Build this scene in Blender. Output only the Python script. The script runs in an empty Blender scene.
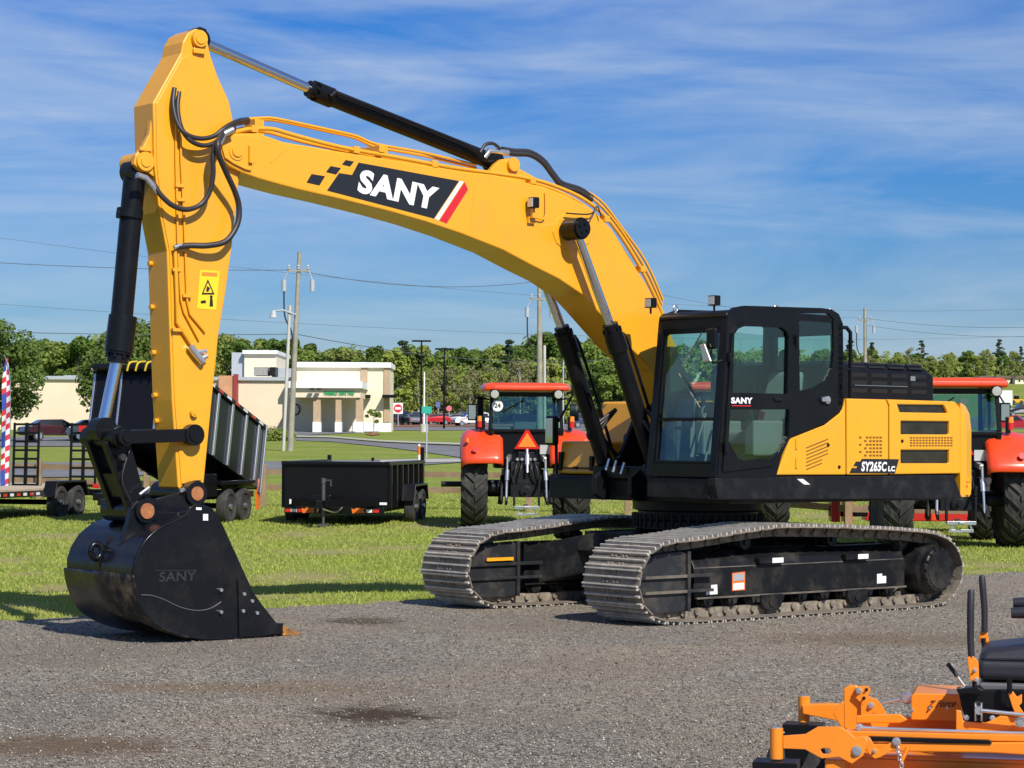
import bpy, math, random
import numpy as np
from mathutils import Vector, Matrix
from mathutils.geometry import tessellate_polygon
random.seed(7); rng = np.random.default_rng(7)
R = math.radians
sc = bpy.context.scene
col = sc.collection

# ---------------------------------------------------------------- camera
CF, CP, CR, CH = 2211.366, .02524, .00515, 1.77      # focal length in pixels, pitch, roll, eye height
RV = Vector((math.cos(CR), -math.sin(CR)*math.sin(CP), math.sin(CR)*math.cos(CP)))
UV = Vector((-math.sin(CR), -math.cos(CR)*math.sin(CP), math.cos(CR)*math.cos(CP)))
FV = Vector((0, math.cos(CP), math.sin(CP)))
cd = bpy.data.cameras.new('camera'); cam = bpy.data.objects.new('camera', cd); col.objects.link(cam)
cd.sensor_width = 36; cd.lens = CF*36/1024; cd.clip_start = .1; cd.clip_end = 5000
m = Matrix((RV, UV, -FV)).transposed().to_4x4(); m.translation = Vector((0, 0, CH)); cam.matrix_world = m
sc.camera = cam

# ---------------------------------------------------------------- light
SUN = Vector((.53, -.985, 1.0)).normalized()          # towards the sun
elev = math.asin(SUN.z)
w = bpy.data.worlds.new('World'); sc.world = w; w.use_nodes = True
nt = w.node_tree; N = nt.nodes; LK = nt.links; N.clear()
out = N.new('ShaderNodeOutputWorld'); bg = N.new('ShaderNodeBackground'); LK.new(bg.outputs[0], out.inputs[0])
sky = N.new('ShaderNodeTexSky'); sky.sky_type = 'NISHITA'; sky.sun_disc = False
sky.sun_elevation = elev; sky.sun_rotation = math.atan2(SUN.x, SUN.y)
sky.air_density = 1.0; sky.dust_density = .25; sky.ozone_density = 4.0
bg.inputs[1].default_value = .105
SKY_SAT, SKY_VAL = 1.25, .95
hsv = N.new('ShaderNodeHueSaturation'); hsv.inputs['Saturation'].default_value = SKY_SAT; hsv.inputs['Value'].default_value = SKY_VAL
LK.new(sky.outputs[0], hsv.inputs['Color'])
tcz = N.new('ShaderNodeTexCoord'); spz = N.new('ShaderNodeSeparateXYZ'); LK.new(tcz.outputs['Generated'], spz.inputs[0])
rz_ = N.new('ShaderNodeMapRange'); rz_.inputs['From Max'].default_value = .22; LK.new(spz.outputs[2], rz_.inputs[0])
tn = N.new('ShaderNodeMix'); tn.data_type = 'RGBA'; tn.inputs[6].default_value = (.42, .485, .64, 1); tn.inputs[7].default_value = (.17, .49, .86, 1); LK.new(rz_.outputs[0], tn.inputs[0])
ml = N.new('ShaderNodeMix'); ml.data_type = 'RGBA'; ml.blend_type = 'MULTIPLY'; ml.inputs[0].default_value = 1; LK.new(hsv.outputs[0], ml.inputs[6]); LK.new(tn.outputs[2], ml.inputs[7])
# wispy cirrus: noise stretched along drifting bands of the dome
tc = N.new('ShaderNodeTexCoord')
mp = N.new('ShaderNodeMapping'); mp.inputs['Rotation'].default_value = (0, R(-5), 0); mp.inputs['Scale'].default_value = (3.0, 1.4, 17)
mp.inputs['Location'].default_value = (.35, 0, .9)
LK.new(tc.outputs['Generated'], mp.inputs[0])
n1 = N.new('ShaderNodeTexNoise'); n1.inputs['Scale'].default_value = 1.1; n1.inputs['Detail'].default_value = 9; n1.inputs['Roughness'].default_value = .58; n1.inputs['Distortion'].default_value = .9
LK.new(mp.outputs[0], n1.inputs['Vector'])
r1 = N.new('ShaderNodeMapRange'); r1.inputs['From Min'].default_value = .38; r1.inputs['From Max'].default_value = .78; r1.inputs['To Max'].default_value = .80
LK.new(n1.outputs[0], r1.inputs[0])
mp2 = N.new('ShaderNodeMapping'); mp2.inputs['Scale'].default_value = (8, 4, 55); mp2.inputs['Rotation'].default_value = (0, R(-8), 0)
LK.new(tc.outputs['Generated'], mp2.inputs[0])
n2 = N.new('ShaderNodeTexNoise'); n2.inputs['Scale'].default_value = 1.2; n2.inputs['Detail'].default_value = 8; n2.inputs['Distortion'].default_value = 1.2
LK.new(mp2.outputs[0], n2.inputs['Vector'])
r2 = N.new('ShaderNodeMapRange'); r2.inputs['From Min'].default_value = .3; r2.inputs['From Max'].default_value = .75; r2.inputs['To Min'].default_value = .55; r2.inputs['To Max'].default_value = 1.15
LK.new(n2.outputs[0], r2.inputs[0])
mu = N.new('ShaderNodeMath'); mu.operation = 'MULTIPLY'; LK.new(r1.outputs[0], mu.inputs[0]); LK.new(r2.outputs[0], mu.inputs[1])
mx = N.new('ShaderNodeMix'); mx.data_type = 'RGBA'
LK.new(mu.outputs[0], mx.inputs[0]); LK.new(ml.outputs[2], mx.inputs[6]); mx.inputs[7].default_value = (4.6, 5.3, 6.2, 1)
LK.new(mx.outputs[2], bg.inputs[0])

sd = bpy.data.lights.new('sun', 'SUN'); so = bpy.data.objects.new('sun', sd); col.objects.link(so)
sd.energy = 4.6; sd.angle = R(.53); sd.color = (1, .955, .88)
so.rotation_euler = SUN.to_track_quat('Z', 'Y').to_euler()
sc.view_settings.view_transform = 'Standard'; sc.view_settings.look = 'None'
sc.view_settings.gamma = 1; sc.view_settings.exposure = .27

# ---------------------------------------------------------------- materials
MATS = {}
def mat(name, color, rough=.5, metal=0, var=0, vscale=4, bump=0, bscale=40, color2=None, coat=0, spec=.5, dirt=None, dscale=2.5, damt=.5, emit=0):
    if name in MATS: return MATS[name]
    m = bpy.data.materials.new(name); m.use_nodes = True; MATS[name] = m
    t = m.node_tree; n = t.nodes; l = t.links; b = n['Principled BSDF']
    b.inputs['Base Color'].default_value = (*color, 1); b.inputs['Roughness'].default_value = rough
    b.inputs['Metallic'].default_value = metal; b.inputs['Specular IOR Level'].default_value = spec
    b.inputs['Coat Weight'].default_value = coat; b.inputs['Coat Roughness'].default_value = .12
    c = n.new('ShaderNodeTexCoord')
    last = None
    if var or color2:
        x = n.new('ShaderNodeTexNoise'); x.inputs['Scale'].default_value = vscale; x.inputs['Detail'].default_value = 6
        l.new(c.outputs['Object'], x.inputs['Vector'])
        mixn = n.new('ShaderNodeMix'); mixn.data_type = 'RGBA'
        rr = n.new('ShaderNodeMapRange'); rr.inputs['From Min'].default_value = .32; rr.inputs['From Max'].default_value = .68
        l.new(x.outputs[0], rr.inputs[0]); l.new(rr.outputs[0], mixn.inputs[0])
        c2 = color2 or tuple(min(1, k*(1+var)) for k in color); c1 = color if color2 else tuple(k*(1-var) for k in color)
        mixn.inputs[6].default_value = (*c1, 1); mixn.inputs[7].default_value = (*c2, 1)
        last = mixn.outputs[2]
        r3 = n.new('ShaderNodeMapRange'); r3.inputs['To Min'].default_value = max(.03, rough-.1); r3.inputs['To Max'].default_value = min(1, rough+.12)
        l.new(x.outputs[0], r3.inputs[0]); l.new(r3.outputs[0], b.inputs['Roughness'])
    if dirt:
        x = n.new('ShaderNodeTexNoise'); x.inputs['Scale'].default_value = dscale; x.inputs['Detail'].default_value = 10; x.inputs['Roughness'].default_value = .7
        l.new(c.outputs['Object'], x.inputs['Vector'])
        rr = n.new('ShaderNodeMapRange'); rr.inputs['From Min'].default_value = .48; rr.inputs['From Max'].default_value = .72; rr.inputs['To Max'].default_value = damt
        l.new(x.outputs[0], rr.inputs[0])
        mixn = n.new('ShaderNodeMix'); mixn.data_type = 'RGBA'
        if last: l.new(last, mixn.inputs[6])
        else: mixn.inputs[6].default_value = (*color, 1)
        mixn.inputs[7].default_value = (*dirt, 1); l.new(rr.outputs[0], mixn.inputs[0]); last = mixn.outputs[2]
    if last: l.new(last, b.inputs['Base Color'])
    if bump:
        x = n.new('ShaderNodeTexNoise'); x.inputs['Scale'].default_value = bscale; x.inputs['Detail'].default_value = 5
        l.new(c.outputs['Object'], x.inputs['Vector'])
        bp_ = n.new('ShaderNodeBump'); bp_.inputs['Strength'].default_value = bump; bp_.inputs['Distance'].default_value = .02
        l.new(x.outputs[0], bp_.inputs['Height']); l.new(bp_.outputs[0], b.inputs['Normal'])
    if emit:
        b.inputs['Emission Color'].default_value = (*color, 1); b.inputs['Emission Strength'].default_value = emit
    return m
def glass(name, tint=(.75, .9, .85), refl=.14, see=.8):
    m = bpy.data.materials.new(name); m.use_nodes = True; MATS[name] = m
    t = m.node_tree; n = t.nodes; l = t.links; n.clear()
    o = n.new('ShaderNodeOutputMaterial'); a = n.new('ShaderNodeBsdfTransparent'); g = n.new('ShaderNodeBsdfGlossy'); mx = n.new('ShaderNodeMixShader')
    a.inputs[0].default_value = (*[k*see for k in tint], 1); g.inputs[0].default_value = (.9, .97, .95, 1); g.inputs[1].default_value = .03
    lw = n.new('ShaderNodeLayerWeight'); lw.inputs[0].default_value = .5; fr = n.new('ShaderNodeMath'); fr.operation = 'POWER'; fr.inputs[1].default_value = 4; l.new(lw.outputs['Facing'], fr.inputs[0])
    ad = n.new('ShaderNodeMath'); ad.operation = 'ADD'; ad.inputs[1].default_value = refl; ad.use_clamp = True
    l.new(fr.outputs[0], ad.inputs[0]); l.new(ad.outputs[0], mx.inputs[0]); l.new(a.outputs[0], mx.inputs[1]); l.new(g.outputs[0], mx.inputs[2]); l.new(mx.outputs[0], o.inputs[0])
    return m
YEL = mat('yellow_paint', (.82, .375, .016), .32, var=.035, vscale=1.2, coat=.3, bump=.035, bscale=2.5, dirt=(.52, .29, .06), dscale=4, damt=.28)
YEP = mat('yellow_pipe_paint', (.78, .36, .018), .35, coat=.2)
BLK = mat('black_paint', (.006, .0065, .008), .33, spec=.2, coat=.06, bump=.05, bscale=12, dirt=(.035, .032, .029), dscale=3, damt=.15)
BKT = mat('bucket_black_paint', (.006, .007, .010), .26, spec=.25, coat=.12, bump=.10, bscale=5, dirt=(.055, .046, .037), dscale=2.6, damt=.28)
DGR = mat('dark_grey_paint', (.010, .0105, .0125), .42, spec=.22, bump=.05, bscale=10, dirt=(.08, .075, .07), dscale=4, damt=.3)
RUB = mat('rubber_hose', (.030, .026, .027), .45)
TYR = mat('tyre_rubber', (.030, .029, .028), .8, dirt=(.12, .105, .08), dscale=5, damt=.6, bump=.2, bscale=30)
CHR = mat('chromed_rod', (.72, .73, .75), .10, 1)
STL = mat('zinc_steel', (.68, .68, .68), .30, .85, var=.08)
GRO = mat('worn_lit_grouser_steel', (.58, .54, .47), .42, .15, color2=(.38, .33, .26), vscale=9, bump=.2, bscale=50)  # worn steel, lightened further so the grouser edges look lit
DST = mat('dusty_frame_top', (.16, .135, .105), .8, color2=(.035, .032, .03), vscale=3.5, bump=.3)
TRK = mat('worn_track_steel', (.13, .11, .09), .6, .1, color2=(.27, .235, .19), vscale=7, dirt=(.22, .12, .065), dscale=7, damt=.55, bump=.35, bscale=40)
CHN = mat('muddy_track_links', (.12, .10, .075), .7, .1, color2=(.30, .25, .185), vscale=14, bump=.4)
FRM = mat('undercarriage_black', (.007, .0075, .009), .42, spec=.25, dirt=(.10, .085, .068), dscale=2.2, damt=.55, bump=.1, bscale=15)
WHT = mat('white_decal', (.80, .80, .78), .4)
LOGW = mat('white_lettering', (.85, .85, .84), .4)
RED = mat('red_decal', (.62, .02, .03), .4)
ORG = mat('orange_decal', (.75, .16, .02), .4)
BLD = mat('black_decal', (.016, .017, .02), .35)
RST = mat('rusty_pin', (.30, .10, .035), .75, color2=(.42, .17, .06), vscale=25, bump=.2)
GLS = glass('cab_glass', (.82, .94, .89), .055, .98)
GLT = glass('tractor_glass', (.76, .93, .88), .07, .95)
LGL = mat('lamp_lens', (.62, .62, .60), .15, .3, coat=.5)
INT = mat('cab_interior_grey', (.16, .17, .175), .6)
SEA = mat('seat_fabric', (.20, .22, .23), .8)
SHD = mat('recess_shade_black', (.006, .006, .007), .6)  # black that stands for shade inside slots and gaps
DGL = mat('dark_mesh_screen', (.022, .018, .012), .22, coat=.5, var=.5, vscale=5)
TOR = mat('tractor_orange_paint', (.78, .062, .012), .32, coat=.4, var=.03, dirt=(.5, .1, .03), damt=.15)
TRD = mat('tractor_red_paint', (.50, .018, .012), .4, coat=.2, dirt=(.25, .04, .03), damt=.3)
MOR = mat('mower_orange_paint', (.90, .26, .014), .30, coat=.4, var=.03, dirt=(.6, .18, .03), damt=.2)
TBL = mat('trailer_black_paint', (.006, .006, .007), .30, spec=.22, coat=.03, bump=.05, bscale=6)
SIL = mat('silver_trim', (.62, .62, .64), .25, .9)
MIR = mat('mirror_glass', (.55, .6, .6), .04, 1)
WOD = mat('fence_wood', (.24, .155, .085), .85, color2=(.34, .235, .14), vscale=3, bump=.4)
PLW = mat('pole_wood', (.26, .24, .19), .85, color2=(.36, .33, .27), vscale=2.5, bump=.4)
STU = mat('cream_stucco', (.74, .62, .45), .9, var=.05, vscale=.4, bump=.2)
STW = mat('pale_cream_stucco', (.78, .69, .51), .9, var=.04, vscale=.6)
TAN = mat('tan_stone', (.42, .30, .18), .9, color2=(.50, .37, .24), vscale=5, bump=.3)
WTR = mat('white_trim', (.80, .80, .78), .7, var=.03)
MTL = mat('grey_metal_cladding', (.40, .43, .46), .5, var=.08)
CON = mat('concrete', (.46, .44, .40), .9, color2=(.55, .53, .49), vscale=1.5, bump=.2)
AMB = mat('amber_lens', (.85, .25, .02), .25, coat=.5)
RLN = mat('red_lens', (.6, .015, .01), .25, coat=.5)
GRN = mat('green_sign_paint', (.02, .33, .10), .5)
TEA = mat('street_sign_green', (.03, .38, .27), .5)
YBL = mat('bollard_yellow', (.85, .50, .02), .5)

# ---------------------------------------------------------------- mesh builder
def rot_to(d):
    return Vector(d).normalized().to_track_quat('Z', 'Y').to_matrix()
class MB:
    def __init__(s): s.v = []; s.f = []; s.sm = []; s.mi = []
    def add(s, vs, fs, smooth=False, mi=0):
        o = len(s.v); s.v += [tuple(p) for p in vs]
        for f in fs: s.f.append([o+i for i in f]); s.sm.append(smooth); s.mi.append(mi)
        return s
    def box(s, x0, x1, y0, y1, z0, z1, mi=0):
        x0, x1 = min(x0, x1), max(x0, x1); y0, y1 = min(y0, y1), max(y0, y1); z0, z1 = min(z0, z1), max(z0, z1)
        return s.add([(x0,y0,z0),(x1,y0,z0),(x1,y1,z0),(x0,y1,z0),(x0,y0,z1),(x1,y0,z1),(x1,y1,z1),(x0,y1,z1)],
              [(0,3,2,1),(4,5,6,7),(0,1,5,4),(1,2,6,5),(2,3,7,6),(3,0,4,7)], False, mi)
    def hexa(s, bot, top, mi=0):       # two quads, same winding (counter-clockwise seen from the top side)
        return s.add(list(bot)+list(top), [(3,2,1,0),(4,5,6,7),(0,1,5,4),(1,2,6,5),(2,3,7,6),(3,0,4,7)], False, mi)
    def bar(s, p0, p1, a, b=None, up=(0,0,1), mi=0):     # rectangular bar, a across, b along up
        b = b or a; p0 = Vector(p0); p1 = Vector(p1); d = (p1-p0).normalized(); up = Vector(up)
        x = d.cross(up)
        if x.length < 1e-4: x = d.cross(Vector((1, 0, 0)))
        x.normalize(); y = x.cross(d)
        q = [(-1,-1),(1,-1),(1,1),(-1,1)]
        bot = [p0+x*(i*a/2)+y*(j*b/2) for i, j in q]; top = [p1+x*(i*a/2)+y*(j*b/2) for i, j in q]
        return s.add(bot+top, [(0,1,2,3),(7,6,5,4),(4,5,1,0),(5,6,2,1),(6,7,3,2),(7,4,0,3)], False, mi)
    def cyl(s, p0, p1, r0, r1=None, n=20, mi=0, caps=True):
        r1 = r0 if r1 is None else r1; p0 = Vector(p0); p1 = Vector(p1); M = rot_to(p1-p0)
        ring = [M @ Vector((math.cos(2*math.pi*i/n), math.sin(2*math.pi*i/n), 0)) for i in range(n)]
        a = [p0+q*r0 for q in ring]; b = [p1+q*r1 for q in ring]
        s.add(a+b, [(i, (i+1) % n, n+(i+1) % n, n+i) for i in range(n)], True, mi)
        if caps:
            s.add(a, [list(range(n))[::-1]], False, mi); s.add(b, [list(range(n))], False, mi)
        return s
    def rings(s, prof, p0, axis, n=24, mi=0, smooth=True):   # surface of revolution: prof = (distance along axis, radius)
        p0 = Vector(p0); ax = Vector(axis).normalized(); M = rot_to(ax)
        ring = [M @ Vector((math.cos(2*math.pi*i/n), math.sin(2*math.pi*i/n), 0)) for i in range(n)]
        for (t0, r0), (t1, r1) in zip(prof, prof[1:]):
            a = [p0+ax*t0+q*r0 for q in ring]; b = [p0+ax*t1+q*r1 for q in ring]
            s.add(a+b, [(i, (i+1) % n, n+(i+1) % n, n+i) for i in range(n)], smooth, mi)
        for (t, r), fl in ((prof[0], 1), (prof[-1], 0)):
            if r > 1e-4:
                a = [p0+ax*t+q*r for q in ring]; s.add(a, [list(range(n))[::-1] if fl else list(range(n))], False, mi)
        return s
    def tube(s, pts, r, n=8, mi=0, smooth_pts=0):
        P = [Vector(p) for p in pts]
        if smooth_pts:
            Q = []
            for i in range(len(P)-1):
                a, b, c, d = P[max(i-1, 0)], P[i], P[i+1], P[min(i+2, len(P)-1)]
                for k in range(smooth_pts):
                    t = k/smooth_pts
                    Q.append(.5*((2*b)+(c-a)*t+(2*a-5*b+4*c-d)*t*t+(3*b-a-3*c+d)*t*t*t))
            P = Q+[P[-1]]
        rs = r if isinstance(r, (list, tuple)) else [r]*len(P)
        t = (P[1]-P[0]).normalized(); x = t.orthogonal().normalized(); V = []
        for i, p in enumerate(P):
            if i < len(P)-1: tn = (P[i+1]-p)
            else: tn = (p-P[i-1])
            if 0 < i < len(P)-1: tn = (P[i+1]-p).normalized()+(p-P[i-1]).normalized()
            tn.normalize(); x = (x-tn*x.dot(tn)).normalized(); y = tn.cross(x)
            V += [p+(x*math.cos(2*math.pi*k/n)+y*math.sin(2*math.pi*k/n))*rs[min(i, len(rs)-1)] for k in range(n)]
        L = len(P)
        F = [(i*n+k, i*n+(k+1) % n, (i+1)*n+(k+1) % n, (i+1)*n+k) for i in range(L-1) for k in range(n)]
        s.add(V, F, True, mi); s.add(V[:n], [list(range(n))[::-1]], False, mi); s.add(V[-n:], [list(range(n))], False, mi)
        return s
    def prism(s, poly, a0, a1, holes=(), axis='y', mi=0, fn=None):
        loops = [list(poly)]+[list(h) for h in holes]
        area = lambda L: sum(L[i][0]*L[(i+1) % len(L)][1]-L[(i+1) % len(L)][0]*L[i][1] for i in range(len(L)))
        if area(loops[0]) < 0: loops[0].reverse()
        for h in loops[1:]:
            if area(h) > 0: h.reverse()
        if fn is None:
            fn = {'y': lambda p, q, a: (p, a, q), 'x': lambda p, q, a: (a, p, q), 'z': lambda p, q, a: (p, q, a)}[axis]
        flat = [p for L in loops for p in L]
        lo = [fn(p[0], p[1], a0) for p in flat]; hi = [fn(p[0], p[1], a1) for p in flat]
        n = len(flat)
        if len(loops) == 1: tris = [tuple(range(n))]
        else:
            tris = tessellate_polygon([[Vector((p[0], p[1], 0)) for p in L] for L in loops])
            fixed = []
            for t in tris:
                a, b, c = (flat[i] for i in t)
                ar = (b[0]-a[0])*(c[1]-a[1])-(b[1]-a[1])*(c[0]-a[0])
                fixed.append(tuple(t) if ar > 0 else tuple(t)[::-1])
            tris = fixed
        F = [t for t in tris]+[tuple(i+n for i in t[::-1]) for t in tris]
        o = 0
        for L in loops:
            k = len(L)
            for i in range(k): F.append((o+(i+1) % k, o+i, n+o+i, n+o+(i+1) % k))
            o += k
        return s.add(lo+hi, F, False, mi)
    def build(s, name, mats, parent=None, bevel=0, seg=2, ang=35):
        me = bpy.data.meshes.new(name); me.from_pydata(s.v, [], s.f)
        me.polygons.foreach_set('use_smooth', s.sm); me.polygons.foreach_set('material_index', s.mi)
        for q in (mats if isinstance(mats, (list, tuple)) else [mats]): me.materials.append(q)
        me.validate(); me.update()
        import bmesh
        b = bmesh.new(); b.from_mesh(me); bmesh.ops.recalc_face_normals(b, faces=b.faces); b.to_mesh(me); b.free()
        o = bpy.data.objects.new(name, me); col.objects.link(o); o.parent = parent
        if bevel:
            md = o.modifiers.new('bevel', 'BEVEL'); md.width = bevel; md.segments = seg; md.limit_method = 'ANGLE'; md.angle_limit = R(ang)
        return o
def tag(o, label=None, cat=None, group=None, kind=None):
    if label: o['label'] = label
    if cat: o['category'] = cat
    if group: o['group'] = group
    if kind: o['kind'] = kind
    return o
def empty(name, loc, rz=0, label=None, cat=None, group=None, scale=1):
    o = bpy.data.objects.new(name, None); col.objects.link(o); o.location = loc; o.rotation_euler = (0, 0, rz); o.scale = (scale,)*3
    o.empty_display_size = .3
    return tag(o, label, cat, group)
def kids(o): return [c for c in col.objects if c.parent == o]
def copy_tree(o, loc, rz, label, parent=None, scale=None):
    ch = kids(o); c = o.copy(); col.objects.link(c); c.parent = parent
    if parent is None:
        c.location = loc; c.rotation_euler = (0, 0, rz); c['label'] = label
        if scale: c.scale = (scale,)*3
    for k in ch: copy_tree(k, None, None, None, c)
    return c
_tx = {}
def text_mesh(txt, bold=.03, shear=0):
    k = (txt, bold, shear)
    if k in _tx: return _tx[k]
    cu = bpy.data.curves.new('t', 'FONT'); cu.body = txt; cu.size = 1; cu.offset = bold; cu.shear = shear; cu.resolution_u = 4; cu.space_character = 1.0+bold*2.0
    ob = bpy.data.objects.new('t', cu); me = bpy.data.meshes.new_from_object(ob)
    V = np.array([v.co[:2] for v in me.vertices]); F = [list(p.vertices) for p in me.polygons]
    V[:, 0] -= V[:, 0].min(); V[:, 1] -= V[:, 1].min(); W = V[:, 0].max(); H = V[:, 1].max()
    bpy.data.objects.remove(ob); bpy.data.meshes.remove(me); bpy.data.curves.remove(cu)
    _tx[k] = (V/[W, H], F); return _tx[k]
def put_text(mb, txt, o, right, up, bold=.03, shear=0, lift=None, mi=0):   # text fills the parallelogram o, o+right, o+up
    V, F = text_mesh(txt, bold, shear); o = Vector(o); r = Vector(right); u = Vector(up); l = Vector(lift) if lift else Vector((0, 0, 0))
    mb.add([o+r*a+u*b+l for a, b in V], F, False, mi)

# ---------------------------------------------------------------- measuring helpers
def ray(u, v):
    a = u-512; b = v-384
    return (RV*a - UV*b + FV*CF)/CF
def W(u, v, d):                       # the point seen at (u, v) whose world y is d
    r = ray(u, v); t = d/r.y; return Vector((0, 0, CH))+r*t
def sst(a, b, x):
    t = max(0., min(1., (x-a)/(b-a))); return t*t*(3-2*t)
def terr(x, y):
    z = .015*max(0, y-42) if y > 47 else (.015*(max(0, y-37)**2)/20)
    z += 8.5*sst(34, 85, x)*sst(230, 420, y)
    return z
def place(u, v):                      # where the ray through (u, v) meets the land
    r = ray(u, v); d = 8.
    while d < 900:
        p = Vector((0, 0, CH))+r*(d/r.y)
        if p.z <= terr(p.x, d): return Vector((p.x, d, terr(p.x, d)))
        d += .1 if d < 80 else .5
    p = Vector((0, 0, CH))+r*(500/r.y); return Vector((p.x, 500, terr(p.x, 500)))
class Frame:
    def __init__(s, loc, rz):
        s.o = Vector(loc); c, n = math.cos(rz), math.sin(rz); s.M = Matrix(((c, n, 0), (-n, c, 0), (0, 0, 1)))
    def hit(s, u, v, ax, val):
        o = s.M @ (Vector((0, 0, CH))-s.o); d = s.M @ ray(u, v); return o+d*((val-o[ax])/d[ax])
    def P(s, pts, Y): return [(lambda h: (h.x, h.z))(s.hit(u, v, 1, Y)) for u, v in pts]
    def PT(s, pts, Y): return [s.hit(u, v, 1, Y) for u, v in pts]

# ================================================================ THE GROUND
def ground_mat(name, build):
    m = bpy.data.materials.new(name); m.use_nodes = True; build(m.node_tree, m.node_tree.nodes, m.node_tree.links, m.node_tree.nodes['Principled BSDF']); return m
def noise(n, l, vec, s, d=6, r=.55, dist=0):
    x = n.new('ShaderNodeTexNoise'); x.inputs['Scale'].default_value = s; x.inputs['Detail'].default_value = d; x.inputs['Roughness'].default_value = r; x.inputs['Distortion'].default_value = dist
    l.new(vec, x.inputs['Vector']); return x.outputs[0]
def rng_(n, l, v, a, b, c=0, d=1):
    x = n.new('ShaderNodeMapRange'); x.inputs[1].default_value = a; x.inputs[2].default_value = b; x.inputs[3].default_value = c; x.inputs[4].default_value = d
    l.new(v, x.inputs[0]); return x.outputs[0]
def mixc(n, l, f, a, b):
    x = n.new('ShaderNodeMix'); x.data_type = 'RGBA'; l.new(f, x.inputs[0])
    for k, q in ((6, a), (7, b)):
        if isinstance(q, tuple): x.inputs[k].default_value = (*q, 1)
        else: l.new(q, x.inputs[k])
    return x.outputs[2]
PATCH = []
for (u_, v_, ru, rv_) in ((305,577,62,7),(60,588,40,5),(20,606,30,4),(8,560,30,4),(110,596,30,4),(330,552,50,4),(200,560,40,4),(1000,566,50,4),(985,572,40,2.5),(400,603,45,3),(60,536,60,3),(170,532,50,3),(300,535,40,2.5),(400,548,40,3),(430,528,30,2.5),(700,512,60,2.5),(830,521,50,3),(600,508,40,2),(650,526,40,2.5),(250,596,50,2.5),(30,574,25,3)):
    r_ = ray(u_, v_); k_ = -CH/r_.z; x_, y_ = r_.x*k_, r_.y*k_; PATCH.append((x_, y_, ru*y_/CF, rv_*y_*y_/CF/CH))
def mk_grass(t, n, l, b):
    c = n.new('ShaderNodeTexCoord'); v = c.outputs['Object']
    g = mixc(n, l, rng_(n, l, noise(n, l, v, .35, 8), .35, .65), (.24, .30, .04), (.36, .385, .09))
    g = mixc(n, l, rng_(n, l, noise(n, l, v, 9, 4), .3, .7), g, (.11, .175, .025))
    acc = None
    for (sx, sy, rx, ry) in PATCH:
        mp = n.new('ShaderNodeMapping'); mp.inputs['Location'].default_value = (-sx/rx, -sy/ry, 0); mp.inputs['Scale'].default_value = (1/rx, 1/ry, 0); l.new(v, mp.inputs[0])
        ln = n.new('ShaderNodeVectorMath'); ln.operation = 'LENGTH'; l.new(mp.outputs[0], ln.inputs[0])
        if acc is None: acc = ln.outputs['Value']
        else:
            mn = n.new('ShaderNodeMath'); mn.operation = 'MINIMUM'; l.new(acc, mn.inputs[0]); l.new(ln.outputs['Value'], mn.inputs[1]); acc = mn.outputs[0]
    ad = n.new('ShaderNodeMath'); ad.operation = 'ADD'; l.new(acc, ad.inputs[0]); l.new(rng_(n, l, noise(n, l, v, 1.8, 8, .7), .3, .7, -.7, .7), ad.inputs[1])
    far_ = rng_(n, l, noise(n, l, v, .16, 8, .65, .5), .50, .64, 0, .6)
    g = mixc(n, l, far_, g, (.30, .27, .09))
    d = rng_(n, l, ad.outputs[0], .35, 1.25, .75, 0)
    g = mixc(n, l, d, g, (.33, .27, .13))
    l.new(g, b.inputs['Base Color']); b.inputs['Roughness'].default_value = .95; b.inputs['Specular IOR Level'].default_value = .1
    bp_ = n.new('ShaderNodeBump'); bp_.inputs['Distance'].default_value = .05; bp_.inputs['Strength'].default_value = .7
    l.new(noise(n, l, v, 22, 6), bp_.inputs['Height']); l.new(bp_.outputs[0], b.inputs['Normal'])
GRASS = ground_mat('grass_field', mk_grass)
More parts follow.
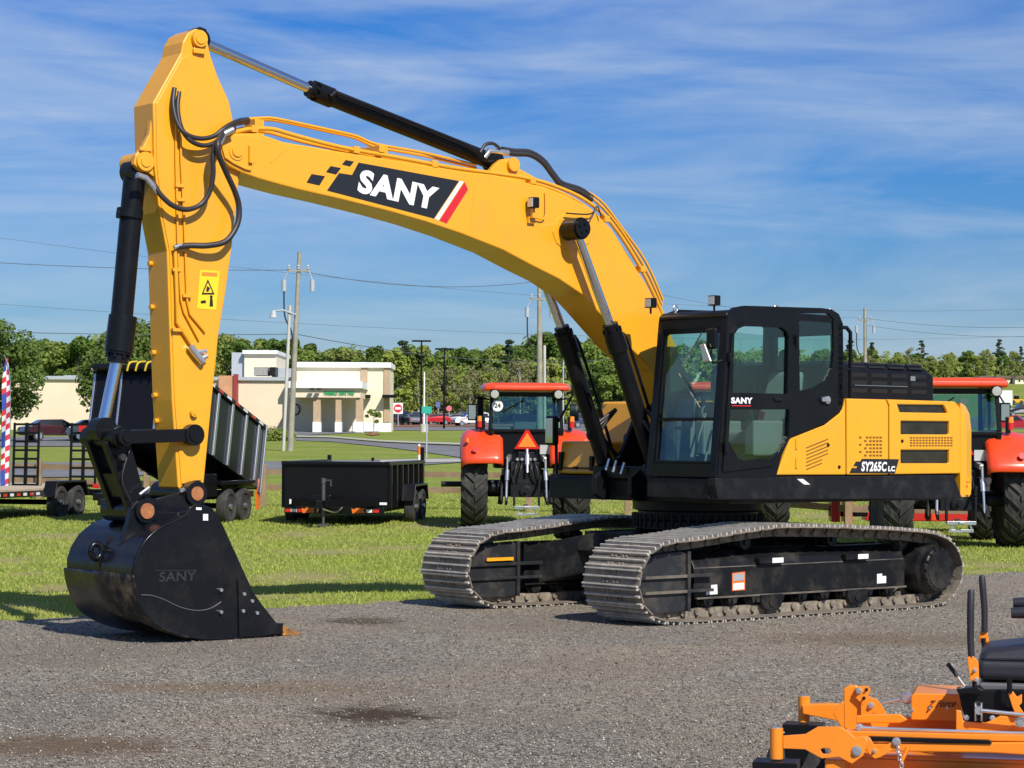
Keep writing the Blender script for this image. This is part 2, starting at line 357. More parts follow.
def mk_gravel(t, n, l, b):
    c = n.new('ShaderNodeTexCoord'); v = c.outputs['Object']
    vo = n.new('ShaderNodeTexVoronoi'); vo.inputs['Scale'].default_value = 60; l.new(v, vo.inputs['Vector'])
    sp = n.new('ShaderNodeSeparateColor'); l.new(vo.outputs['Color'], sp.inputs[0])
    rp = n.new('ShaderNodeValToRGB'); e = rp.color_ramp; e.elements[0].position = 0; e.elements[0].color = (.066, .055, .042, 1); e.elements[1].position = .93; e.elements[1].color = (.52, .46, .37, 1)
    for p_, c_ in ((.35, (.175, .155, .125)), (.7, (.34, .30, .24)), (.955, (.52, .46, .37)), (1, (.62, .57, .48))):
        k = e.elements.new(p_); k.color = (*c_, 1)
    l.new(sp.outputs[0], rp.inputs[0]); g = rp.outputs[0]
    g = mixc(n, l, rng_(n, l, noise(n, l, v, .45, 8, .6, .3), .42, .66, 0, .6), g, (.33, .25, .165))
    g = mixc(n, l, rng_(n, l, noise(n, l, v, 3.2, 8, .7), .5, .8, 0, .5), g, (.07, .062, .054))
    g = mixc(n, l, rng_(n, l, noise(n, l, v, .22, 6, .6, .5), .45, .62, 0, .45), g, (.15, .135, .115))
    # two oil and mud stains
    for (sx, sy, rx, ry, cc) in STAINS:
        mp = n.new('ShaderNodeMapping'); mp.vector_type = 'POINT'; mp.inputs['Location'].default_value = (-sx/rx, -sy/ry, 0); mp.inputs['Scale'].default_value = (1/rx, 1/ry, 0); l.new(v, mp.inputs[0])
        ln = n.new('ShaderNodeVectorMath'); ln.operation = 'LENGTH'; l.new(mp.outputs[0], ln.inputs[0])
        ad = n.new('ShaderNodeMath'); ad.operation = 'ADD'; l.new(ln.outputs['Value'], ad.inputs[0]); l.new(rng_(n, l, noise(n, l, v, 5, 8, .75), .3, .7, -.5, .7), ad.inputs[1])
        g = mixc(n, l, rng_(n, l, ad.outputs[0], .50, 1.05, .93, 0), g, cc)
    l.new(g, b.inputs['Base Color']); b.inputs['Roughness'].default_value = .85; b.inputs['Specular IOR Level'].default_value = .3
    bp_ = n.new('ShaderNodeBump'); bp_.inputs['Distance'].default_value = .016; bp_.inputs['Strength'].default_value = 1.0
    l.new(rng_(n, l, vo.outputs['Distance'], 0, .6, 1, 0), bp_.inputs['Height']); l.new(bp_.outputs[0], b.inputs['Normal'])
s1 = place(372, 716); s2 = place(362, 622)
s3_ = place(60, 748); s4_ = place(230, 690); s5_ = place(880, 640)
STAINS = [(s1.x+.02, s1.y, .55, .60, (.050, .028, .010)), (s2.x, s2.y, .5, .6, (.09, .06, .032)), (s3_.x, s3_.y, 1.0, .6, (.15, .10, .055)), (s4_.x, s4_.y, 1.6, .5, (.22, .16, .10)), (s5_.x, s5_.y, 1.6, .8, (.20, .15, .10))]
GRAVEL = ground_mat('gravel', mk_gravel)
def mk_asph(a, b2, sc_):
    def f(t, n, l, b):
        c = n.new('ShaderNodeTexCoord'); v = c.outputs['Object']
        g = mixc(n, l, rng_(n, l, noise(n, l, v, sc_, 8), .35, .65), a, b2)
        g = mixc(n, l, rng_(n, l, noise(n, l, v, 60, 2), .3, .7, 0, .35), g, tuple(x*.6 for x in a))
        l.new(g, b.inputs['Base Color']); b.inputs['Roughness'].default_value = .9
    return f
ASPH = ground_mat('asphalt', mk_asph((.15, .15, .152), (.20, .20, .20), .2))
CONC = ground_mat('pale_concrete', mk_asph((.40, .375, .33), (.50, .47, .42), .4))
MULCH = ground_mat('mulch', mk_asph((.26, .09, .035), (.36, .14, .06), 1.2))
YPNT = mat('yellow_road_paint', (.70, .45, .05), .7)

def sheet(name, xs, ys, m, dz=0, fn=None):
    X, Y = np.meshgrid(xs, ys); Z = np.array([[terr(a, b)+dz for a in xs] for b in ys])
    V = np.stack([X, Y, Z], -1).reshape(-1, 3); nx = len(xs)
    F = [(j*nx+i, j*nx+i+1, (j+1)*nx+i+1, (j+1)*nx+i) for j in range(len(ys)-1) for i in range(nx-1)]
    mb = MB(); mb.add(V.tolist(), F, True); o = mb.build(name, m); tag(o, kind='structure'); return o
xs = sorted(set(list(np.arange(-40, 41, 4.))+list(np.arange(-200, 201, 10.))+[-1500, -900, -500, -300, 300, 500, 900, 1500]))
ys = sorted(set([-300, -100, -30]+list(np.arange(0, 60, 2.))+list(np.arange(60, 460, 8.))+[600, 900, 1500, 3000]))
sheet('grass_field', xs, ys, GRASS)
# gravel yard: its far edge runs parallel to the excavator, ragged
def strip(name, near, far, m, dz, sub=1, kind='structure'):
    """sheet between two polylines of ground points, draped on the land"""
    mb = MB(); V = []; n = len(near); K = 6
    for a, b in zip(near, far):
        for k in range(K+1):
            t = k/K; x = a[0]*(1-t)+b[0]*t; y = a[1]*(1-t)+b[1]*t; V.append((x, y, terr(x, y)+dz))
    F = [(i*(K+1)+k, (i+1)*(K+1)+k, (i+1)*(K+1)+k+1, i*(K+1)+k+1) for i in range(n-1) for k in range(K)]
    mb.add(V, F, True); o = mb.build(name, m); tag(o, kind=kind); return o
A = place(-60, 624); B = place(1080, 570)
A = Vector((A.x, A.y)); B = Vector((B.x, B.y)); D = (B-A).normalized(); NN = Vector((-D.y, D.x))
far = []; near = []
for i in range(-1000, 1500, 2):
    t = i/400; p = A+(B-A)*t
    wob = .10*math.sin(i*.21)+.07*math.sin(i*.53+1)+.05*random.uniform(-1, 1)
    if i < 0 or i > 400: p = A+D*((B-A).length*t)
    q = p+NN*wob; far.append((q.x, q.y)); near.append((q.x-NN.x*60, q.y-NN.y*60))
strip('gravel_yard', near, far, GRAVEL, .006)

# loose stones on the gravel, grass blades on the field: nobody could count them
def in_yard(x, y): return (Vector((x, y))-A).dot(NN) < -.05
def scatter_mesh(name, V, F, m, label, cat, smooth=False):
    me = bpy.data.meshes.new(name); V = np.asarray(V, dtype=np.float32); F = np.asarray(F, dtype=np.int32)
    me.vertices.add(len(V)); me.vertices.foreach_set('co', V.ravel())
    k = F.shape[1]; me.loops.add(F.size); me.loops.foreach_set('vertex_index', F.ravel())
    me.polygons.add(len(F)); me.polygons.foreach_set('loop_start', np.arange(0, F.size, k, dtype=np.int32)); me.polygons.foreach_set('loop_total', np.full(len(F), k, dtype=np.int32))
    me.update(calc_edges=True); me.materials.append(m)
    o = bpy.data.objects.new(name, me); col.objects.link(o); tag(o, label, cat, kind='stuff'); return o
def rndcol_mat(name, stops, rough=.8, trans=0):
    m = bpy.data.materials.new(name); m.use_nodes = True; t = m.node_tree; n = t.nodes; l = t.links; b = n['Principled BSDF']
    g = n.new('ShaderNodeNewGeometry'); rp = n.new('ShaderNodeValToRGB'); l.new(g.outputs['Random Per Island'], rp.inputs[0])
    e = rp.color_ramp; e.elements[0].position = 0; e.elements[0].color = (*stops[0][1], 1); e.elements[1].position = 1; e.elements[1].color = (*stops[-1][1], 1)
    for p_, c_ in stops[1:-1]: e.elements.new(p_).color = (*c_, 1)
    l.new(rp.outputs[0], b.inputs['Base Color']); b.inputs['Roughness'].default_value = rough; b.inputs['Specular IOR Level'].default_value = .25
    return m, rp, b
STN, _, _ = rndcol_mat('stone_chips', [(0, (.05, .044, .037)), (.3, (.13, .112, .09)), (.65, (.27, .235, .185)), (.94, (.42, .375, .30)), (1, (.62, .57, .48))])
n = 125000
u = rng.uniform(-260, 1284, n); dd = 10.4+21*rng.uniform(0, 1, n)**1.5
x = (u-512)/CF*dd; keep = np.array([in_yard(a, b) and not any(math.hypot((a-q[0])/q[2], (b-q[1])/q[3]) < random.uniform(.1, 1.1) for q in (STAINS[0], STAINS[2])) for a, b in zip(x, dd)]); x = x[keep]; y = dd[keep]; n = len(x)
base = np.array([(1,0,0),(0,1,0),(-1,0,0),(0,-1,0),(0,0,1),(0,0,-.5)]); tri = np.array([(0,1,4),(1,2,4),(2,3,4),(3,0,4),(1,0,5),(2,1,5),(3,2,5),(0,3,5)])
s = rng.uniform(.0035, .009, n)*np.where(rng.uniform(0, 1, n) > .98, 1.5, 1); th = rng.uniform(0, 6.28, n)
bx = base[None]*rng.uniform(.6, 1.3, (n, 6, 1))*s[:, None, None]
c_, s_ = np.cos(th)[:, None], np.sin(th)[:, None]
V = np.stack([bx[..., 0]*c_-bx[..., 1]*s_+x[:, None], bx[..., 0]*s_+bx[..., 1]*c_+y[:, None], bx[..., 2]*.8+.009+s[:, None]*.2], -1).reshape(-1, 3)
F = (tri[None]+(np.arange(n)*6)[:, None, None]).reshape(-1, 3)
scatter_mesh('gravel_chips', V, F, STN, 'loose grey and pale stone chips over the gravel yard', 'gravel')

def mk_blade():
    m = bpy.data.materials.new('grass_blades'); m.use_nodes = True; n = m.node_tree.nodes; l = m.node_tree.links; b = n['Principled BSDF']
    g = n.new('ShaderNodeNewGeometry'); c = n.new('ShaderNodeTexCoord'); v = c.outputs['Object']
    a = mixc(n, l, g.outputs['Random Per Island'], (.29, .37, .04), (.52, .55, .13))
    a = mixc(n, l, rng_(n, l, noise(n, l, v, .5, 5), .4, .65, 0, .7), a, (.42, .40, .13))
    l.new(a, b.inputs['Base Color']); b.inputs['Roughness'].default_value = .7; b.inputs['Specular IOR Level'].default_value = .2
    tr = n.new('ShaderNodeBsdfTranslucent'); l.new(a, tr.inputs[0]); ms = n.new('ShaderNodeMixShader'); ms.inputs[0].default_value = .35
    l.new(b.outputs[0], ms.inputs[1]); l.new(tr.outputs[0], ms.inputs[2]); l.new(ms.outputs[0], n['Material Output'].inputs[0]); return m
n = 290000
dd = 21+44*rng.uniform(0, 1, n)**1.4; x = rng.uniform(-260, 1284, n); x = (x-512)/CF*dd
from mathutils import noise as mno
def bare(px, py): return -min(math.hypot((px-a)/c, (py-b)/d) for a, b, c, d in PATCH)+.5*mno.noise(Vector((px*1.7, py*1.7, 8.)))+.9
keep = np.array([(not in_yard(a, b+.03)) and bare(a, b) < random.uniform(-.5, .75) for a, b in zip(x, dd)]); x = x[keep]; y = dd[keep]; n = len(x)
z = np.array([terr(a, b) for a, b in zip(x, y)])
h = rng.uniform(.010, .036, n)*(.8+y/60); wd = .004+.00016*y; th = rng.uniform(0, 3.14, n); lx = rng.normal(0, .5, n)*h; ly = rng.normal(0, .5, n)*h
dx, dy = np.cos(th)*wd, np.sin(th)*wd
V = np.stack([np.stack([x-dx, y-dy, z], -1), np.stack([x+dx, y+dy, z], -1), np.stack([x+lx, y+ly, z+h], -1)], 1).reshape(-1, 3)
scatter_mesh('grass', V, np.arange(n*3).reshape(-1, 3), mk_blade(), 'short patchy green grass of the field behind the excavator', 'grass')

# roads (traced on the land), drives and verges
def gp(pts): return [(lambda q: (q.x, q.y))(place(u, v)) for u, v in pts]
strip('road', gp([(-60, 479), (60, 478), (150, 476), (280, 473), (390, 468), (470, 462.5), (560, 460), (660, 459), (1090, 462)]),
      gp([(-60, 463.5), (60, 463), (150, 463), (280, 462), (390, 460), (470, 458.5), (560, 454), (660, 452), (1090, 455)]), ASPH, .03)
strip('pavement', gp([(-60, 489), (60, 488), (150, 487), (200, 485)]), gp([(-60, 483), (60, 482.5), (150, 482), (200, 481)]), CONC, .03)
strip('kerb_strip', gp([(380, 464.2), (425, 463.4), (470, 462.6)]), gp([(380, 461), (425, 460.3), (470, 459.6)]), CONC, .05)
strip('driveway', gp([(296, 441), (330, 442), (380, 447), (420, 452), (460, 458), (520, 460)]),
      gp([(296, 437.5), (330, 438), (380, 442.5), (420, 444.5), (460, 446), (520, 447)]), ASPH, .035)
strip('driveway_kerb', gp([(296, 438.2), (330, 438.7), (380, 443), (420, 445), (460, 446.5), (520, 447.5)]),
      gp([(296, 437), (330, 437.5), (380, 441.6), (420, 443.5), (460, 444.8), (520, 445.7)]), CONC, .12)
strip('store_drive', gp([(-60, 447), (110, 447), (200, 441), (300, 436), (350, 433.5), (400, 430.8), (500, 430.6), (640, 430.6)]),
      gp([(-60, 437), (110, 437), (200, 434.5), (300, 430), (350, 429), (400, 426.5), (500, 425.5), (640, 425.5)]), ASPH, .04)
strip('car_park', gp([(388, 427), (420, 427), (500, 427), (640, 427)]), gp([(388, 419), (420, 419), (500, 419), (640, 419)]), ASPH, .05)
strip('mulch_bed', gp([(388, 427.3), (450, 427), (520, 427)]), gp([(388, 425.6), (450, 425.4), (520, 425.4)]), MULCH, .08)
strip('mulch_ring', gp([(366, 435), (372, 436), (380, 435)]), gp([(366, 434), (372, 433), (380, 434)]), MULCH, .06)
strip('right_road', gp([(960, 429), (1010, 429), (1090, 430)]), gp([(960, 418), (1010, 417), (1090, 417)]), ASPH, .05)
strip('right_dirt', gp([(960, 405), (1090, 405)]), gp([(960, 399), (1090, 399)]), mat('red_dirt', (.34, .20, .10), .95, color2=(.42, .3, .17), vscale=.05), .05)
strip('dry_field', gp([(930, 399), (1090, 399)]), gp([(930, 385), (1090, 385)]), mat('dry_hill_grass', (.22, .21, .07), .95, color2=(.33, .26, .12), vscale=.08), .05)

# ================================================================ THE EXCAVATOR
ERZ = math.pi+.69075; ELOC = (1.9077, 23.630, 0)
EX = Frame(ELOC, ERZ)
ex = empty('excavator', ELOC, ERZ, 'big yellow and black crawler excavator with its bucket resting on the gravel', 'excavator')
YB = -.17
yn, yf = YB+.24, YB-.24           # boom side faces
def off(pts, d): return pts
# ---- boom
boom_px = [(220,150),(219.5,143),(223,136.5),(228,133.6),(258,133),(284,142),(340,151.5),(400,161),(461,171),(496,175),(517,180),(545,187),(566,195),(591,208),(612,229),(629,257),(647,285),(661,312),(676,345),(692,385),(706,430),(708,452),
           (700,466),(688,468),(678,455),(665,412),(652,372),(645,362),(629,347),(602,316),(583,295),(559,279),(531,265),(503,250),(461,233.5),(425,221.5),(390,211.5),(340,199),(300,190),(281,185),(258,178.5),(243,173),(230,166.5),(223,160)]
bo = EX.P(boom_px, yn)
boom = MB(); boom.prism(bo, yf, yn); boom = boom.build('boom', YEL, ex, .014)
# reinforced cheeks round the tip and bend, weld seams
def side_plate(pts, y, t, m, parent, name, bevel=.004, holes=()):
    mb = MB(); mb.prism(EX.P(pts, y), y-.004, y+t, [EX.P(h, y) for h in holes]); return mb.build(name, m, parent, bevel)
side_plate([(221.5,150),(221,143.5),(224,137.5),(229,135.2),(246,135.5),(258,139),(255,160),(250,171),(244,169.5),(232,163.5),(224,158)], yn, .022, YEL, boom, 'pivot_cheek')
side_plate([(552,232),(556,219),(566,212),(578,212),(589,219),(593,231),(589,243),(578,250),(565,250),(556,243)], yn, .010, YEL, boom, 'pivot_cheek', .006)
side_plate([(270,162),(285,148.5),(286.5,149.5),(271.5,163)], yn, .003, YEP, boom, 'weld_seam', 0)
side_plate([(474,180),(475,180),(471.5,228),(470.5,228)], yn, .002, YEP, boom, 'weld_seam', 0)
side_plate([(622,322),(650,297),(650.6,298),(622.8,323)], yn, .002, YEP, boom, 'weld_seam', 0)
bm_ = MB(); p = EX.hit(235.5, 151, 1, yn)
bm_.cyl((p.x, yf-.03, p.z), (p.x, yn+.03, p.z), .085, n=28); bm_.cyl((p.x, yn+.03, p.z), (p.x, yn+.042, p.z), .055, n=24)
bm_.box(p.x-.16, p.x-.12, yn+.018, yn+.05, p.z-.10, p.z+.06); bm_.build('arm_pin', YEL, boom, .003)
# logo
def decal(mb, pts, y, m_i, lift): mb.prism(EX.P(pts, y), y, y+lift, mi=m_i)
lg = MB(); d0 = yn+.001
decal(lg, [(327,190.5),(339,173),(352,175),(358.5,162.5),(459,181),(434,218.5)], d0, 0, .002)
for q in ([(306.5,182.5),(311.5,174),(325,176.2),(319.4,185.4)], [(326,172),(330.5,166),(341,168),(336,174.5)], [(342,164.5),(345.5,160),(354,161.5),(350,166.5)]): decal(lg, q, d0, 0, .002)
decal(lg, [(459.8,181),(463.6,181.8),(438.6,220.2),(434.8,218.8)], d0, 1, .002)
decal(lg, [(464.4,182),(468,189.5),(446.6,223.5),(439.3,220.5)], d0, 2, .002)
o_, r_, u_ = EX.PT([(356.5,192.3),(435,210.8),(361,168.8)], d0)
V_, F_ = None, None
put_text(lg, 'SANY', o_, r_-o_, (u_-o_)*1.0, .05, 0, (0, .004, 0), 3)
lg.build('brand_panel', [BLD, WHT, RED, LOGW], boom)
# work lamp on the boom
q = EX.hit(533, 203, 1, yn+.06); lp = MB(); lp.box(q.x-.03, q.x+.05, yn+.03, yn+.13, q.z-.055, q.z+.055)
lmp = lp.build('work_lamp', BLK, boom, .012); l2 = MB(); l2.box(q.x+.048, q.x+.058, yn+.042, yn+.118, q.z-.043, q.z+.043); l2.build('lens', LGL, lmp)
l3 = MB(); l3.box(q.x-.06, q.x+.03, yn, yn+.03, q.z-.2, q.z-.13); l3.bar((q.x, yn+.06, q.z-.14), (q.x, yn+.06, q.z-.05), .03); l3.box(q.x-.05, q.x+.02, yn+.01, yn+.08, q.z-.15, q.z-.13)
l3.tube([(q.x-.05, yn+.03, q.z-.14), (q.x-.16, yn+.03, q.z-.15), (q.x-.2, yn+.02, q.z-.08), (q.x-.2, yn+.01, q.z+.12)], .008, 6, smooth_pts=4); l3.build('lamp_bracket', YEP, lmp)
# boom cylinder bracket for the arm cylinder (on top of the boom)
br = MB()
for yy in (YB-.15, YB+.09):
    br.prism(EX.P([(486,178),(489,170),(494,164),(500,159.5),(506,159),(512,162),(516,168),(534,178),(540,187)], yy+.03), yy, yy+.06)
pc = EX.hit(502.5, 166, 1, YB); br.cyl((pc.x, YB-.19, pc.z), (pc.x, YB+.19, pc.z), .07, n=24); br.build('arm_cylinder_bracket', YEL, boom, .006)

# ---- hydraulic pipes and hoses along the boom
def pipe(px, y, r, m, name='hydraulic_pipe', parent=boom, sp=3, n=8):
    mb = MB(); mb.tube(EX.PT(px, y), r, n, smooth_pts=sp); return mb.build(name, m, parent)
pipe([(232,133),(250,129),(272,129),(290,134),(340,147),(400,158),(455,168),(520,177),(552,185),(585,200),(612,224),(640,267),(660,308),(668,330)], yn-.02, .021, YEP, sp=4)
pipe([(232,131),(262,131),(300,141),(345,151),(400,161),(455,171),(520,181),(552,189),(583,205),(608,229),(636,272),(656,312)], yn-.10, .018, YEP, sp=4)
pipe([(246,119),(262,118),(278,119),(330,130),(356,136),(376,144),(420,152),(455,160),(476,165)], YB-.02, .014, YEP, sp=4)
pipe([(246,121),(262,120),(278,121),(330,132),(355,138),(376,147),(420,155),(455,163),(476,168)], YB-.08, .014, YEP, sp=4)
pipe([(560,188),(590,197),(615,222),(645,268),(662,305)], YB-.02, .016, YEP, sp=4)
pipe([(575,186),(600,200),(622,228),(646,262),(663,300)], YB-.16, .014, YEP, sp=4)
for (a, b) in ((252,128),(354,149),(379,148),(432,163),(530,180),(604,218),(640,268)):
    q = EX.hit(a, b, 1, yn-.05); cl = MB(); cl.box(q.x-.035, q.x+.035, YB-.2, yn+.005, q.z-.045, q.z+.02); cl.build('pipe_clamp', YEP, boom, .004)
for (a, b) in ((256,123),(380,149)):
    q = EX.hit(a, b, 1, YB); cl = MB(); cl.box(q.x-.05, q.x+.05, YB-.12, YB+.06, q.z-.14, q.z+.03); cl.build('pipe_clamp', YEP, boom, .004)
for dy, dv in ((0, 0), (-.07, -3)):
    pipe([(502,152+dv),(515,154+dv),(530,155+dv),(543,163+dv),(553,176+dv),(562,186+dv),(580,192+dv),(592,200+dv)], YB+dy, .026, RUB, 'hydraulic_hose', sp=5)
pipe([(480,153),(485,145),(493,143.5),(500,149)], YB+.08, .018, RUB, 'hydraulic_hose', sp=5)
pipe([(566,213),(590,214),(597,206)], yn+.06, .008, RUB, 'hydraulic_hose', sp=5)
pipe([(586,226),(592,217),(597,206),(601,216)], yn+.05, .008, RUB, 'hydraulic_hose', sp=5)
ft = MB(); ft.tube(EX.PT([(484,158),(489,151),(500,152),(508,153)], YB+.06), .03, 10); ft.build('hose_fitting', STL, boom)

# ---- arm
an, af = YB+.17, YB-.17
arm_px = [(181,53),(183,42),(188,33),(196,28.5),(203,31),(207.5,41),(211,57),(218,77),(229,101),(232.5,117),(237,140),(239,165),(240,174),(239,180),(232,246),(226,290),(219,332),(212,400),(204,482),(200,489),(192,494),(183,494),(178,487),
          (172,400),(167,251),(159.5,212),(154.5,166),(153,103)]
arm = MB(); arm.prism(EX.P(arm_px, an), af, an); arm = arm.build('arm', YEL, ex, .010)
side_plate([(155.5,104),(181,58),(190,54.5),(199,58),(207,70),(226,103),(230,118),(236,142),(237.5,176),(229,246),(209,400),(201,480),(181,484),(174,400),(169,251),(161.5,212),(156.5,166)], an, .012, YEL, arm, 'side_plate', .005)
# black filler painted as the shade in the fork slot at the top, and its pins
sl = MB(); sl.prism(EX.P([(185,58),(181,50),(184,38),(190,30),(197,27.5),(203,30),(206,40),(203,52)], YB), YB-.055, YB+.055); sl.build('fork_gap_shade', SHD, arm)
tp = EX.hit(198, 39, 1, an); mb = MB(); mb.cyl((tp.x, af-.03, tp.z), (tp.x, an+.045, tp.z), .075, n=28); mb.cyl((tp.x, an+.045, tp.z), (tp.x, an+.055, tp.z), .05, n=24)
mb.box(tp.x-.06, tp.x+.06, an+.01, an+.035, tp.z-.135, tp.z-.09); mb.build('cylinder_pin', YEL, arm, .004)
ears = MB()
for yy in (YB+.075, YB-.135):
    ears.prism(EX.P([(154,104),(151,122),(149,135),(143,147),(135.5,155),(134,164),(140,171),(149,173),(158,180),(162,190),(172,160),(172,110)], yy+.06), yy, yy+.06)
ears.build('cylinder_ears', YEL, arm, .006)
bp0 = EX.hit(144.5, 161.5, 1, YB+.135); mb = MB(); mb.cyl((bp0.x, YB-.16, bp0.z), (bp0.x, YB+.16, bp0.z), .085, n=28); mb.cyl((bp0.x, YB+.16, bp0.z), (bp0.x, YB+.17, bp0.z), .05, n=24)
mb.box(bp0.x-.06, bp0.x+.06, YB+.14, YB+.165, bp0.z+.09, bp0.z+.12); mb.build('cylinder_pin', YEL, arm, .004)
# small pipes down the arm
pipe([(176,90),(176,160),(178,250),(181,300),(184,312),(199,340)], an+.03, .011, YEP, parent=arm, sp=1, n=8)
pipe([(180,92),(181,160),(184,215),(187,300),(190,314),(205,332)], an+.03, .011, YEP, parent=arm, sp=1, n=8)
pipe([(175,250),(177,300),(177,322),(195,350)], an+.04, .019, YEP, parent=arm, sp=1, n=8)
for (a, b) in ((179,186),(182,250),(186,296),(176,270),(180,200),(176,330)):
    q = EX.hit(a, b, 1, an+.02); cb = MB(); cb.box(q.x-.045, q.x+.045, an, an+.05, q.z-.015, q.z+.015); cb.build('pipe_clamp', YEP, arm, .003)
mb = MB(); mb.tube(EX.PT([(190,346),(196,354),(203,362)], an+.05), .035, 10); mb.tube(EX.PT([(197,352),(206,351)], an+.06), .02, 8); mb.tube(EX.PT([(200,359),(207,356)], an+.06), .022, 8); mb.build('hose_coupling', STL, arm)
for v_ in (262, 306, 352, 395, 421):
    q = EX.hit(np.interp(v_, [251, 400, 487], [167, 172, 178]), v_, 1, an); bs = MB(); bs.cyl((q.x-.02, YB-.10, q.z), (q.x+.035, YB-.10, q.z), .024, n=12); bs.build('mounting_stud', YEP, arm)
q = EX.hit(192, 413, 1, an); mb = MB(); mb.cyl((q.x, an, q.z), (q.x, an+.05, q.z), .036, n=16); mb.cyl((q.x, an+.05, q.z), (q.x, an+.055, q.z), .02, n=12); mb.build('grease_boss', YEP, arm)
# warning sign on the arm
ws = MB(); d0 = an+.0135
decal(ws, [(200,270),(219.5,271),(216,310),(197,308.5)], d0, 0, .002)
decal(ws, [(202,272),(217.5,272.8),(217,276.5),(201.7,275.6)], d0+.0025, 1, .002)
decal(ws, [(201.5,294.5),(207.8,279),(214.5,294.5)], d0+.0025, 2, .002); decal(ws, [(203.5,292.8),(207.8,282.5),(212.4,292.8)], d0+.005, 0, .002)
decal(ws, [(206,291.5),(207,286),(210,288),(208.4,291.8)], d0+.0075, 2, .001)
decal(ws, [(200.5,301),(205.5,300),(206,303),(201,303.5)], d0+.0025, 2, .002); decal(ws, [(210,298.5),(212.5,298.5),(213,306.5),(209.5,306.5)], d0+.0025, 2, .002); q=EX.hit(211.2,296.8,1,d0+.0025); ws.cyl((q.x,d0+.002,q.z),(q.x,d0+.0045,q.z),.015,n=12,mi=2)
ws.build('warning_sign', [mat('sign_yellow', (.88, .62, .02), .4), mat('sign_orange', (.85, .25, .03), .4), BLD], arm)
# hoses from the boom to the arm
HY = an+.14
def hose(px, ys, r=.022, m=RUB):
    mb = MB(); mb.tube([EX.hit(a, b, 1, y) for (a, b), y in zip(px, ys)], r, 8, smooth_pts=6); return mb.build('hydraulic_hose', m, ex)
hose([(174.5,88),(173,104),(177,122),(186,134),(200,138.5),(214,136),(226,127),(238,121),(248,119.5)], [an+.03,an+.06,an+.1,HY,HY,HY,HY,yn,YB])
hose([(179,92),(177.5,108),(181,127),(190,140),(203,145.5),(216,142),(226,131),(236,124),(248,122)], [an+.03,an+.06,an+.1,HY,HY,HY,HY,yn,YB])
hose([(140,176),(152,182),(160,194),(172,205),(186,209.5),(200,205),(209,193),(213,175),(213,155),(218,140),(232,131)], [YB+.08,an+.06,an+.1,an+.12,an+.12,an+.12,HY,HY+.03,HY+.05,HY+.05,yn+.02], .024)
hose([(176,247),(190,245.5),(208,245.5),(226,241),(237,225),(239,208),(235,192),(226,172),(219,155),(218,143),(224,133),(234,129)], [an+.06,an+.08,an+.12,HY,HY,HY,HY+.02,HY+.06,HY+.1,HY+.1,yn+.08,yn], .027)
mb = MB(); mb.tube(EX.PT([(174,247.5),(180,245.5),(192,245)], an+.07), .02, 8); mb.build('hose_fitting', STL, ex)
mb = MB(); mb.tube(EX.PT([(137,175),(146,178),(152,185),(157,192)], an+.08), .028, 8); mb.build('hose_fitting', STL, ex)
mb = MB(); mb.tube(EX.PT([(219,144),(224,134),(233,129.5)], yn+.09), .03, 8); mb.build('hose_fitting', STL, ex)

# ---- hydraulic cylinders
def piston(name, p_eye, p_head, p_end, rr, rb, y, barrel_first=False, lines=True):
    a, h, e = (Vector(q) for q in (p_eye, p_head, p_end))
    d = (e-a).normalized(); g = MB()
    g.cyl(h, e, rb, n=28); L = (e-h).length
    g.cyl(h-d*.02, h+d*.17, rb*1.16, n=28); g.cyl(h-d*.10, h-d*.02, rb*.95, n=24)
    for k in range(8):
        t = 2*math.pi*k/8; M = rot_to(d); o = M @ Vector((math.cos(t), math.sin(t), 0))*rb*1.02; g.cyl(h-d*.055+o, h-d*.0+o, .014, n=6)
    g.cyl(e-d*.02, e+d*.03, rb*1.05, n=24)
    b = g.build(name, BLK, ex, 0)
    r_ = MB(); r_.cyl(a, h, rr, n=24); r_.build('rod', CHR, b)
    for c in (a, e):
        k = MB(); k.cyl((c.x, y-rb*.85, c.z), (c.x, y+rb*.85, c.z), rb*1.12, n=26); k.build('rod_eye' if c is a else 'base_eye', BLK, b, .005)
    return b, d
h_ = EX.hit
a1 = h_(197.5, 40, 1, YB); a2 = h_(317, 92, 1, YB); a3 = h_(493, 162, 1, YB)
bcy, _ = piston('arm_cylinder', (a1.x, YB, a1.z), (a2.x, YB, a2.z), (a3.x, YB, a3.z), .047, .083, YB)
mb = MB(); mb.tube(EX.PT([(335,93),(400,118),(462,143),(480,153)], YB+.12), .014, 8); mb.tube(EX.PT([(330,97),(336,92)], YB+.1), .03, 8); mb.build('cylinder_pipe', BLK, bcy)
b1 = h_(102, 430, 1, YB); b2 = h_(118.5, 352, 1, YB); b3 = h_(135, 172, 1, YB)
b4, d4 = piston('bucket_cylinder', (b1.x, YB, b1.z), (b2.x, YB, b2.z), (b3.x, YB, b3.z), .052, .098, YB)
mb = MB(); s_ = Vector((b2.x, YB, b2.z)); mb.cyl(s_-d4*.0, s_+d4*.32, .125, n=28); mb.build('rod_sleeve', BLK, b4); mb = MB(); e_ = Vector((b3.x, YB, b3.z)); mb.cyl(e_-d4*.42, e_-d4*.34, .118, n=24); mb.box(e_.x+.02, e_.x+.17, YB-.03, YB+.03, e_.z-.42, e_.z-.36); mb.build('cylinder_band', BLK, b4, .004)
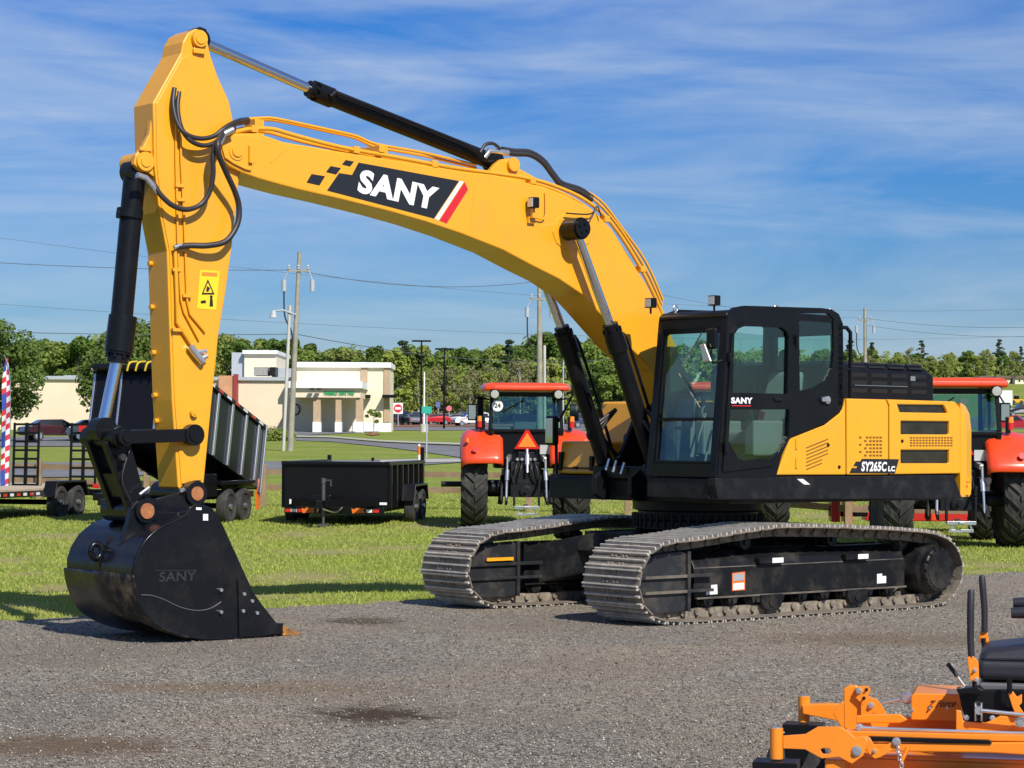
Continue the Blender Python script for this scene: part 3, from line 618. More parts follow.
for yy, px in ((YB+.38, [(575,229),(613,333),(658,478)]), (YB-.38, None)):
    if px: c1, c2, c3 = EX.PT(px, yy); keepc = (c1, c2, c3)
    else: c1, c2, c3 = [Vector((q.x, yy, q.z)) for q in keepc]
    bb, dd_ = piston('boom_cylinder', (c1.x, yy, c1.z), (c2.x, yy, c2.z), (c3.x, yy, c3.z), .048, .085, yy)
    cap = MB(); sg = 1 if px else -1; c = c1
    cap.cyl((c.x, yy-sg*.10, c.z), (c.x, yy+sg*.10, c.z), .112, n=30); cap.cyl((c.x, yy+sg*.10, c.z), (c.x, yy+sg*.13, c.z), .095, n=30); cap.cyl((c.x, YB+sg*.23, c.z), (c.x, yy-sg*.08, c.z), .085, n=24)
    for k in range(4): cap.cyl((c.x+.05*math.cos(k*1.57+.4), yy+sg*.13, c.z+.05*math.sin(k*1.57+.4)), (c.x+.05*math.cos(k*1.57+.4), yy+sg*.145, c.z+.05*math.sin(k*1.57+.4)), .014, n=6)
    cap.build('pin_cap', BLK, bb, .006)
    hp = MB(); n_ = Vector((-dd_.z, 0, dd_.x)); n_ = n_ if n_.x < 0 else -n_
    hp.tube([c2+dd_*.1+n_*.05, c2+dd_*.12+n_*.15, c2+dd_*.9+n_*.14, c2+dd_*1.35+n_*.12], .018, 8, smooth_pts=4); hp.cyl(c2+dd_*.05, c2+dd_*.2, .105, n=24); hp.build('cylinder_pipe', BLK, bb)

# ---- bucket with its ears and linkage
bk_n, bk_f = YB+.62, YB-.58
side = [(186,515),(190,507.5),(197,504.5),(206,505.5),(213,509),(218,516),(223,525),(243,569),(260,606.5),(281,632),(262,635.5),(235,637.5),(205,638.5),(185,635.5),(167,629),(150,618),(140,601),(135,583),(134.5,566),(139,552),(147,539),(160,528),(176,521)]
S = EX.P(side, bk_n)
bk = MB()
inner_hole = None
for y0, y1 in ((bk_n-.035, bk_n), (bk_f, bk_f+.035)): bk.prism(S, y0, y1)
# curved shell: from the lip round the back to the top
shell = EX.P([(281,632),(262,635.5),(235,637.5),(205,638.5),(185,635.5),(167,629),(150,618),(140,601),(135,583),(134.5,566),(139,552),(147,539),(160,528),(176,521),(186,515)], bk_n)
c0 = (6.35, .62)
def inset(P, d):
    n_ = len(P); out = []
    for i in range(n_):
        a = Vector(P[max(i-1, 0)]); b = Vector(P[min(i+1, n_-1)]); t = (b-a).normalized(); q = Vector((-t.y, t.x)); c = Vector(P[i])
        if (Vector(c0)-c).dot(q) < 0: q = -q
        out.append(tuple(c+q*d))
    return out
def smooth2(P, k=4):
    mb = []; Q = [Vector((p[0], p[1], 0)) for p in P]; out = []
    for i in range(len(Q)-1):
        a, b, c, d = Q[max(i-1, 0)], Q[i], Q[i+1], Q[min(i+2, len(Q)-1)]
        for j in range(k):
            t = j/k; r = .5*((2*b)+(c-a)*t+(2*a-5*b+4*c-d)*t*t+(3*b-a-3*c+d)*t*t*t); out.append((r.x, r.y))
    return out+[(Q[-1].x, Q[-1].y)]
sh = smooth2(shell); si = inset(sh, .03); n_ = len(sh)
V = [(p[0], y, p[1]) for y in (bk_f+.03, bk_n-.03) for p in sh]+[(p[0], y, p[1]) for y in (bk_f+.03, bk_n-.03) for p in si]
F = [(i, i+1, n_+i+1, n_+i) for i in range(n_-1)]+[(2*n_+i+1, 2*n_+i, 3*n_+i, 3*n_+i+1) for i in range(n_-1)]+[(0, n_, 3*n_, 2*n_), (n_-1, 2*n_-1, 4*n_-1, 3*n_-1)]
bk.add(V, F, True)
bucket = bk.build('bucket', BKT, ex, .006)
# wear plates over the lower shell
wp = MB(); seg = sh[int(n_*.28):int(n_*.62)]; wo = inset(seg, -.018); k = len(seg)
V = [(p[0], y, p[1]) for y in (bk_f-.012, bk_n+.012) for p in seg]+[(p[0], y, p[1]) for y in (bk_f-.012, bk_n+.012) for p in wo]
F = [(i, i+1, k+i+1, k+i) for i in range(k-1)]+[(2*k+i+1, 2*k+i, 3*k+i, 3*k+i+1) for i in range(k-1)]+[(0, k, 3*k, 2*k), (k-1, 2*k-1, 4*k-1, 3*k-1)]+[(i, i+1, 2*k+i+1, 2*k+i) for i in range(k-1)]+[(k+i+1, k+i, 3*k+i, 3*k+i+1) for i in range(k-1)]
wp.add(V, F, True); wp.build('wear_plate', mat('scuffed_bucket_steel', (.008, .009, .011), .32, spec=.3, bump=.2, bscale=7, dirt=(.30, .22, .13), dscale=5, damt=.32), bucket)
sc_ = MB()     # side cutter, rim strip, embossed lettering, weld bead
sc_.prism(EX.P([(237,580),(243,580),(262,606),(283,632.5),(262,636),(238,637)], bk_n), bk_n, bk_n+.022); sc_.build('side_cutter', BKT, bucket, .004)
rim = MB(); rim.tube(EX.PT([(186,515),(176,521),(160,528),(147,539),(139,552),(134.5,566),(135,583),(140,601),(150,618),(167,629),(185,635.5),(205,638.5),(235,637.5),(262,635.5)], bk_n-.004), .011, 8, smooth_pts=4)
rim.build('rim_bead', BKT, bucket)
wl = MB(); wl.tube(EX.PT([(141,595),(152,595.5),(165,600),(180,607),(196,610.5),(210,608.5),(221,602)], bk_n+.003), .0045, 6, smooth_pts=4); wl.build('scratch_line', mat('bare_scratch', (.16, .16, .17), .4, .5), bucket)
em = MB(); o_, r_, u_ = EX.PT([(159,582),(196,580.5),(159.5,572)], bk_n+.001); put_text(em, 'SANY', o_, r_-o_, u_-o_, .02, 0, (0, .002, 0))
for a, b, c, d in ((155,570,156,588),(155,570,197,570.8)):
    em.prism(EX.P([(a,b),(c if c > 160 else a+.6, b if c > 160 else d),(c if c > 160 else a+.6, b+.6 if c > 160 else d),(a, b+.6 if c > 160 else d)], bk_n), bk_n, bk_n+.002) if c > 160 else None
em.build('embossed_lettering', mat('embossed_black', (.026, .027, .03), .3, coat=.2), bucket)
for a, b in ((229,590),(244,594),(252,601),(243,611),(257,613),(229,612)):
    q = h_(a-8 if a < 235 else a, b, 1, bk_n+.022); bl = MB(); bl.cyl((q.x, bk_n, q.z), (q.x, bk_n+.034, q.z), .016, n=8); bl.build('cutter_bolt', STL, bucket)
st = MB()
decal(st, [(203,514),(208,514),(208,520.5),(203,520.5)], bk_n+.001, 0, .002); decal(st, [(196,507.3),(201.5,507.5),(201.5,510),(196,509.8)], bk_n+.001, 0, .002); st.build('sticker', WHT, bucket)
# teeth
lipx = S[9][0]
for i in range(5):
    y = bk_f+.07+i*(bk_n-bk_f-.14)/4
    th = MB(); x = lipx
    th.hexa([(x+.16, y-.05, .02), (x+.16, y+.05, .02), (x-.04, y+.05, .02), (x-.04, y-.05, .02)][::-1], [(x+.16, y-.05, .13), (x+.16, y+.05, .13), (x-.04, y+.05, .12), (x-.04, y-.05, .12)][::-1])
    o1 = th.build('tooth_adapter', BKT, bucket, .006)
    t2 = MB(); t2.hexa([(x-.03, y-.055, .008), (x-.03, y+.055, .008), (x-.25, y+.035, .006), (x-.25, y-.035, .006)][::-1], [(x-.03, y-.055, .105), (x-.03, y+.055, .105), (x-.24, y+.03, .02), (x-.24, y-.03, .02)][::-1])
    t2.build('tooth', mat('worn_orange_tooth', (.50, .20, .03), .55, color2=(.10, .06, .035), vscale=14, bump=.2) if i == 4 else BKT, o1, .008)
# ears
ear_px = [(188,489),(192,481.5),(199,480),(205,484),(207,492),(204,500),(205,506),(196,506),(188,508),(182,520),(176,523),(158,530),(143,540),(131,551),(123,556),(119,551),(121,541),(128,522),(131,508),(137,501),(146,499),(158,499),(172,495),(182,492)]
for yy in (YB+.205, YB-.265):
    mb = MB(); mb.prism(EX.P(ear_px, yy+.06), yy, yy+.06); e_ = mb.build('bucket_ear', BKT, bucket, .008)
ep1 = h_(197, 493.5, 1, YB+.30); ep2 = h_(147, 511, 1, YB+.30)
for q, r_ in ((ep1, .062), (ep2, .068)):
    mb = MB(); mb.cyl((q.x, YB-.34, q.z), (q.x, YB+.30, q.z), .105, n=30); a_ = mb.build('pin_boss', BKT, bucket, .008)
    mb = MB(); mb.cyl((q.x, YB-.35, q.z), (q.x, YB+.312, q.z), r_, n=26); mb.build('bucket_pin', RST, bucket, .004)
mb = MB(); q = h_(142, 506, 1, YB+.27); mb.tube([(q.x+.03, YB+.28, q.z+.1), (q.x-.06, YB+.28, q.z+.16)], .016, 8); mb.build('grease_nipple', STL, bucket); mb = MB(); q = h_(185, 490, 1, YB+.27); mb.tube([(q.x+.02, YB+.28, q.z), (q.x+.05, YB+.3, q.z)], .02, 8); mb.build('grease_nipple', STL, bucket)
mb = MB(); mb.prism(EX.P([(158,530),(168,512),(188,508),(184,520)], YB+.3), bk_f+.03, bk_n-.15); mb.build('top_gusset', BKT, bucket, .006)
# lifting eye on the back of the shell
mb = MB(); pth = []
q = h_(100, 551, 1, YB)
for k in range(13): pth.append((q.x+.04+.055*math.cos(math.pi*2*k/12), YB, q.z+.065*math.sin(2*math.pi*k/12)))
mb.tube(pth, .03, 8); mb.prism([(q.x-.12, q.z-.2), (q.x+.02, q.z-.16), (q.x+.03, q.z-.08), (q.x-.08, q.z+.14), (q.x-.15, q.z+.1)], YB-.03, YB+.03); mb.build('lifting_eye', BKT, bucket)
# linkage: idler links, bucket link
k1 = h_(121, 437.5, 1, YB+.25); k2 = h_(193, 435, 1, YB+.25)
for yy in (YB+.215, YB-.275):
    mb = MB(); mb.bar((k1.x, yy+.03, k1.z), (k2.x, yy+.03, k2.z), .06, .115); mb.cyl((k1.x, yy-.01, k1.z), (k1.x, yy+.07, k1.z), .095, n=28); mb.cyl((k2.x, yy-.01, k2.z), (k2.x, yy+.075, k2.z), .095, n=28)
    mb.cyl((k2.x, yy+.07, k2.z), (k2.x, yy+.085, k2.z), .06, n=24); mb.build('idler_link', BLK, ex, .008)
mb = MB(); mb.cyl((k2.x, YB-.28, k2.z), (k2.x, YB+.22, k2.z), .06, n=24); mb.build('link_pin', BLK, ex)
mb = MB(); mb.cyl((k1.x, YB-.33, k1.z), (k1.x, YB+.36, k1.z), .07, n=26)
for y0, y1 in ((-.31,-.18),(-.14,-.09),(.09,.15),(.19,.26)): mb.cyl((k1.x, YB+y0, k1.z), (k1.x, YB+y1, k1.z), .098, n=28)
mb.cyl((k1.x, YB+.36, k1.z), (k1.x, YB+.375, k1.z), .045, n=20); mb.build('rod_pin', BLK, ex, .005)
mb = MB(); kb = ep2; d_ = Vector((kb.x-k1.x, 0, kb.z-k1.z)).normalized(); nn_ = Vector((-d_.z, 0, d_.x))
for y0, y1 in ((-.19,-.11),(.11,.19)):
    p0 = Vector((k1.x, YB, k1.z)); p1 = Vector((kb.x, YB, kb.z))
    poly = [(p0+nn_*.13), (p0-nn_*.11), (p1-nn_*.08), (p1+nn_*.10)]
    mb.prism([(p.x, p.z) for p in poly], YB+y0, YB+y1)
poly = [(p0+d_*.3+nn_*.10), (p0+d_*.3-nn_*.05), (p1-d_*.15-nn_*.05), (p1-d_*.15+nn_*.08)]
mb.prism([(p.x, p.z) for p in poly], YB-.12, YB+.12); mb.cyl((k1.x, YB-.2, k1.z), (k1.x, YB+.2, k1.z), .10, n=28); mb.cyl((kb.x, YB-.2, kb.z), (kb.x, YB+.2, kb.z), .1, n=24)
mb.build('bucket_link', BLK, ex, .008)
mb = MB(); mb.tube([(k1.x-.12, YB+.2, k1.z-.1), (k1.x-.02, YB+.24, k1.z-.35), (k1.x-.12, YB+.22, k1.z-.55)], .006, 6, smooth_pts=5); mb.cyl((k1.x, YB+.26, k1.z-.17), (k1.x, YB+.30, k1.z-.17), .03, n=12); mb.build('grease_line', RUB, ex)

# ================================================================ undercarriage
def catmull(P, k):
    n_ = len(P); out = []
    for i in range(n_):
        a, b, c, d = (np.array(P[(i+j) % n_]) for j in (-1, 0, 1, 2))
        for j in range(k):
            t = j/k; out.append(.5*((2*b)+(c-a)*t+(2*a-5*b+4*c-d)*t*t+(3*b-a-3*c+d)*t**3))
    return out
loop = [(1.83-1.0*i, 0.0) for i in range(0, 1)]
loop = [(1.55,0),(.8,0),(0,0),(-.9,0),(-1.75,0),(-2.15,.03),(-2.37,.15),(-2.49,.36),(-2.44,.58),(-2.26,.75),(-1.95,.83),(-1.4,.875),(-.85,.905),(-.3,.93),(.25,.945),(.6,.93),(1.1,.885),(1.55,.845),(1.92,.82),(2.18,.72),(2.32,.51),(2.325,.30),(2.20,.12),(1.95,.02)]
LP = catmull(loop, 12); LP.append(LP[0]); seglen = [0]
for a, b in zip(LP, LP[1:]): seglen.append(seglen[-1]+float(np.linalg.norm(b-a)))
TOT = seglen[-1]
def at(s):
    s %= TOT; i = int(np.searchsorted(seglen, s, 'right'))-1; i = min(i, len(LP)-2); t = (s-seglen[i])/(seglen[i+1]-seglen[i]); return LP[i]*(1-t)+LP[i+1]*t
NS = 54; PI_ = TOT/NS
def shoe_track(yc, w_):
    T = MB(); C = MB()
    for k in range(NS):
        a = at(k*PI_); b = at((k+1)*PI_); d = (b-a); L = np.linalg.norm(d); d = d/L; nrm = np.array([d[1], -d[0]])   # outward
        cen = np.array([-.13, .45]); mid = (a+b)/2
        if np.dot(mid-cen, nrm) < 0: nrm = -nrm
        jit = random.uniform(-.003, .003)
        def pt(s_, h, y): q = a+d*s_+nrm*(h+jit); return (q[0], y, q[1])
        y0, y1 = yc-w_/2, yc+w_/2
        def hexb(s0, s1, h0, h1, ya, yb):
            return [pt(s0, h0, ya), pt(s1, h0, ya), pt(s1, h0, yb), pt(s0, h0, yb), pt(s0, h1, ya), pt(s1, h1, ya), pt(s1, h1, yb), pt(s0, h1, yb)]
        FA = [(0,3,2,1),(4,5,6,7),(0,1,5,4),(1,2,6,5),(2,3,7,6),(3,0,4,7)]
        # plate with chamfered corners (octagonal plan)
        ch = .035
        prof = [(0.004, y0+ch), (.004+ch*.6, y0), (L-.03, y0), (L+.012, y0+ch), (L+.012, y1-ch), (L-.03, y1), (.004+ch*.6, y1), (.004, y1-ch)]
        lo = [pt(s_, -.040, y) for s_, y in prof]; hi = [pt(s_, -.028, y) for s_, y in prof]
        T.add(lo+hi, [tuple(range(8))[::-1], tuple(range(8, 16))]+[(i, (i+1) % 8, 8+(i+1) % 8, 8+i) for i in range(8)])
        for g in (.022, L/2, L-.018):
            T.add([pt(g-.012, -.029, y0+.012), pt(g+.012, -.029, y0+.012), pt(g+.012, -.029, y1-.012), pt(g-.012, -.029, y1-.012), pt(g-.008, 0, y0+.012), pt(g+.008, 0, y0+.012), pt(g+.008, 0, y1-.012), pt(g-.008, 0, y1-.012)], FA, False, 1)
        for s_ in (L*.27, L*.73):
            for y in (yc-.10, yc-.05, yc+.05, yc+.10): T.add(hexb(s_-.012, s_+.012, -.028, -.014, y-.012, y+.012), FA)
        for y in (yc-.19, yc+.145): C.add(hexb(.012, L-.012, -.135, -.042, y, y+.045), FA)
        p0 = pt(0, -.10, yc-.215); p1 = pt(0, -.10, yc+.215); C.cyl(p0, p1, .032, n=10)
    return T, C
for yc in (1.29, -1.29):
    T, C = shoe_track(yc, .80); t_ = T.build('crawler_track', [TRK, GRO], ex); C.build('track_chain', CHN, t_)
    sg = 1 if yc > 0 else -1
    fr = MB(); ys_ = yc+sg*.21; yi = yc-sg*.21
    # side frame: box beam with sloping shoulders
    sec = [(-.21,.24),(.21,.24),(.21,.52),(.17,.60),(.04,.68),(-.21,.68)]
    x0, x1 = -1.72, 1.40
    V = [(x0, yc+sg*p[0], p[1]) for p in sec]+[(x1, yc+sg*p[0], p[1]) for p in sec]
    fr.add(V, [tuple(range(6))[::-1], tuple(range(6, 12))]+[(i, (i+1) % 6, 6+(i+1) % 6, 6+i) for i in range(6)])
    fr.box(x0, x1, yc-.235, yc+.235, .225, .245)
    frame = fr.build('track_frame', FRM, ex, .010)
    tq = MB(); tq.hexa([(-1.70, yc+sg*.208, .524), (1.38, yc+sg*.208, .524), (1.38, yc-.20*sg, .684), (-1.70, yc-.20*sg, .684)], [(-1.70, yc+sg*.205, .532), (1.38, yc+sg*.205, .532), (1.38, yc-.20*sg, .694), (-1.70, yc-.20*sg, .694)]); tq.build('dusty_top_plate', DST, frame)
    tq = MB(); tq.box(-1.71, 1.39, yc+sg*.236, yc+sg*.242, .226, .244); tq.build('worn_flange', DST, frame)
    g = MB()   # front guard hiding the idler
    for s2 in (-1, 1):
        yy = yc+s2*.24
        g.prism([(2.18,.52),(2.21,.40),(2.18,.27),(2.09,.14),(1.98,.115),(1.62,.12),(1.52,.14),(1.50,.66),(1.62,.70),(1.95,.68),(2.11,.62)], yy-.015, yy+.015)
        g.prism([(2.20,.48),(2.20,.445),(1.2,.445),(1.2,.48)], yy, yy+s2*.045); g.prism([(2.18,.33),(2.18,.30),(1.2,.30),(1.2,.33)], yy, yy+s2*.045)
        g.box(1.52, 1.56, yy-.015, yy+.05*s2, .12, .70)
    g.build('idler_guard', mat('guard_plate_grey', (.020, .022, .025), .38, spec=.4, dirt=(.14, .115, .09), dscale=3, damt=.5), frame, .005)
    g = MB()
    for z_ in (.4625, .315): g.box(1.57, 2.12, yc+sg*.286, yc+sg*.291, z_-.014, z_+.014)
    g.build('worn_rib_edge', DST, frame)
    i_ = MB(); i_.rings([(-.10,.05),(-.10,.26),(-.075,.30),(-.05,.34),(.05,.34),(.075,.30),(.10,.26),(.10,.05)], (1.91, yc, .42), (0, 1, 0), 32, smooth=False); i_.build('idler_wheel', FRM, frame)
    s3 = MB()
    prof = []
    for k in range(21):
        t0 = 2*math.pi*k/21
        for dt, r in ((-.10,.315),(-.05,.375),(.05,.375),(.10,.315)): prof.append((-2.08+r*math.cos(t0+dt), .41+r*math.sin(t0+dt)))
    s3.prism(prof, yc-.03, yc+.03); s3.build('sprocket', TRK, frame)
    fd = MB(); fd.rings([(0,.23),(.10,.285),(.14,.285),(.30,.265),(.34,.245),(.40,.235),(.415,.22)], (-2.08, yc-sg*.02, .41), (0, sg, 0), 36)
    fd.rings([(0,.21),(.012,.205)], (-2.08, yc+sg*.395, .41), (0, sg, 0), 30)
    for k in range(16):
        t0 = 2*math.pi*k/16; fd.cyl((-2.08+.225*math.cos(t0), yc+sg*.33, .41+.225*math.sin(t0)), (-2.08+.225*math.cos(t0), yc+sg*.405, .41+.225*math.sin(t0)), .013, n=6)
    fd.build('final_drive', FRM, frame)
    for k in range(9):
        x = 1.22-k*.335; ro = MB()
        ro.rings([(-.20,.05),(-.20,.065),(-.15,.07),(-.145,.085),(-.11,.085),(-.10,.065),(.10,.065),(.11,.085),(.145,.085),(.15,.07),(.20,.065),(.20,.05)], (x, yc, .20), (0, 1, 0), 20, smooth=False)
        ro.prism([(x-.05,.165),(x+.05,.165),(x+.075,.235),(x-.075,.235)], ys_-.01, ys_+sg*.02); ro.cyl((x, ys_, .19), (x, ys_+sg*.045, .19), .028, n=12)
        ro.build('track_roller', FRM, frame)
    for x in (.36, -.92):
        ro = MB(); ro.prism([(x-.02,.08),(x+.02,.07),(x+.12,.10),(x+.15,.16),(x+.155,.235),(x-.155,.235),(x-.15,.16),(x-.12,.10)], ys_+sg*.0, ys_+sg*.055)
        ro.rings([(0,.05),(.012,.05),(.012,.035)], (x, ys_+sg*.055, .16), (0, sg, 0), 16); ro.build('roller_guard', FRM, frame, .008)
    for x in (.62, -.66):
        ro = MB(); ro.rings([(-.14,.04),(-.14,.075),(-.03,.075),(-.02,.055),(.02,.055),(.03,.075),(.14,.075),(.14,.06)], (x, yc, .76), (0, 1, 0), 22, smooth=False)
        ro.prism([(x-.06,.60),(x+.06,.60),(x+.05,.78),(x-.05,.78)], yc-sg*.20, yc-sg*.16); ro.cyl((x, yc+sg*.14, .76), (x, yc+sg*.165, .76), .03, n=12)
        ro.build('carrier_roller', FRM, frame)
    for x in (.28, -1.0):
        ro = MB(); ro.box(x-.10, x+.26, ys_-.02, ys_+sg*.05, .545, .605); b_ = ro.build('step_pad', FRM, frame, .006)
        d_ = MB(); d_.box(x-.08, x+.08, ys_+sg*.051, ys_+sg*.054, .55, .60); d_.build('reflective_strip', WHT, b_)
if True:   # stickers on the near frame
    yy = 1.503
    st = MB()
    for pts in ([(706,592),(711,590),(711,585),(717,584.5),(717.5,594),(706,595)], [(877,580),(877,574),(882,573.5),(882,576),(886,576),(886,583),(877,583.5)]): st.prism(EX.P(pts, yy), yy-.001, yy+.002, mi=0); st.build('safety_sticker', WHT, ex); st = MB()
    st.prism(EX.P([(732,573),(745,571.5),(745,590),(732,591)], yy), yy-.001, yy+.002, mi=1)
    st.prism(EX.P([(733,574),(744,573),(744,580),(733,581)], yy+.002), yy+.0021, yy+.004, mi=2); st.prism(EX.P([(733,583.5),(744,582.5),(744,589),(733,590)], yy+.002), yy+.0021, yy+.004, mi=0)
    st.build('safety_sticker', [WHT, ORG, mat('sticker_grey', (.35, .36, .38), .5)], ex)
cf = MB()
cf.box(-.95, .80, -.80, .80, .42, .80)
for sx in (1, -1):
    for sy in (1, -1):
        x0 = (.45 if sx > 0 else -.55); xe = (1.15 if sx > 0 else -1.35)
        cf.hexa([(x0-.35*sx, sy*.55, .40), (x0+.35*sx, sy*.55, .40), (xe+.05*sx, sy*1.10, .24), (xe-.60*sx, sy*1.10, .24)], [(x0-.35*sx, sy*.55, .80), (x0+.35*sx, sy*.55, .80), (xe+.05*sx, sy*1.10, .66), (xe-.60*sx, sy*1.10, .66)])
cf.build('centre_frame', FRM, ex, .012)
cs = MB(); cs.hexa([(.80, -.80, .42), (.80, .80, .42), (.5, .80, .42), (.5, -.80, .42)], [(.95, -.80, .60), (.95, .80, .60), (.5, .80, .80), (.5, -.80, .80)]); cs.build('front_cross_beam', FRM, ex, .01)
sr = MB(); sr.rings([(0,.62),(.04,.69),(.12,.69),(.14,.64),(.22,.64),(.24,.70),(.34,.70)], (-.12, 0, .80), (0, 0, 1), 60, smooth=False)
for k in range(48):
    t0 = 2*math.pi*k/48; sr.cyl((-.12+.695*math.cos(t0), .695*math.sin(t0), .86), (-.12+.695*math.cos(t0), .695*math.sin(t0), 1.0), .016, n=6)
sr.build('swing_ring', FRM, ex)
yr = MB(); q = h_(498, 570, 0, 2.05)
yr.prism([(q.z-.02, 0)], 0, 0) if False else None
yc = -1.29+.24+.045
yr.box(1.62, 1.98, yc+.004, yc+.012, .50, .535); yr.build('yellow_track_arrow', YEL, ex)

# ================================================================ upper structure
dk = MB()
# main deck and skirts
dk.prism([(1.08,1.41),(1.08,1.33),(1.04,1.19),(-2.72,1.15),(-2.60,1.36),(-2.60,1.41)], 1.36, 1.47)
dk.box(-2.6, .78, -1.40, 1.36, 1.14, 1.36)
dk.prism([(.72,1.40),(.72,1.19),(-2.72,1.15),(-2.60,1.38)], -1.47, -1.36)
dk.box(1.06, .98, .46, 1.36, 1.19, 1.40); dk.box(.62, .72, -1.4, -.62, 1.17, 1.38)
deck = dk.build('deck_frame', DGR, ex, .014)
mb = MB(); o_, r_, u_ = EX.PT([(800,476.6),(806,476.6),(800,476.6)], 1.472); mb.prism(EX.P([(797,479),(803,479),(810,484.5),(804,484.5)], 1.4705), 1.4705, 1.473); mb.build('decal', WHT, deck)
for yy in (YB+.25, YB-.31):
    mb = MB(); mb.prism([(.98,1.20),(.98,1.38),(.85,1.47),(.62,1.60),(.42,1.98),(.28,1.98),(.05,1.62),(-.5,1.45),(-.5,1.14),(.85,1.14)], yy, yy+.06); mb.build('boom_bracket', BLK, ex, .01)
mb = MB(); mb.cyl((.35, YB-.42, 1.78), (.35, YB+.42, 1.78), .08, n=24); mb.cyl((keepc[2].x, YB-.48, keepc[2].z), (keepc[2].x, YB+.48, keepc[2].z), .07, n=24); mb.build('boom_pivot_pin', BLK, ex)
for i, (dx_, dz_) in enumerate(((0,0),(.08,.08),(.16,.0))):
    mb = MB(); mb.tube([(.3+dx_, .32, 1.45), (.62+dx_, .34, 1.75+dz_), (.78+dx_, .30, 1.95+dz_), (.72+dx_, .18, 2.02+dz_), (.5, .1, 2.2)], .022, 8, smooth_pts=5)
    mb.build('hydraulic_hose', RUB, ex); mb = MB()
    mb.tube([(.3+dx_, -.60, 1.45), (.66+dx_, -.58, 1.72+dz_), (.8+dx_, -.55, 1.86), (.62, -.5, 2.1)], .022, 8, smooth_pts=5); mb.build('hydraulic_hose', RUB, ex)
for a, b in ((606,470),(613,472),(621,474)):
    q = h_(a, b, 0, .9); mb = MB(); mb.tube([(q.x, q.y, q.z), (q.x-.03, q.y+.02, q.z+.12)], .016, 8); mb.build('hose_fitting', STL, ex)
mb = MB(); mb.box(.2, .85, -.62, .40, 1.36, 1.50); mb.build('valve_cover', BLK, ex, .02)

# ---- cab
cabL = 1.47; cabR = .47
side_o = EX.P([(717.5,477.5),(727,330),(727.8,318),(730,311.5),(735,307.5),(745,305.6),(822,308),(832,309.5),(839,314),(843,323.6),(844,398),(842,409.5),(825,423.5),(790,437.5),(782,455),(776,477.5)], cabL)
w1 = EX.P([(733,334),(737,328.5),(743,326),(781,327),(786,331),(788,337),(787,394.5),(731,393.4)], cabL)
w2 = EX.P([(729,409),(789,409),(788,436),(780,452),(769,459),(745,461),(737,459),(727,441)], cabL)
w3 = EX.P([(799,313),(829,313.6),(833.5,319),(834,350),(832,368),(825,381),(814,387.5),(800,391)], cabL)
cb = MB(); cb.prism(side_o, cabL-.05, cabL, [w1, w2, w3])
mirror_h = [(p[0], p[1]) for p in side_o]
cb.prism(EX.P([(717.5,477.5),(727,330),(730,311.5),(745,305.6),(822,308),(839,314),(843,323.6),(844,398),(844,477.5)], cabL), cabR, cabR+.05,
         [EX.P([(733,334),(741,327),(786,330),(790,436),(769,461),(737,461),(727,441)], cabL), EX.P([(799,318),(829,318),(833,325),(832,395),(800,400)], cabL)])
zt, zb = 3.02, 1.41
def fx(z): return 1.075+(.905-1.075)*(z-zb)/(zt-zb)
for y in (cabR+.035, cabL-.045): cb.bar((fx(zb)-.03, y, zb), (fx(zt)-.03, y, zt-.02), .075, .07, up=(1, 0, 0))
for y in (cabR+.04, cabL-.04): cb.bar((-.735, y, 2.15), (-.735, y, zt-.02), .08, .07, up=(1, 0, 0))
cb.box(fx(zb)-.06, fx(zb), cabR+.05, cabL-.05, zb, zb+.13)
cb.box(fx(2.92)-.05, fx(2.92)+.005, cabR+.05, cabL-.05, 2.90, 3.02)
cb.box(-.78, -.73, cabR+.05, cabL-.05, zb, 2.2); cb.box(-.78, -.73, cabR+.05, cabL-.05, 2.88, 3.02)
cb.box(-.75, 1.0, cabR+.04, cabL-.04, zb, zb+.06)
cab = cb.build('cab', BLK, ex, .012)
rf = MB(); rf.prism([(.93,2.99),(.93,3.035),(.88,3.075),(-.70,3.085),(-.77,3.05),(-.78,2.99)], cabR+.01, cabL-.012)
rf.build('roof', BLK, cab, .02)
g = MB(); g.box(-.4, .55, cabR+.2, cabL-.2, 3.082, 3.10); g.build('roof_hatch', DGR, cab, .008)
for k, (x, y) in enumerate(((.80, .60), (.1, 1.35), (-.72, 1.35))):
    r_ = MB(); pth = [(x+.03*math.cos(t), y, 3.125+.032*math.sin(t)) for t in [2*math.pi*i/12 for i in range(13)]]; r_.tube(pth, .008, 6); r_.cyl((x, y, 3.06), (x, y, 3.10), .014, n=8); r_.build('lifting_eyebolt', STL, cab)
# windscreen in two panes, with the bar between
zm = 1.985
wn = MB(); wn.hexa([(fx(zm)-.04, cabR+.07, zm+.02), (fx(zm)-.04, cabL-.09, zm+.02), (fx(zm)-.046, cabL-.09, zm+.02), (fx(zm)-.046, cabR+.07, zm+.02)], [(fx(2.9)-.04, cabR+.07, 2.9), (fx(2.9)-.04, cabL-.09, 2.9), (fx(2.9)-.046, cabL-.09, 2.9), (fx(2.9)-.046, cabR+.07, 2.9)])
wn.hexa([(fx(1.54)-.04, cabR+.07, 1.54), (fx(1.54)-.04, cabL-.09, 1.54), (fx(1.54)-.046, cabL-.09, 1.54), (fx(1.54)-.046, cabR+.07, 1.54)], [(fx(zm)-.04, cabR+.07, zm-.02), (fx(zm)-.04, cabL-.09, zm-.02), (fx(zm)-.046, cabL-.09, zm-.02), (fx(zm)-.046, cabR+.07, zm-.02)])
wn.build('windscreen', GLS, cab)
wb = MB(); wb.bar((fx(zm)-.03, cabR+.05, zm), (fx(zm)-.03, cabL-.06, zm), .035, .03)
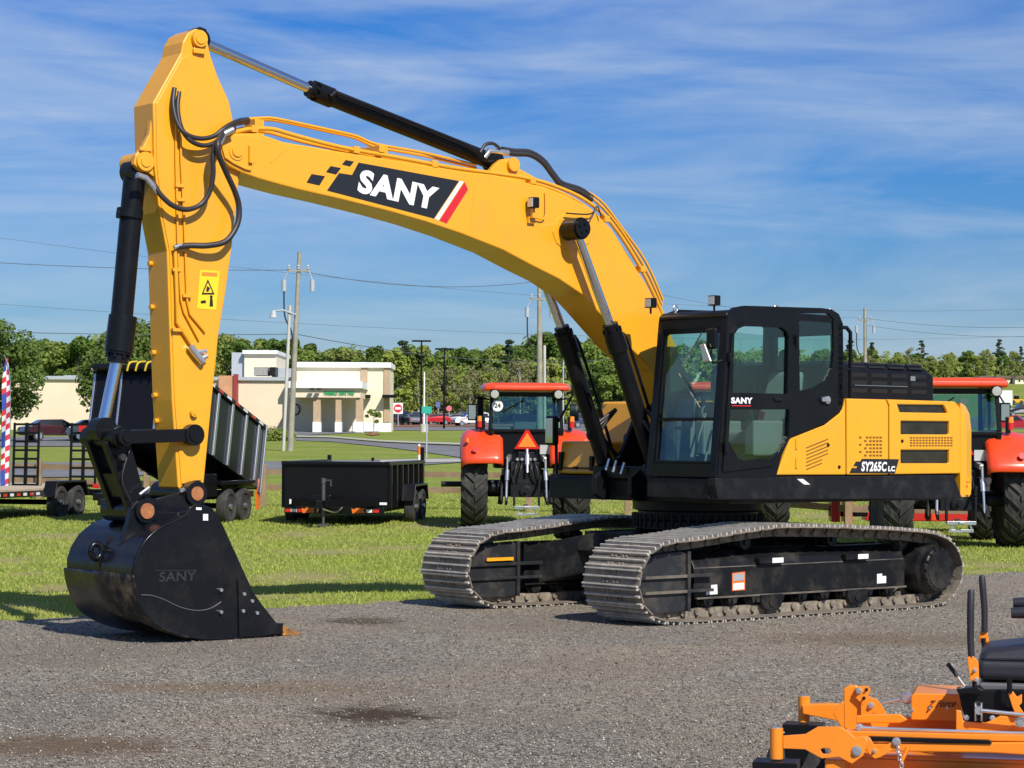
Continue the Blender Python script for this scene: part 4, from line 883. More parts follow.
# black surround inside the frame
for y in (cabR+.09, cabL-.105): wb.bar((fx(1.54)-.03, y, 1.54), (fx(2.9)-.03, y, 2.9), .03, .03, up=(1, 0, 0))
wb.bar((fx(2.88)-.03, cabR+.07, 2.88), (fx(2.88)-.03, cabL-.08, 2.88), .04, .05); wb.bar((fx(1.55)-.03, cabR+.07, 1.555), (fx(1.55)-.03, cabL-.08, 1.555), .04, .03)
wb.build('windscreen_frame', BLK, cab, .006)
# door: a panel line, handle, two panes
dr = MB(); ol = EX.P([(722,470),(731,333),(735,326),(743,322.5),(783,323.5),(791,328),(793.5,336),(794,430),(789,438),(780,456),(772,466),(722,472)], cabL)
def grow(P, d):
    c = (sum(p[0] for p in P)/len(P), sum(p[1] for p in P)/len(P)); return [(c[0]+(p[0]-c[0])*d, c[1]+(p[1]-c[1])*d) for p in P]
dr.prism(ol, cabL+.002, cabL+.016, [grow(w1, .985), grow(w2, .985)])
door = dr.build('door', BLK, cab, .006)
pn = MB(); pn.prism(w1, cabL-.02, cabL-.014); pn.prism(w2, cabL-.02, cabL-.014); pn.build('pane', GLS, door)
hd = MB(); q = h_(778, 399.5, 1, cabL+.02); hd.box(q.x-.05, q.x+.06, cabL+.016, cabL+.04, q.z-.015, q.z+.015); hd.build('door_handle', DGR, door, .006)
for (a, b) in ((729,357),(796,340),(725,447)):
    q = h_(a, b, 1, cabL+.02); hd = MB(); hd.cyl((q.x, cabL+.035, q.z-.05), (q.x, cabL+.035, q.z+.05), .022, n=12); hd.build('door_hinge', BLK, door)
tx = MB(); o_, r_, u_ = EX.PT([(731,403.5),(752.5,403.8),(731,397.3)], cabL+.018); put_text(tx, 'SANY', o_, r_-o_, u_-o_, .05, 0, (0, .002, 0), 0)
tx.prism(EX.P([(732,405.2),(751,405.4),(751,406.3),(732,406.1)], cabL+.018), cabL+.017, cabL+.019, mi=1); tx.build('lettering', [LOGW, RED], door)
pn = MB(); pn.prism(w3, cabL-.02, cabL-.014); pn.build('quarter_window', GLS, cab)
pn = MB(); pn.prism([(.85,2.95),(.97,1.75),(-.6,1.6),(-.7,2.9)], cabR+.015, cabR+.021); pn.box(-.76, -.754, cabR+.08, cabL-.08, 2.2, 2.9); pn.build('far_window', GLS, cab)
hd = MB(); q = h_(826, 400, 1, cabL); hd.cyl((q.x, cabL, q.z), (q.x, cabL+.03, q.z), .04, n=18); hd.box(q.x-.02, q.x+.10, cabL+.025, cabL+.045, q.z-.018, q.z+.018); hd.build('engine_door_latch', STL, cab, .004)
# inside: seat, console, levers, wiper
se = MB(); se.box(-.30, .28, .68, 1.2, 1.72, 1.88); se.hexa([(-.42,.70,1.85), (-.22,.70,1.85), (-.22,1.2,1.85), (-.42,1.2,1.85)], [(-.55,.74,2.5), (-.42,.74,2.5), (-.42,1.16,2.5), (-.55,1.16,2.5)])
se.hexa([(-.55,.80,2.52), (-.44,.80,2.52), (-.44,1.1,2.52), (-.55,1.1,2.52)], [(-.58,.82,2.74), (-.48,.82,2.74), (-.48,1.08,2.74), (-.58,1.08,2.74)]); se.box(-.25, .2, .74, 1.14, 1.46, 1.72)
se.build('seat', SEA, cab, .05, 3)
co = MB(); co.box(-.30, .45, 1.24, 1.38, 1.62, 1.98); co.box(-.30, .45, .53, .66, 1.62, 1.98); co.box(.62, .92, .56, .72, 1.5, 2.0); co.hexa([(.72,.55,1.9), (.80,.55,1.9), (.80,.78,1.9), (.72,.78,1.9)], [(.66,.55,2.2), (.70,.55,2.2), (.70,.78,2.2), (.66,.78,2.2)]); co.build('console', INT, cab, .03)
lv = MB()
for y in (1.31, .60): lv.tube([(.38, y, 1.95), (.42, y, 2.08), (.40, y, 2.16)], [.014, .014, .03], 8); lv.cyl((.40, y, 2.12), (.40, y, 2.22), .028, .022, n=12)
for y in (.86, 1.02): lv.tube([(.80, y, 1.48), (.74, y, 1.75), (.62, y, 2.05)], .012, 8); lv.box(.74, .9, y-.05, y+.05, 1.50, 1.53)
lv.build('control_levers', INT, cab)
rl = MB(); q = h_(757, 416, 1, 1.3); q2 = h_(759, 450, 1, 1.3); rl.cyl((q.x, 1.36, q.z-.03), (q.x-.02, 1.36, q.z+.04), .028, n=12); rl.tube([(q.x, 1.36, q.z), (q2.x, 1.36, q2.z)], .012, 6); rl.build('safety_lever', RLN, cab)
wp_ = MB(); wp_.tube([(fx(2.85)-.015, 1.10, 2.86), (fx(2.6)-.015, .92, 2.62), (fx(2.5)-.015, .85, 2.52)], .008, 6); wp_.tube([(fx(2.45)-.02, .8, 2.45), (fx(2.1)-.02, 1.15, 2.1)], .007, 6); wp_.build('wiper', mat('wiper_grey', (.3, .31, .32), .4, .5), cab)
# lamps and mirror on the cab
for (a, b, yy) in ((650, 303, .50), (713.5, 300.5, 1.38)):
    q = h_(a, b, 1, yy); l_ = MB(); l_.box(q.x-.05, q.x+.03, yy-.05, yy+.05, q.z-.05, q.z+.05); l_.cyl((q.x-.01, yy, q.z-.11), (q.x-.01, yy, q.z-.04), .012, n=8); ll = l_.build('cab_lamp', BLK, cab, .012)
    l_ = MB(); l_.box(q.x+.028, q.x+.036, yy-.04, yy+.04, q.z-.04, q.z+.04); l_.build('lens', LGL, ll)
mi_ = MB(); q = h_(712, 338, 1, 1.40); mi_.box(q.x-.02, q.x+.03, q.y-.06, q.y+.07, q.z-.11, q.z+.10)
mr = mi_.build('mirror', BLK, cab, .02)
mi_ = MB(); mi_.tube([(.98, 1.45, q.z-.22), (q.x+.02, 1.42, q.z-.24), (q.x+.03, q.y+.02, q.z-.10)], .012, 8, smooth_pts=3); mi_.build('mirror_arm', BLK, mr)
mi_ = MB(); q2 = h_(708, 352, 1, 1.40); mi_.hexa([(q2.x, q2.y-.05, q2.z-.10), (q2.x+.03, q2.y-.05, q2.z-.10), (q2.x+.03, q2.y+.07, q2.z-.10), (q2.x, q2.y+.07, q2.z-.10)], [(q2.x, q2.y-.10, q2.z+.07), (q2.x+.03, q2.y-.10, q2.z+.07), (q2.x+.03, q2.y-.03, q2.z+.09), (q2.x, q2.y-.03, q2.z+.09)]); mi_.build('lower_mirror', mat('mirror_back_chrome', (.6, .55, .48), .2, .8), mr, .012)

# ---- engine bay
bd = MB(); bd.box(-2.68, -.82, -1.40, 1.40, 1.36, 2.19); bd.box(-.82, -.1, -1.40, .46, 1.36, 1.95); bd.box(-.80, .1, .5, 1.40, 1.36, 1.44)
body = bd.build('engine_bay', DGR, ex, .02)
def panel(name, pts, holes=(), y=1.402, t=.05, m=YEL, bev=.012, parent=None):
    mb = MB(); mb.prism(EX.P(pts, y+t), y, y+t, [EX.P(h, y+t) for h in holes]); return mb.build(name, m, parent or ex, bev)
p1_ = panel('front_side_panel', [(777,475),(791,437.5),(826,424),(840,413.5),(844,406),(845.5,398.5),(846,474.8)])
p2_ = panel('middle_side_door', [(847,398.5),(886,399.5),(888.5,406),(888.5,474.5),(847.2,474.8)])
p3_ = panel('rear_side_door', [(887,399.3),(955,401.5),(960.5,408),(960.5,473.5),(889.8,474.4),(889.8,406)], [[(897.5,404.5),(944,405),(948,413),(900,412.3)], [(901,421),(949.5,421.5),(949.5,434.5),(901,434.3)], [(901,450),(949.5,450),(949.5,463.3),(901,463.3)]])
tpn = MB(); tpn.box(-2.66, -.84, -1.3, 1.395, 2.195, 2.215); tpn.build('top_panel', YEL, ex, .01)
sc2 = MB(); sc2.box(-2.55, -1.55, 1.407, 1.422, 1.45, 2.18); sc2.build('vent_screen', DGL, p3_)
yv = 1.4525
vt = MB()
for k in range(7):
    a0, b0 = 806, 447.5+k*3.6; ln = 22 if k < 5 else 16
    vt.prism(EX.P([(a0,b0),(a0+ln,b0-9*ln/22),(a0+ln,b0-9*ln/22+1.1),(a0,b0+1.1)], yv), yv-.002, yv+.002)
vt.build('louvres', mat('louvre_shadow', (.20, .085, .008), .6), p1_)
vt = MB()
for r_ in range(6):
    for c_ in range(7):
        a0 = 859+c_*3.4+(r_ % 2)*1.7*(c_ < 3); b0 = 436.5+r_*3.6
        if c_ < 3 and (r_+c_) % 2: continue
        vt.prism(EX.P([(a0,b0),(a0+2.4,b0),(a0+2.4,b0+1.9),(a0,b0+1.9)], yv), yv-.002, yv+.002)
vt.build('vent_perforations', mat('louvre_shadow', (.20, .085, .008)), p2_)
vt = MB()
for r_ in range(4):
    for c_ in range(14):
        a0 = 910+c_*3.1; b0 = 437+r_*2.6
        vt.prism(EX.P([(a0,b0),(a0+2.1,b0),(a0+2.1,b0+1.5),(a0,b0+1.5)], yv), yv-.002, yv+.002)
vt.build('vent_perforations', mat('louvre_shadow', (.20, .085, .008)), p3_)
for (a, b) in ((839,467),(828,445),(902,441)):
    q = h_(a, b, 1, yv); lt = MB(); lt.cyl((q.x, yv-.01, q.z), (q.x, yv+.008, q.z), .018, n=14); lt.build('door_lock', BLK, ex)
for (a, b) in ((796,444),(796,463)):
    q = h_(a, b, 1, yv); hg = MB(); hg.box(q.x-.012, q.x+.012, yv-.01, yv+.014, q.z-.05, q.z+.05); hg.build('panel_hinge', YEP, p1_)
dc = MB(); dy_ = yv+.0035
dc.prism(EX.P([(853.5,473),(862,458.8),(899,459.2),(895,473.2)], dy_), dy_-.006, dy_+.001, mi=0)
for pts in ([(849.5,473),(852,468),(856,468),(853.2,473)], [(853.5,466),(856,461.5),(860,461.5),(857.4,466)]): dc.prism(EX.P(pts, dy_), dy_-.006, dy_+.001, mi=0)
o_, r_, u_ = EX.PT([(861,471.3),(886,471.5),(862,461.3)], dy_+.001); put_text(dc, 'SY265C', o_, r_-o_, u_-o_, .035, 0, (0, .002, 0), 1)
o_, r_, u_ = EX.PT([(888,471.3),(894.8,471.4),(888.2,466)], dy_+.001); put_text(dc, 'LC', o_, r_-o_, u_-o_, .05, 0, (0, .002, 0), 1)
dc.build('model_plate', [BLD, LOGW], p2_)
# counterweight
cw = MB()
plan = [(-2.70, 1.452), (-2.78, 1.45), (-2.95, 1.38), (-3.10, 1.18), (-3.19, .8), (-3.22, .3), (-3.22, -.3), (-3.19, -.8), (-3.10, -1.18), (-2.95, -1.38), (-2.78, -1.45), (-2.70, -1.452)]
lv_ = [(1.17, 0), (1.25, .03), (1.9, .03), (2.08, .0), (2.17, -.07), (2.20, -.14)]
V = []
for z, d in lv_: V += [(max(min(x-(d if x < -2.75 else 0), -2.70), -4), y, z) for x, y in plan]
n_ = len(plan); F = [(k*n_+i, k*n_+(i+1) % n_, (k+1)*n_+(i+1) % n_, (k+1)*n_+i) for k in range(len(lv_)-1) for i in range(n_)]+[tuple(range(n_))[::-1], tuple(range((len(lv_)-1)*n_, len(lv_)*n_))]
cw.add(V, F, False); cwt = cw.build('counterweight', YEL, ex, .02, 3, 12)
mb = MB(); mb.prism(EX.P([(962.5,495),(971,494.5),(971,478),(966.6,480.5)], 1.453), 1.40, 1.452); mb.prism(EX.P([(966,481.5),(970.5,481.3),(970.5,482.6),(966,482.8)], 1.455), 1.4525, 1.455, mi=1); mb.prism(EX.P([(966,485),(968,485),(968,488),(966,488)], 1.455), 1.4525, 1.455, mi=1); mb.build('corner_piece', [YEL, ORG], cwt)
# hood
hx0, hx1 = -2.80, -1.28
hdm = MB(); V = [(hx1, y, z) for y, z in ((1.0,2.21),(1.0,2.55),(.90,2.64),(-.9,2.66),(-1.0,2.55),(-1.0,2.21))]+[(hx0+(.0 if z < 2.6 else .12), y, z) for y, z in ((1.0,2.21),(1.0,2.5),(.90,2.62),(-.9,2.64),(-1.0,2.5),(-1.0,2.21))]
hdm.add(V, [tuple(range(6))[::-1], tuple(range(6, 12))]+[(i, (i+1) % 6, 6+(i+1) % 6, 6+i) for i in range(6)])
hood = hdm.build('engine_hood', BLK, ex, .02)
sl = MB()
for c_ in range(4):
    for r_ in range(3):
        x = -1.42-c_*.33
        z = 2.47-r_*.085
        sl.box(x-.26, x, .995, 1.004, z, z+.045)
    for r_ in range(2):
        x = -1.42-c_*.33; t0 = .25+.42*r_
        y0, z0, y1, z1 = 1.0, 2.545, .90, 2.635
        a = Vector((0, y0+(y1-y0)*t0, z0+(z1-z0)*t0)); b = Vector((0, y0+(y1-y0)*(t0+.26), z0+(z1-z0)*(t0+.26))); nrm_ = Vector((0, .67, .74))*.006
        sl.hexa([(x, a.y, a.z), (x-.26, a.y, a.z), (x-.26, b.y, b.z), (x, b.y, b.z)], [(x, a.y+nrm_.y, a.z+nrm_.z), (x-.26, a.y+nrm_.y, a.z+nrm_.z), (x-.26, b.y+nrm_.y, b.z+nrm_.z), (x, b.y+nrm_.y, b.z+nrm_.z)])
sl.build('hood_slots', SHD, hood)  # raised black boxes painted as the shade inside the hood slots
gr_ = MB(); q = h_(912, 379, 1, 1.0); gr_.box(q.x-.05, q.x+.03, 1.003, 1.006, q.z-.02, q.z+.03); gr_.box(-2.35, -1.48, 1.003, 1.006, 2.375, 2.381); gr_.build('bright_trim', SIL, hood)
pre = MB(); pre.box(-1.25, -.86, .1, 1.15, 2.21, 2.60); pre.build('air_filter_box', BLK, ex, .02)
hr = MB(); hr.tube([(-.80,1.30,2.94),(-.82,1.30,2.97),(-1.02,1.30,2.97),(-1.08,1.30,2.92),(-1.08,1.30,2.2)], .022, 10); hr.tube([(-.80,1.30,2.53),(-1.08,1.30,2.53)], .018, 8)
hr.build('handrail', BLK, ex)
# far side: tool box and tank
def fbox(name, X0, X1, Y0, Y1, Z0, Z1, m, slant=.0, bev=.03):
    mb = MB(); mb.hexa([(X0,Y0,Z0),(X1,Y0,Z0),(X1,Y1,Z0),(X0,Y1,Z0)], [(X0,Y0,Z1),(X1-slant,Y0,Z1),(X1-slant,Y1,Z1),(X0,Y1,Z1)]); return mb.build(name, m, ex, bev, 3)
tb = fbox('tool_box', -.05, .64, -1.44, -.80, 1.40, 1.76, YEL, .06)
mb = MB(); mb.box(.60, .655, -1.34, -.9, 1.46, 1.475); mb.box(.60, .66, -1.15, -1.10, 1.455, 1.485); mb.box(.57, .655, -1.40, -1.355, 1.44, 1.64); mb.box(.57, .655, -.89, -.84, 1.44, 1.60); mb.build('box_latch', BLK, tb, .004)
fbox('fuel_tank', -1.0, .10, -1.42, -.72, 1.38, 2.20, YEL, .10)
mb = MB(); mb.box(.50, .68, -1.40, -.55, 1.17, 1.39); t_ = mb.build('step_box', BLK, ex, .02)
mb = MB(); mb.box(.703, .708, -1.30, -1.05, 1.27, 1.32); mb.build('reflector', LGL, t_)
mi_ = MB(); q = h_(557, 494, 0, .66); q1 = h_(556, 448, 0, .66); mi_.tube([(.66, q.y, 1.22), (.66, q1.y, q1.z+.1)], .018, 8); mi_.build('far_mirror_post', BLK, ex)
mi_ = MB(); q1 = h_(552, 431, 0, .68); mi_.box(.64, .72, q1.y-.085, q1.y+.085, q1.z-.16, q1.z+.17); mm = mi_.build('far_mirror', BLK, ex, .03)
mi_ = MB(); mi_.box(.721, .725, q1.y-.06, q1.y+.06, q1.z-.13, q1.z+.14); mi_.build('mirror_glass', MIR, mm)
mi_ = MB(); a = h_(559, 421, 0, .66); b = h_(577, 387, 0, .3); mi_.tube([a, b, (b.x-.5, b.y+.1, b.z-.9)], .016, 6); mi_.build('far_handrail', BLK, ex)

# ================================================================ TRACTORS
def arc(cx, cz, r, a0, a1, n):
    return [(cx+r*math.cos(R(a0+(a1-a0)*i/n)), cz+r*math.sin(R(a0+(a1-a0)*i/n))) for i in range(n+1)]
def lug_wheel(parent, x, y, r, wd, rim_m, nl, out):
    t = MB(); h = wd/2
    t.rings([(-h*.86, r*.62), (-h, r*.74), (-h*.98, r*.86), (-h*.8, r*.935), (0, r*.955), (h*.8, r*.935), (h*.98, r*.86), (h, r*.74), (h*.86, r*.62)], (x, y, r), (0, 1, 0), 40)
    for k in range(nl):                       # chevron lugs
        for s in (-1, 1):
            a0 = 2*math.pi*(k+(.5 if s > 0 else 0))/nl; sw = 2*math.pi/nl*1.05; q = []
            for (f, da) in ((.03, 0), (.55, .5), (1.02, .95)):
                for dd_ in (-.16, .16):
                    aa = a0-da*sw*.9+dd_*sw*1.35
                    for rr in (r*.93 if f < .9 else r*.84, r if f < .9 else r*.955):
                        q.append((x+rr*math.cos(aa), y+s*h*f, r+rr*math.sin(aa)))
            # q order: station(3) x side(2) x radius(2)
            for st_ in (0, 4):
                a, b, c, d, e, f_, g, hh = q[st_:st_+8]
                t.add([a, c, d, b, e, g, hh, f_], [(0,1,2,3),(7,6,5,4),(0,4,5,1),(1,5,6,2),(2,6,7,3),(3,7,4,0)])
    w_ = t.build('tyre', TYR, parent)
    m_ = MB(); m_.rings([(-h*.7, r*.62), (-h*.66, r*.56), (0, r*.52), (h*.66, r*.56), (h*.7, r*.62)], (x, y, r), (0, 1, 0), 32)
    m_.rings([(0, r*.54), (.02, r*.50), (.05, r*.30), (.08, r*.28), (.10, r*.12), (.10, 0)], (x, y, r), (0, out, 0), 32); m_.build('rim', rim_m, w_); return w_
def make_tractor():
    t = empty('tractor', (0, 0, 0), 0)
    for s in (-1, 1):
        lug_wheel(t, 0, s*1.0, .84, .50, TRD, 20, s); lug_wheel(t, 2.55, s*.90, .62, .38, TRD, 18, s)
        f = MB(); sec = [(.47, .92), (.47, 1.03), (.52, 1.075), (.62, 1.09), (1.0, 1.085), (1.14, 1.06), (1.22, 1.00), (1.25, .92), (1.255, .84)]; V = []; na = 16; ns = len(sec)
        for i in range(na+1):
            a = R(157-122*i/na); lift = .0 if i > 5 else .0
            for (y, r) in sec: V.append((.02+r*math.cos(a)*(1.0), s*y, .86+r*math.sin(a)*.99))
        for (y, r) in sec: V.append((.02+r*math.cos(a), s*y, .86+r*math.sin(a)))
        f.add(V[:(na+1)*ns], [(i*ns+j, (i+1)*ns+j, (i+1)*ns+j+1, i*ns+j+1) for i in range(na) for j in range(ns-1)], True)
        fd = f.build('fender', TOR, t); md = fd.modifiers.new('thickness', 'SOLIDIFY'); md.thickness = .04; md.offset = 0
        l = MB(); l.cyl((-.86, s*1.0, 1.52), (-.93, s*1.0, 1.55), .055, n=18); l.build('tail_light', RLN, fd)
        l = MB(); l.box(-.80, -.70, s*1.12, s*1.17, 1.68, 1.76); l.build('side_marker', AMB, fd, .01)
        l = MB(); l.box(-.42, -.34, s*.82, s*.90, 1.92, 2.20); sg = l.build('signal_post', BLK, t, .01)
        l = MB(); l.cyl((-.38, s*.90, 1.98), (-.38, s*.90, 2.10), .055, n=16); l.build('brake_lamp', RLN, sg); l = MB(); l.cyl((-.38, s*.90, 2.10), (-.38, s*.90, 2.20), .055, .05, n=16); l.build('turn_lamp', AMB, sg)
    b = MB(); b.box(-.45, 1.4, -.42, .42, .70, 1.15); b.box(-.3, .55, -.85, .85, .74, .94); b.box(1.3, 3.2, -.28, .28, .62, 1.0); b.box(2.45, 2.65, -.75, .75, .55, .70); b.build('chassis', DGR, t, .03)
    h = MB(); h.prism([(1.35,.95),(3.35,.95),(3.42,1.1),(3.38,1.5),(3.25,1.62),(1.35,1.88)], -.36, .36); h.build('bonnet', TOR, t, .05, 3)
    # cab posts, roof, glass
    P = MB()
    rear = [(-.42, .62, 1.30), (-.50, .70, 1.95), (-.40, .66, 2.66)]; fr = [(1.25, .60, 1.30), (1.3, .66, 1.95), (1.05, .62, 2.66)]
    for s in (-1, 1):
        for ps in (rear, fr):
            q = [(a, s*b_, c) for a, b_, c in ps]; P.bar(q[0], q[1], .08, .08, up=(1, 0, 0)); P.bar(q[1], q[2], .07, .08, up=(1, 0, 0))
        P.bar((.45, s*.72, 1.3), (.42, s*.66, 2.66), .05, .05, up=(1, 0, 0)); P.bar((-.5, s*.66, 1.95), (1.3, s*.66, 1.95), .05); P.bar((-.4, s*.66, 2.64), (1.05, s*.64, 2.64), .08)
    P.bar((-.40, -.66, 2.63), (-.40, .66, 2.63), .08, .08); P.bar((1.05, -.64, 2.64), (1.05, .64, 2.64), .06); P.box(-.48, -.42, -.62, .62, 1.25, 1.92); P.bar((-.5, -.7, 1.92), (-.5, .7, 1.92), .06)
    P.box(-.42, 1.3, -.60, .60, 1.18, 1.26); pc_ = P.build('cab_frame', BLK, t, .008)
    g = MB(); g.hexa([(-.47,-.66,1.95),(-.47,.66,1.95),(-.465,.66,1.95),(-.465,-.66,1.95)], [(-.385,-.62,2.6),(-.385,.62,2.6),(-.38,.62,2.6),(-.38,-.62,2.6)]); g.build('rear_window', GLT, pc_)
    g = MB(); g.hexa([(1.30,-.62,1.9),(1.30,.62,1.9),(1.305,.62,1.9),(1.305,-.62,1.9)], [(1.07,-.58,2.6),(1.07,.58,2.6),(1.075,.58,2.6),(1.075,-.58,2.6)]); g.build('windscreen', GLT, pc_)
    for s in (-1, 1):
        g = MB(); g.box(-.4, 1.2, s*.675, s*.68, 1.35, 2.6); g.build('side_window', GLT, pc_)
    r = MB(); V = []
    pl = [(-.72,.62),(-.66,.82),(-.2,.90),(1.0,.88),(1.35,.78),(1.45,.5)]; pl = pl+[(a, -b_) for a, b_ in pl[::-1]]; n_ = len(pl)
    for z, k in ((2.69, .97), (2.72, 1.0), (2.79, .99), (2.85, .9)): V += [(.36+(a-.36)*k, b_*k, z) for a, b_ in pl]
    r.add(V, [(j*n_+i, j*n_+(i+1) % n_, (j+1)*n_+(i+1) % n_, (j+1)*n_+i) for j in range(3) for i in range(n_)]+[tuple(range(n_))[::-1], tuple(range(3*n_, 4*n_))]); ro = r.build('roof', TOR, t, .02, 2, 20)
    for s in (-1, 1):
        l = MB(); l.rings([(0,.085),(.06,.10),(.12,.09),(.12,0)], (-.60, s*.62, 2.64), (-1, 0, -.15), 20); lm = l.build('work_lamp', BLK, ro)
        l = MB(); l.rings([(0,.08),(.008,.075),(.012,0)], (-.721, s*.62, 2.622), (-1, 0, -.15), 20); l.build('lens', LGL, lm)
        l = MB(); l.tube([(1.1, s*.66, 2.55), (1.0, s*.95, 2.58), (.95, s*1.02, 2.45)], .02, 6); l.box(.88, .97, s*.94, s*1.12, 2.12, 2.46); mr_ = l.build('side_mirror', BLK, t, .02)
        l = MB(); l.box(.872, .876, s*.96, s*1.10, 2.15, 2.43); l.build('mirror_glass', MIR, mr_)
    e = MB(); e.cyl((1.25, .86, 1.2), (1.25, .86, 2.62), .07, n=16); e.cyl((1.25, .86, 1.5), (1.25, .86, 2.2), .10, n=16); e.build('exhaust_stack', BLK, t)
    s_ = MB(); s_.box(.1, .55, -.26, .26, 1.45, 1.62); s_.hexa([(.0,-.25,1.6),(.12,-.25,1.6),(.12,.25,1.6),(.0,.25,1.6)], [(-.12,-.22,2.25),(.0,-.22,2.25),(.0,.22,2.25),(-.12,.22,2.25)]); s_.build('seat', INT, t, .04)
    s_ = MB(); s_.cyl((.95, 0, 1.4), (.75, 0, 1.98), .03, n=8); s_.rings([(0,.19),(.03,.21),(.03,.18),(0,.165)], (.75, 0, 1.98), (-.3, 0, 1), 24); s_.box(.9, 1.15, -.25, .25, 1.3, 2.0); s_.build('steering_wheel', INT, t)
    s_ = MB(); s_.tube([(-.49, .05, 2.52), (-.50, .25, 2.40), (-.50, .48, 2.28)], .012, 6); s_.build('rear_wiper', BLK, t)
    v = MB(); v.prism([(-.25, 1.56), (.25, 1.56), (.03, 1.93), (-.03, 1.93)], -.575, -.565, fn=lambda p, q, a: (a, p-.02, q)); v.build('slow_vehicle_triangle', [RLN], t)
    v = MB(); v.prism([(-.175, 1.60), (.175, 1.60), (0, 1.875)], -.582, -.577, fn=lambda p, q, a: (a, p-.02, q)); v.build('triangle_centre', mat('fluorescent_orange', (.9, .22, .02), .4), t)
    v = MB(); v.box(-.56, -.54, -.50, -.27, 1.46, 1.64); v.build('number_plate_bracket', LGL, t)
    v = MB(); v.cyl((-.476, .56, 2.40), (-.482, .56, 2.40), .11, n=22); v.build('speed_sticker', WHT, t)
    v = MB(); put_text(v, '24', (-.486, .62, 2.36), (0, -.12, 0), (0, 0, .09), .03, 0); v.build('sticker_text', BLD, t)
    # three point hitch
    c = MB(); c.box(-.60, -.40, -.30, .30, .62, 1.30); c.cyl((-.60, 0, .74), (-.78, 0, .74), .035, n=10); c.rings([(0,.10),(.05,.12),(.06,.07)], (-.60, 0, .74), (-1, 0, 0), 16); c.box(-.56, -.44, -.16, .16, 1.3, 1.5); c.build('gearbox', DGR, t, .02)
    for s in (-1, 1):
        c = MB(); c.bar((-.45, s*.36, .72), (-1.05, s*.40, .52), .05, .09); c.build('lower_link', DGR, t, .006)
        c = MB(); c.bar((-.40, s*.30, 1.42), (-.75, s*.36, 1.36), .07, .09); c.cyl((-.75, s*.37, 1.38), (-.85, s*.39, .62), .026, n=8); c.cyl((-.76, s*.37, 1.15), (-.80, s*.38, .95), .045, n=10); c.build('lift_arm', STL, t)
        c = MB(); c.box(-.95, -.86, s*.22, s*.26, .46, .86); c.bar((-.9, s*.24, .86), (-.65, s*.30, 1.05), .04, .06); c.build('drawbar_bracket', DGR, t, .006)
        c = MB(); c.cyl((-.2, s*.44, 1.02), (-.55, s*.50, .50), .05, n=12); c.cyl((-.28, s*.52, .8), (-.28, s*.78, .8), .11, n=14); c.build('hydraulic_ram', DGR, t)
        for k in range(2):
            c = MB(); c.tube([(-.58, s*(.08+.09*k), 1.28), (-.70, s*(.10+.10*k), 1.20), (-.66, s*(.16+.1*k), .95), (-.55, s*(.2+.1*k), .85)], .018, 6, smooth_pts=4); c.build('hydraulic_hose', RUB, t)
            c = MB(); c.cyl((-.60, s*(.08+.09*k), 1.36), (-.66, s*(.08+.09*k), 1.36), .03, n=10); c.build('hydraulic_coupling', STL, t)
    c = MB(); c.box(-.98, -.86, -.24, .24, .40, .46); c.bar((-.4, 0, .46), (-1.05, 0, .43), .09, .04); c.bar((-.94, -.2, .30), (-.94, .2, .30), .03, .05); c.bar((-.94, -.18, .3), (-.94, -.12, .46), .03); c.bar((-.94, .18, .3), (-.94, .12, .46), .03); c.build('drawbar', STL, t, .004)
    c = MB(); c.cyl((-.58, -.02, 1.55), (-.72, -.02, 1.10), .03, n=8); c.cyl((-.6, -.02, 1.45), (-.66, -.02, 1.25), .05, n=10); c.build('top_link', STL, t)
    c = MB(); c.cyl((-.02, 1.02, .86), (-.02, 1.65, .86), .055, n=12); c.build('axle_end', DGR, t)
    return t
tr = make_tractor()
p = place(524.5, 528); tr.location = p; tr.rotation_euler = (0, 0, R(92)); tr.location.y += 0
tag(tr, 'orange tractor seen from behind, standing between the low dump trailer and the excavator', 'tractor', 'orange tractors parked in a row')
p = place(953, 546.5); copy_tree(tr, p, R(87), 'orange tractor partly hidden behind the yellow engine side of the excavator')
p = place(719, 534); copy_tree(tr, p, R(90), 'orange tractor almost wholly hidden behind the excavator cab, one rear wheel showing below')
# red implement standing between the wheels of the right tractor
im = empty('red_mower_deck', place(930, 536)+Vector((0, 1.6, 0)), R(87), 'low red implement on the grass behind the right tractor', 'implement')
mb = MB(); mb.box(-.1, .7, -1.15, .95, .22, .50); mb.prism([(-.1,.50),(.7,.50),(.55,.60),(.05,.60)], -1.0, .8); mb.build('deck', TRD, im, .02)
mb = MB(); mb.box(-.25, -.12, -.42, -.28, .22, .72); mb.build('orange_guard', TOR, im, .03)
for y in (1.22, 1.46):
    mb = MB(); mb.box(-.3, .3, y, y+.17, .2, .98); mb.build('side_plate', TRD, im, .01)
mb = MB(); mb.box(-.1, .2, 1.12, 1.65, .3, .5); mb.box(-.1, .1, .9, 1.2, .3, .42); mb.build('cross_beam', BLK, im, .01)

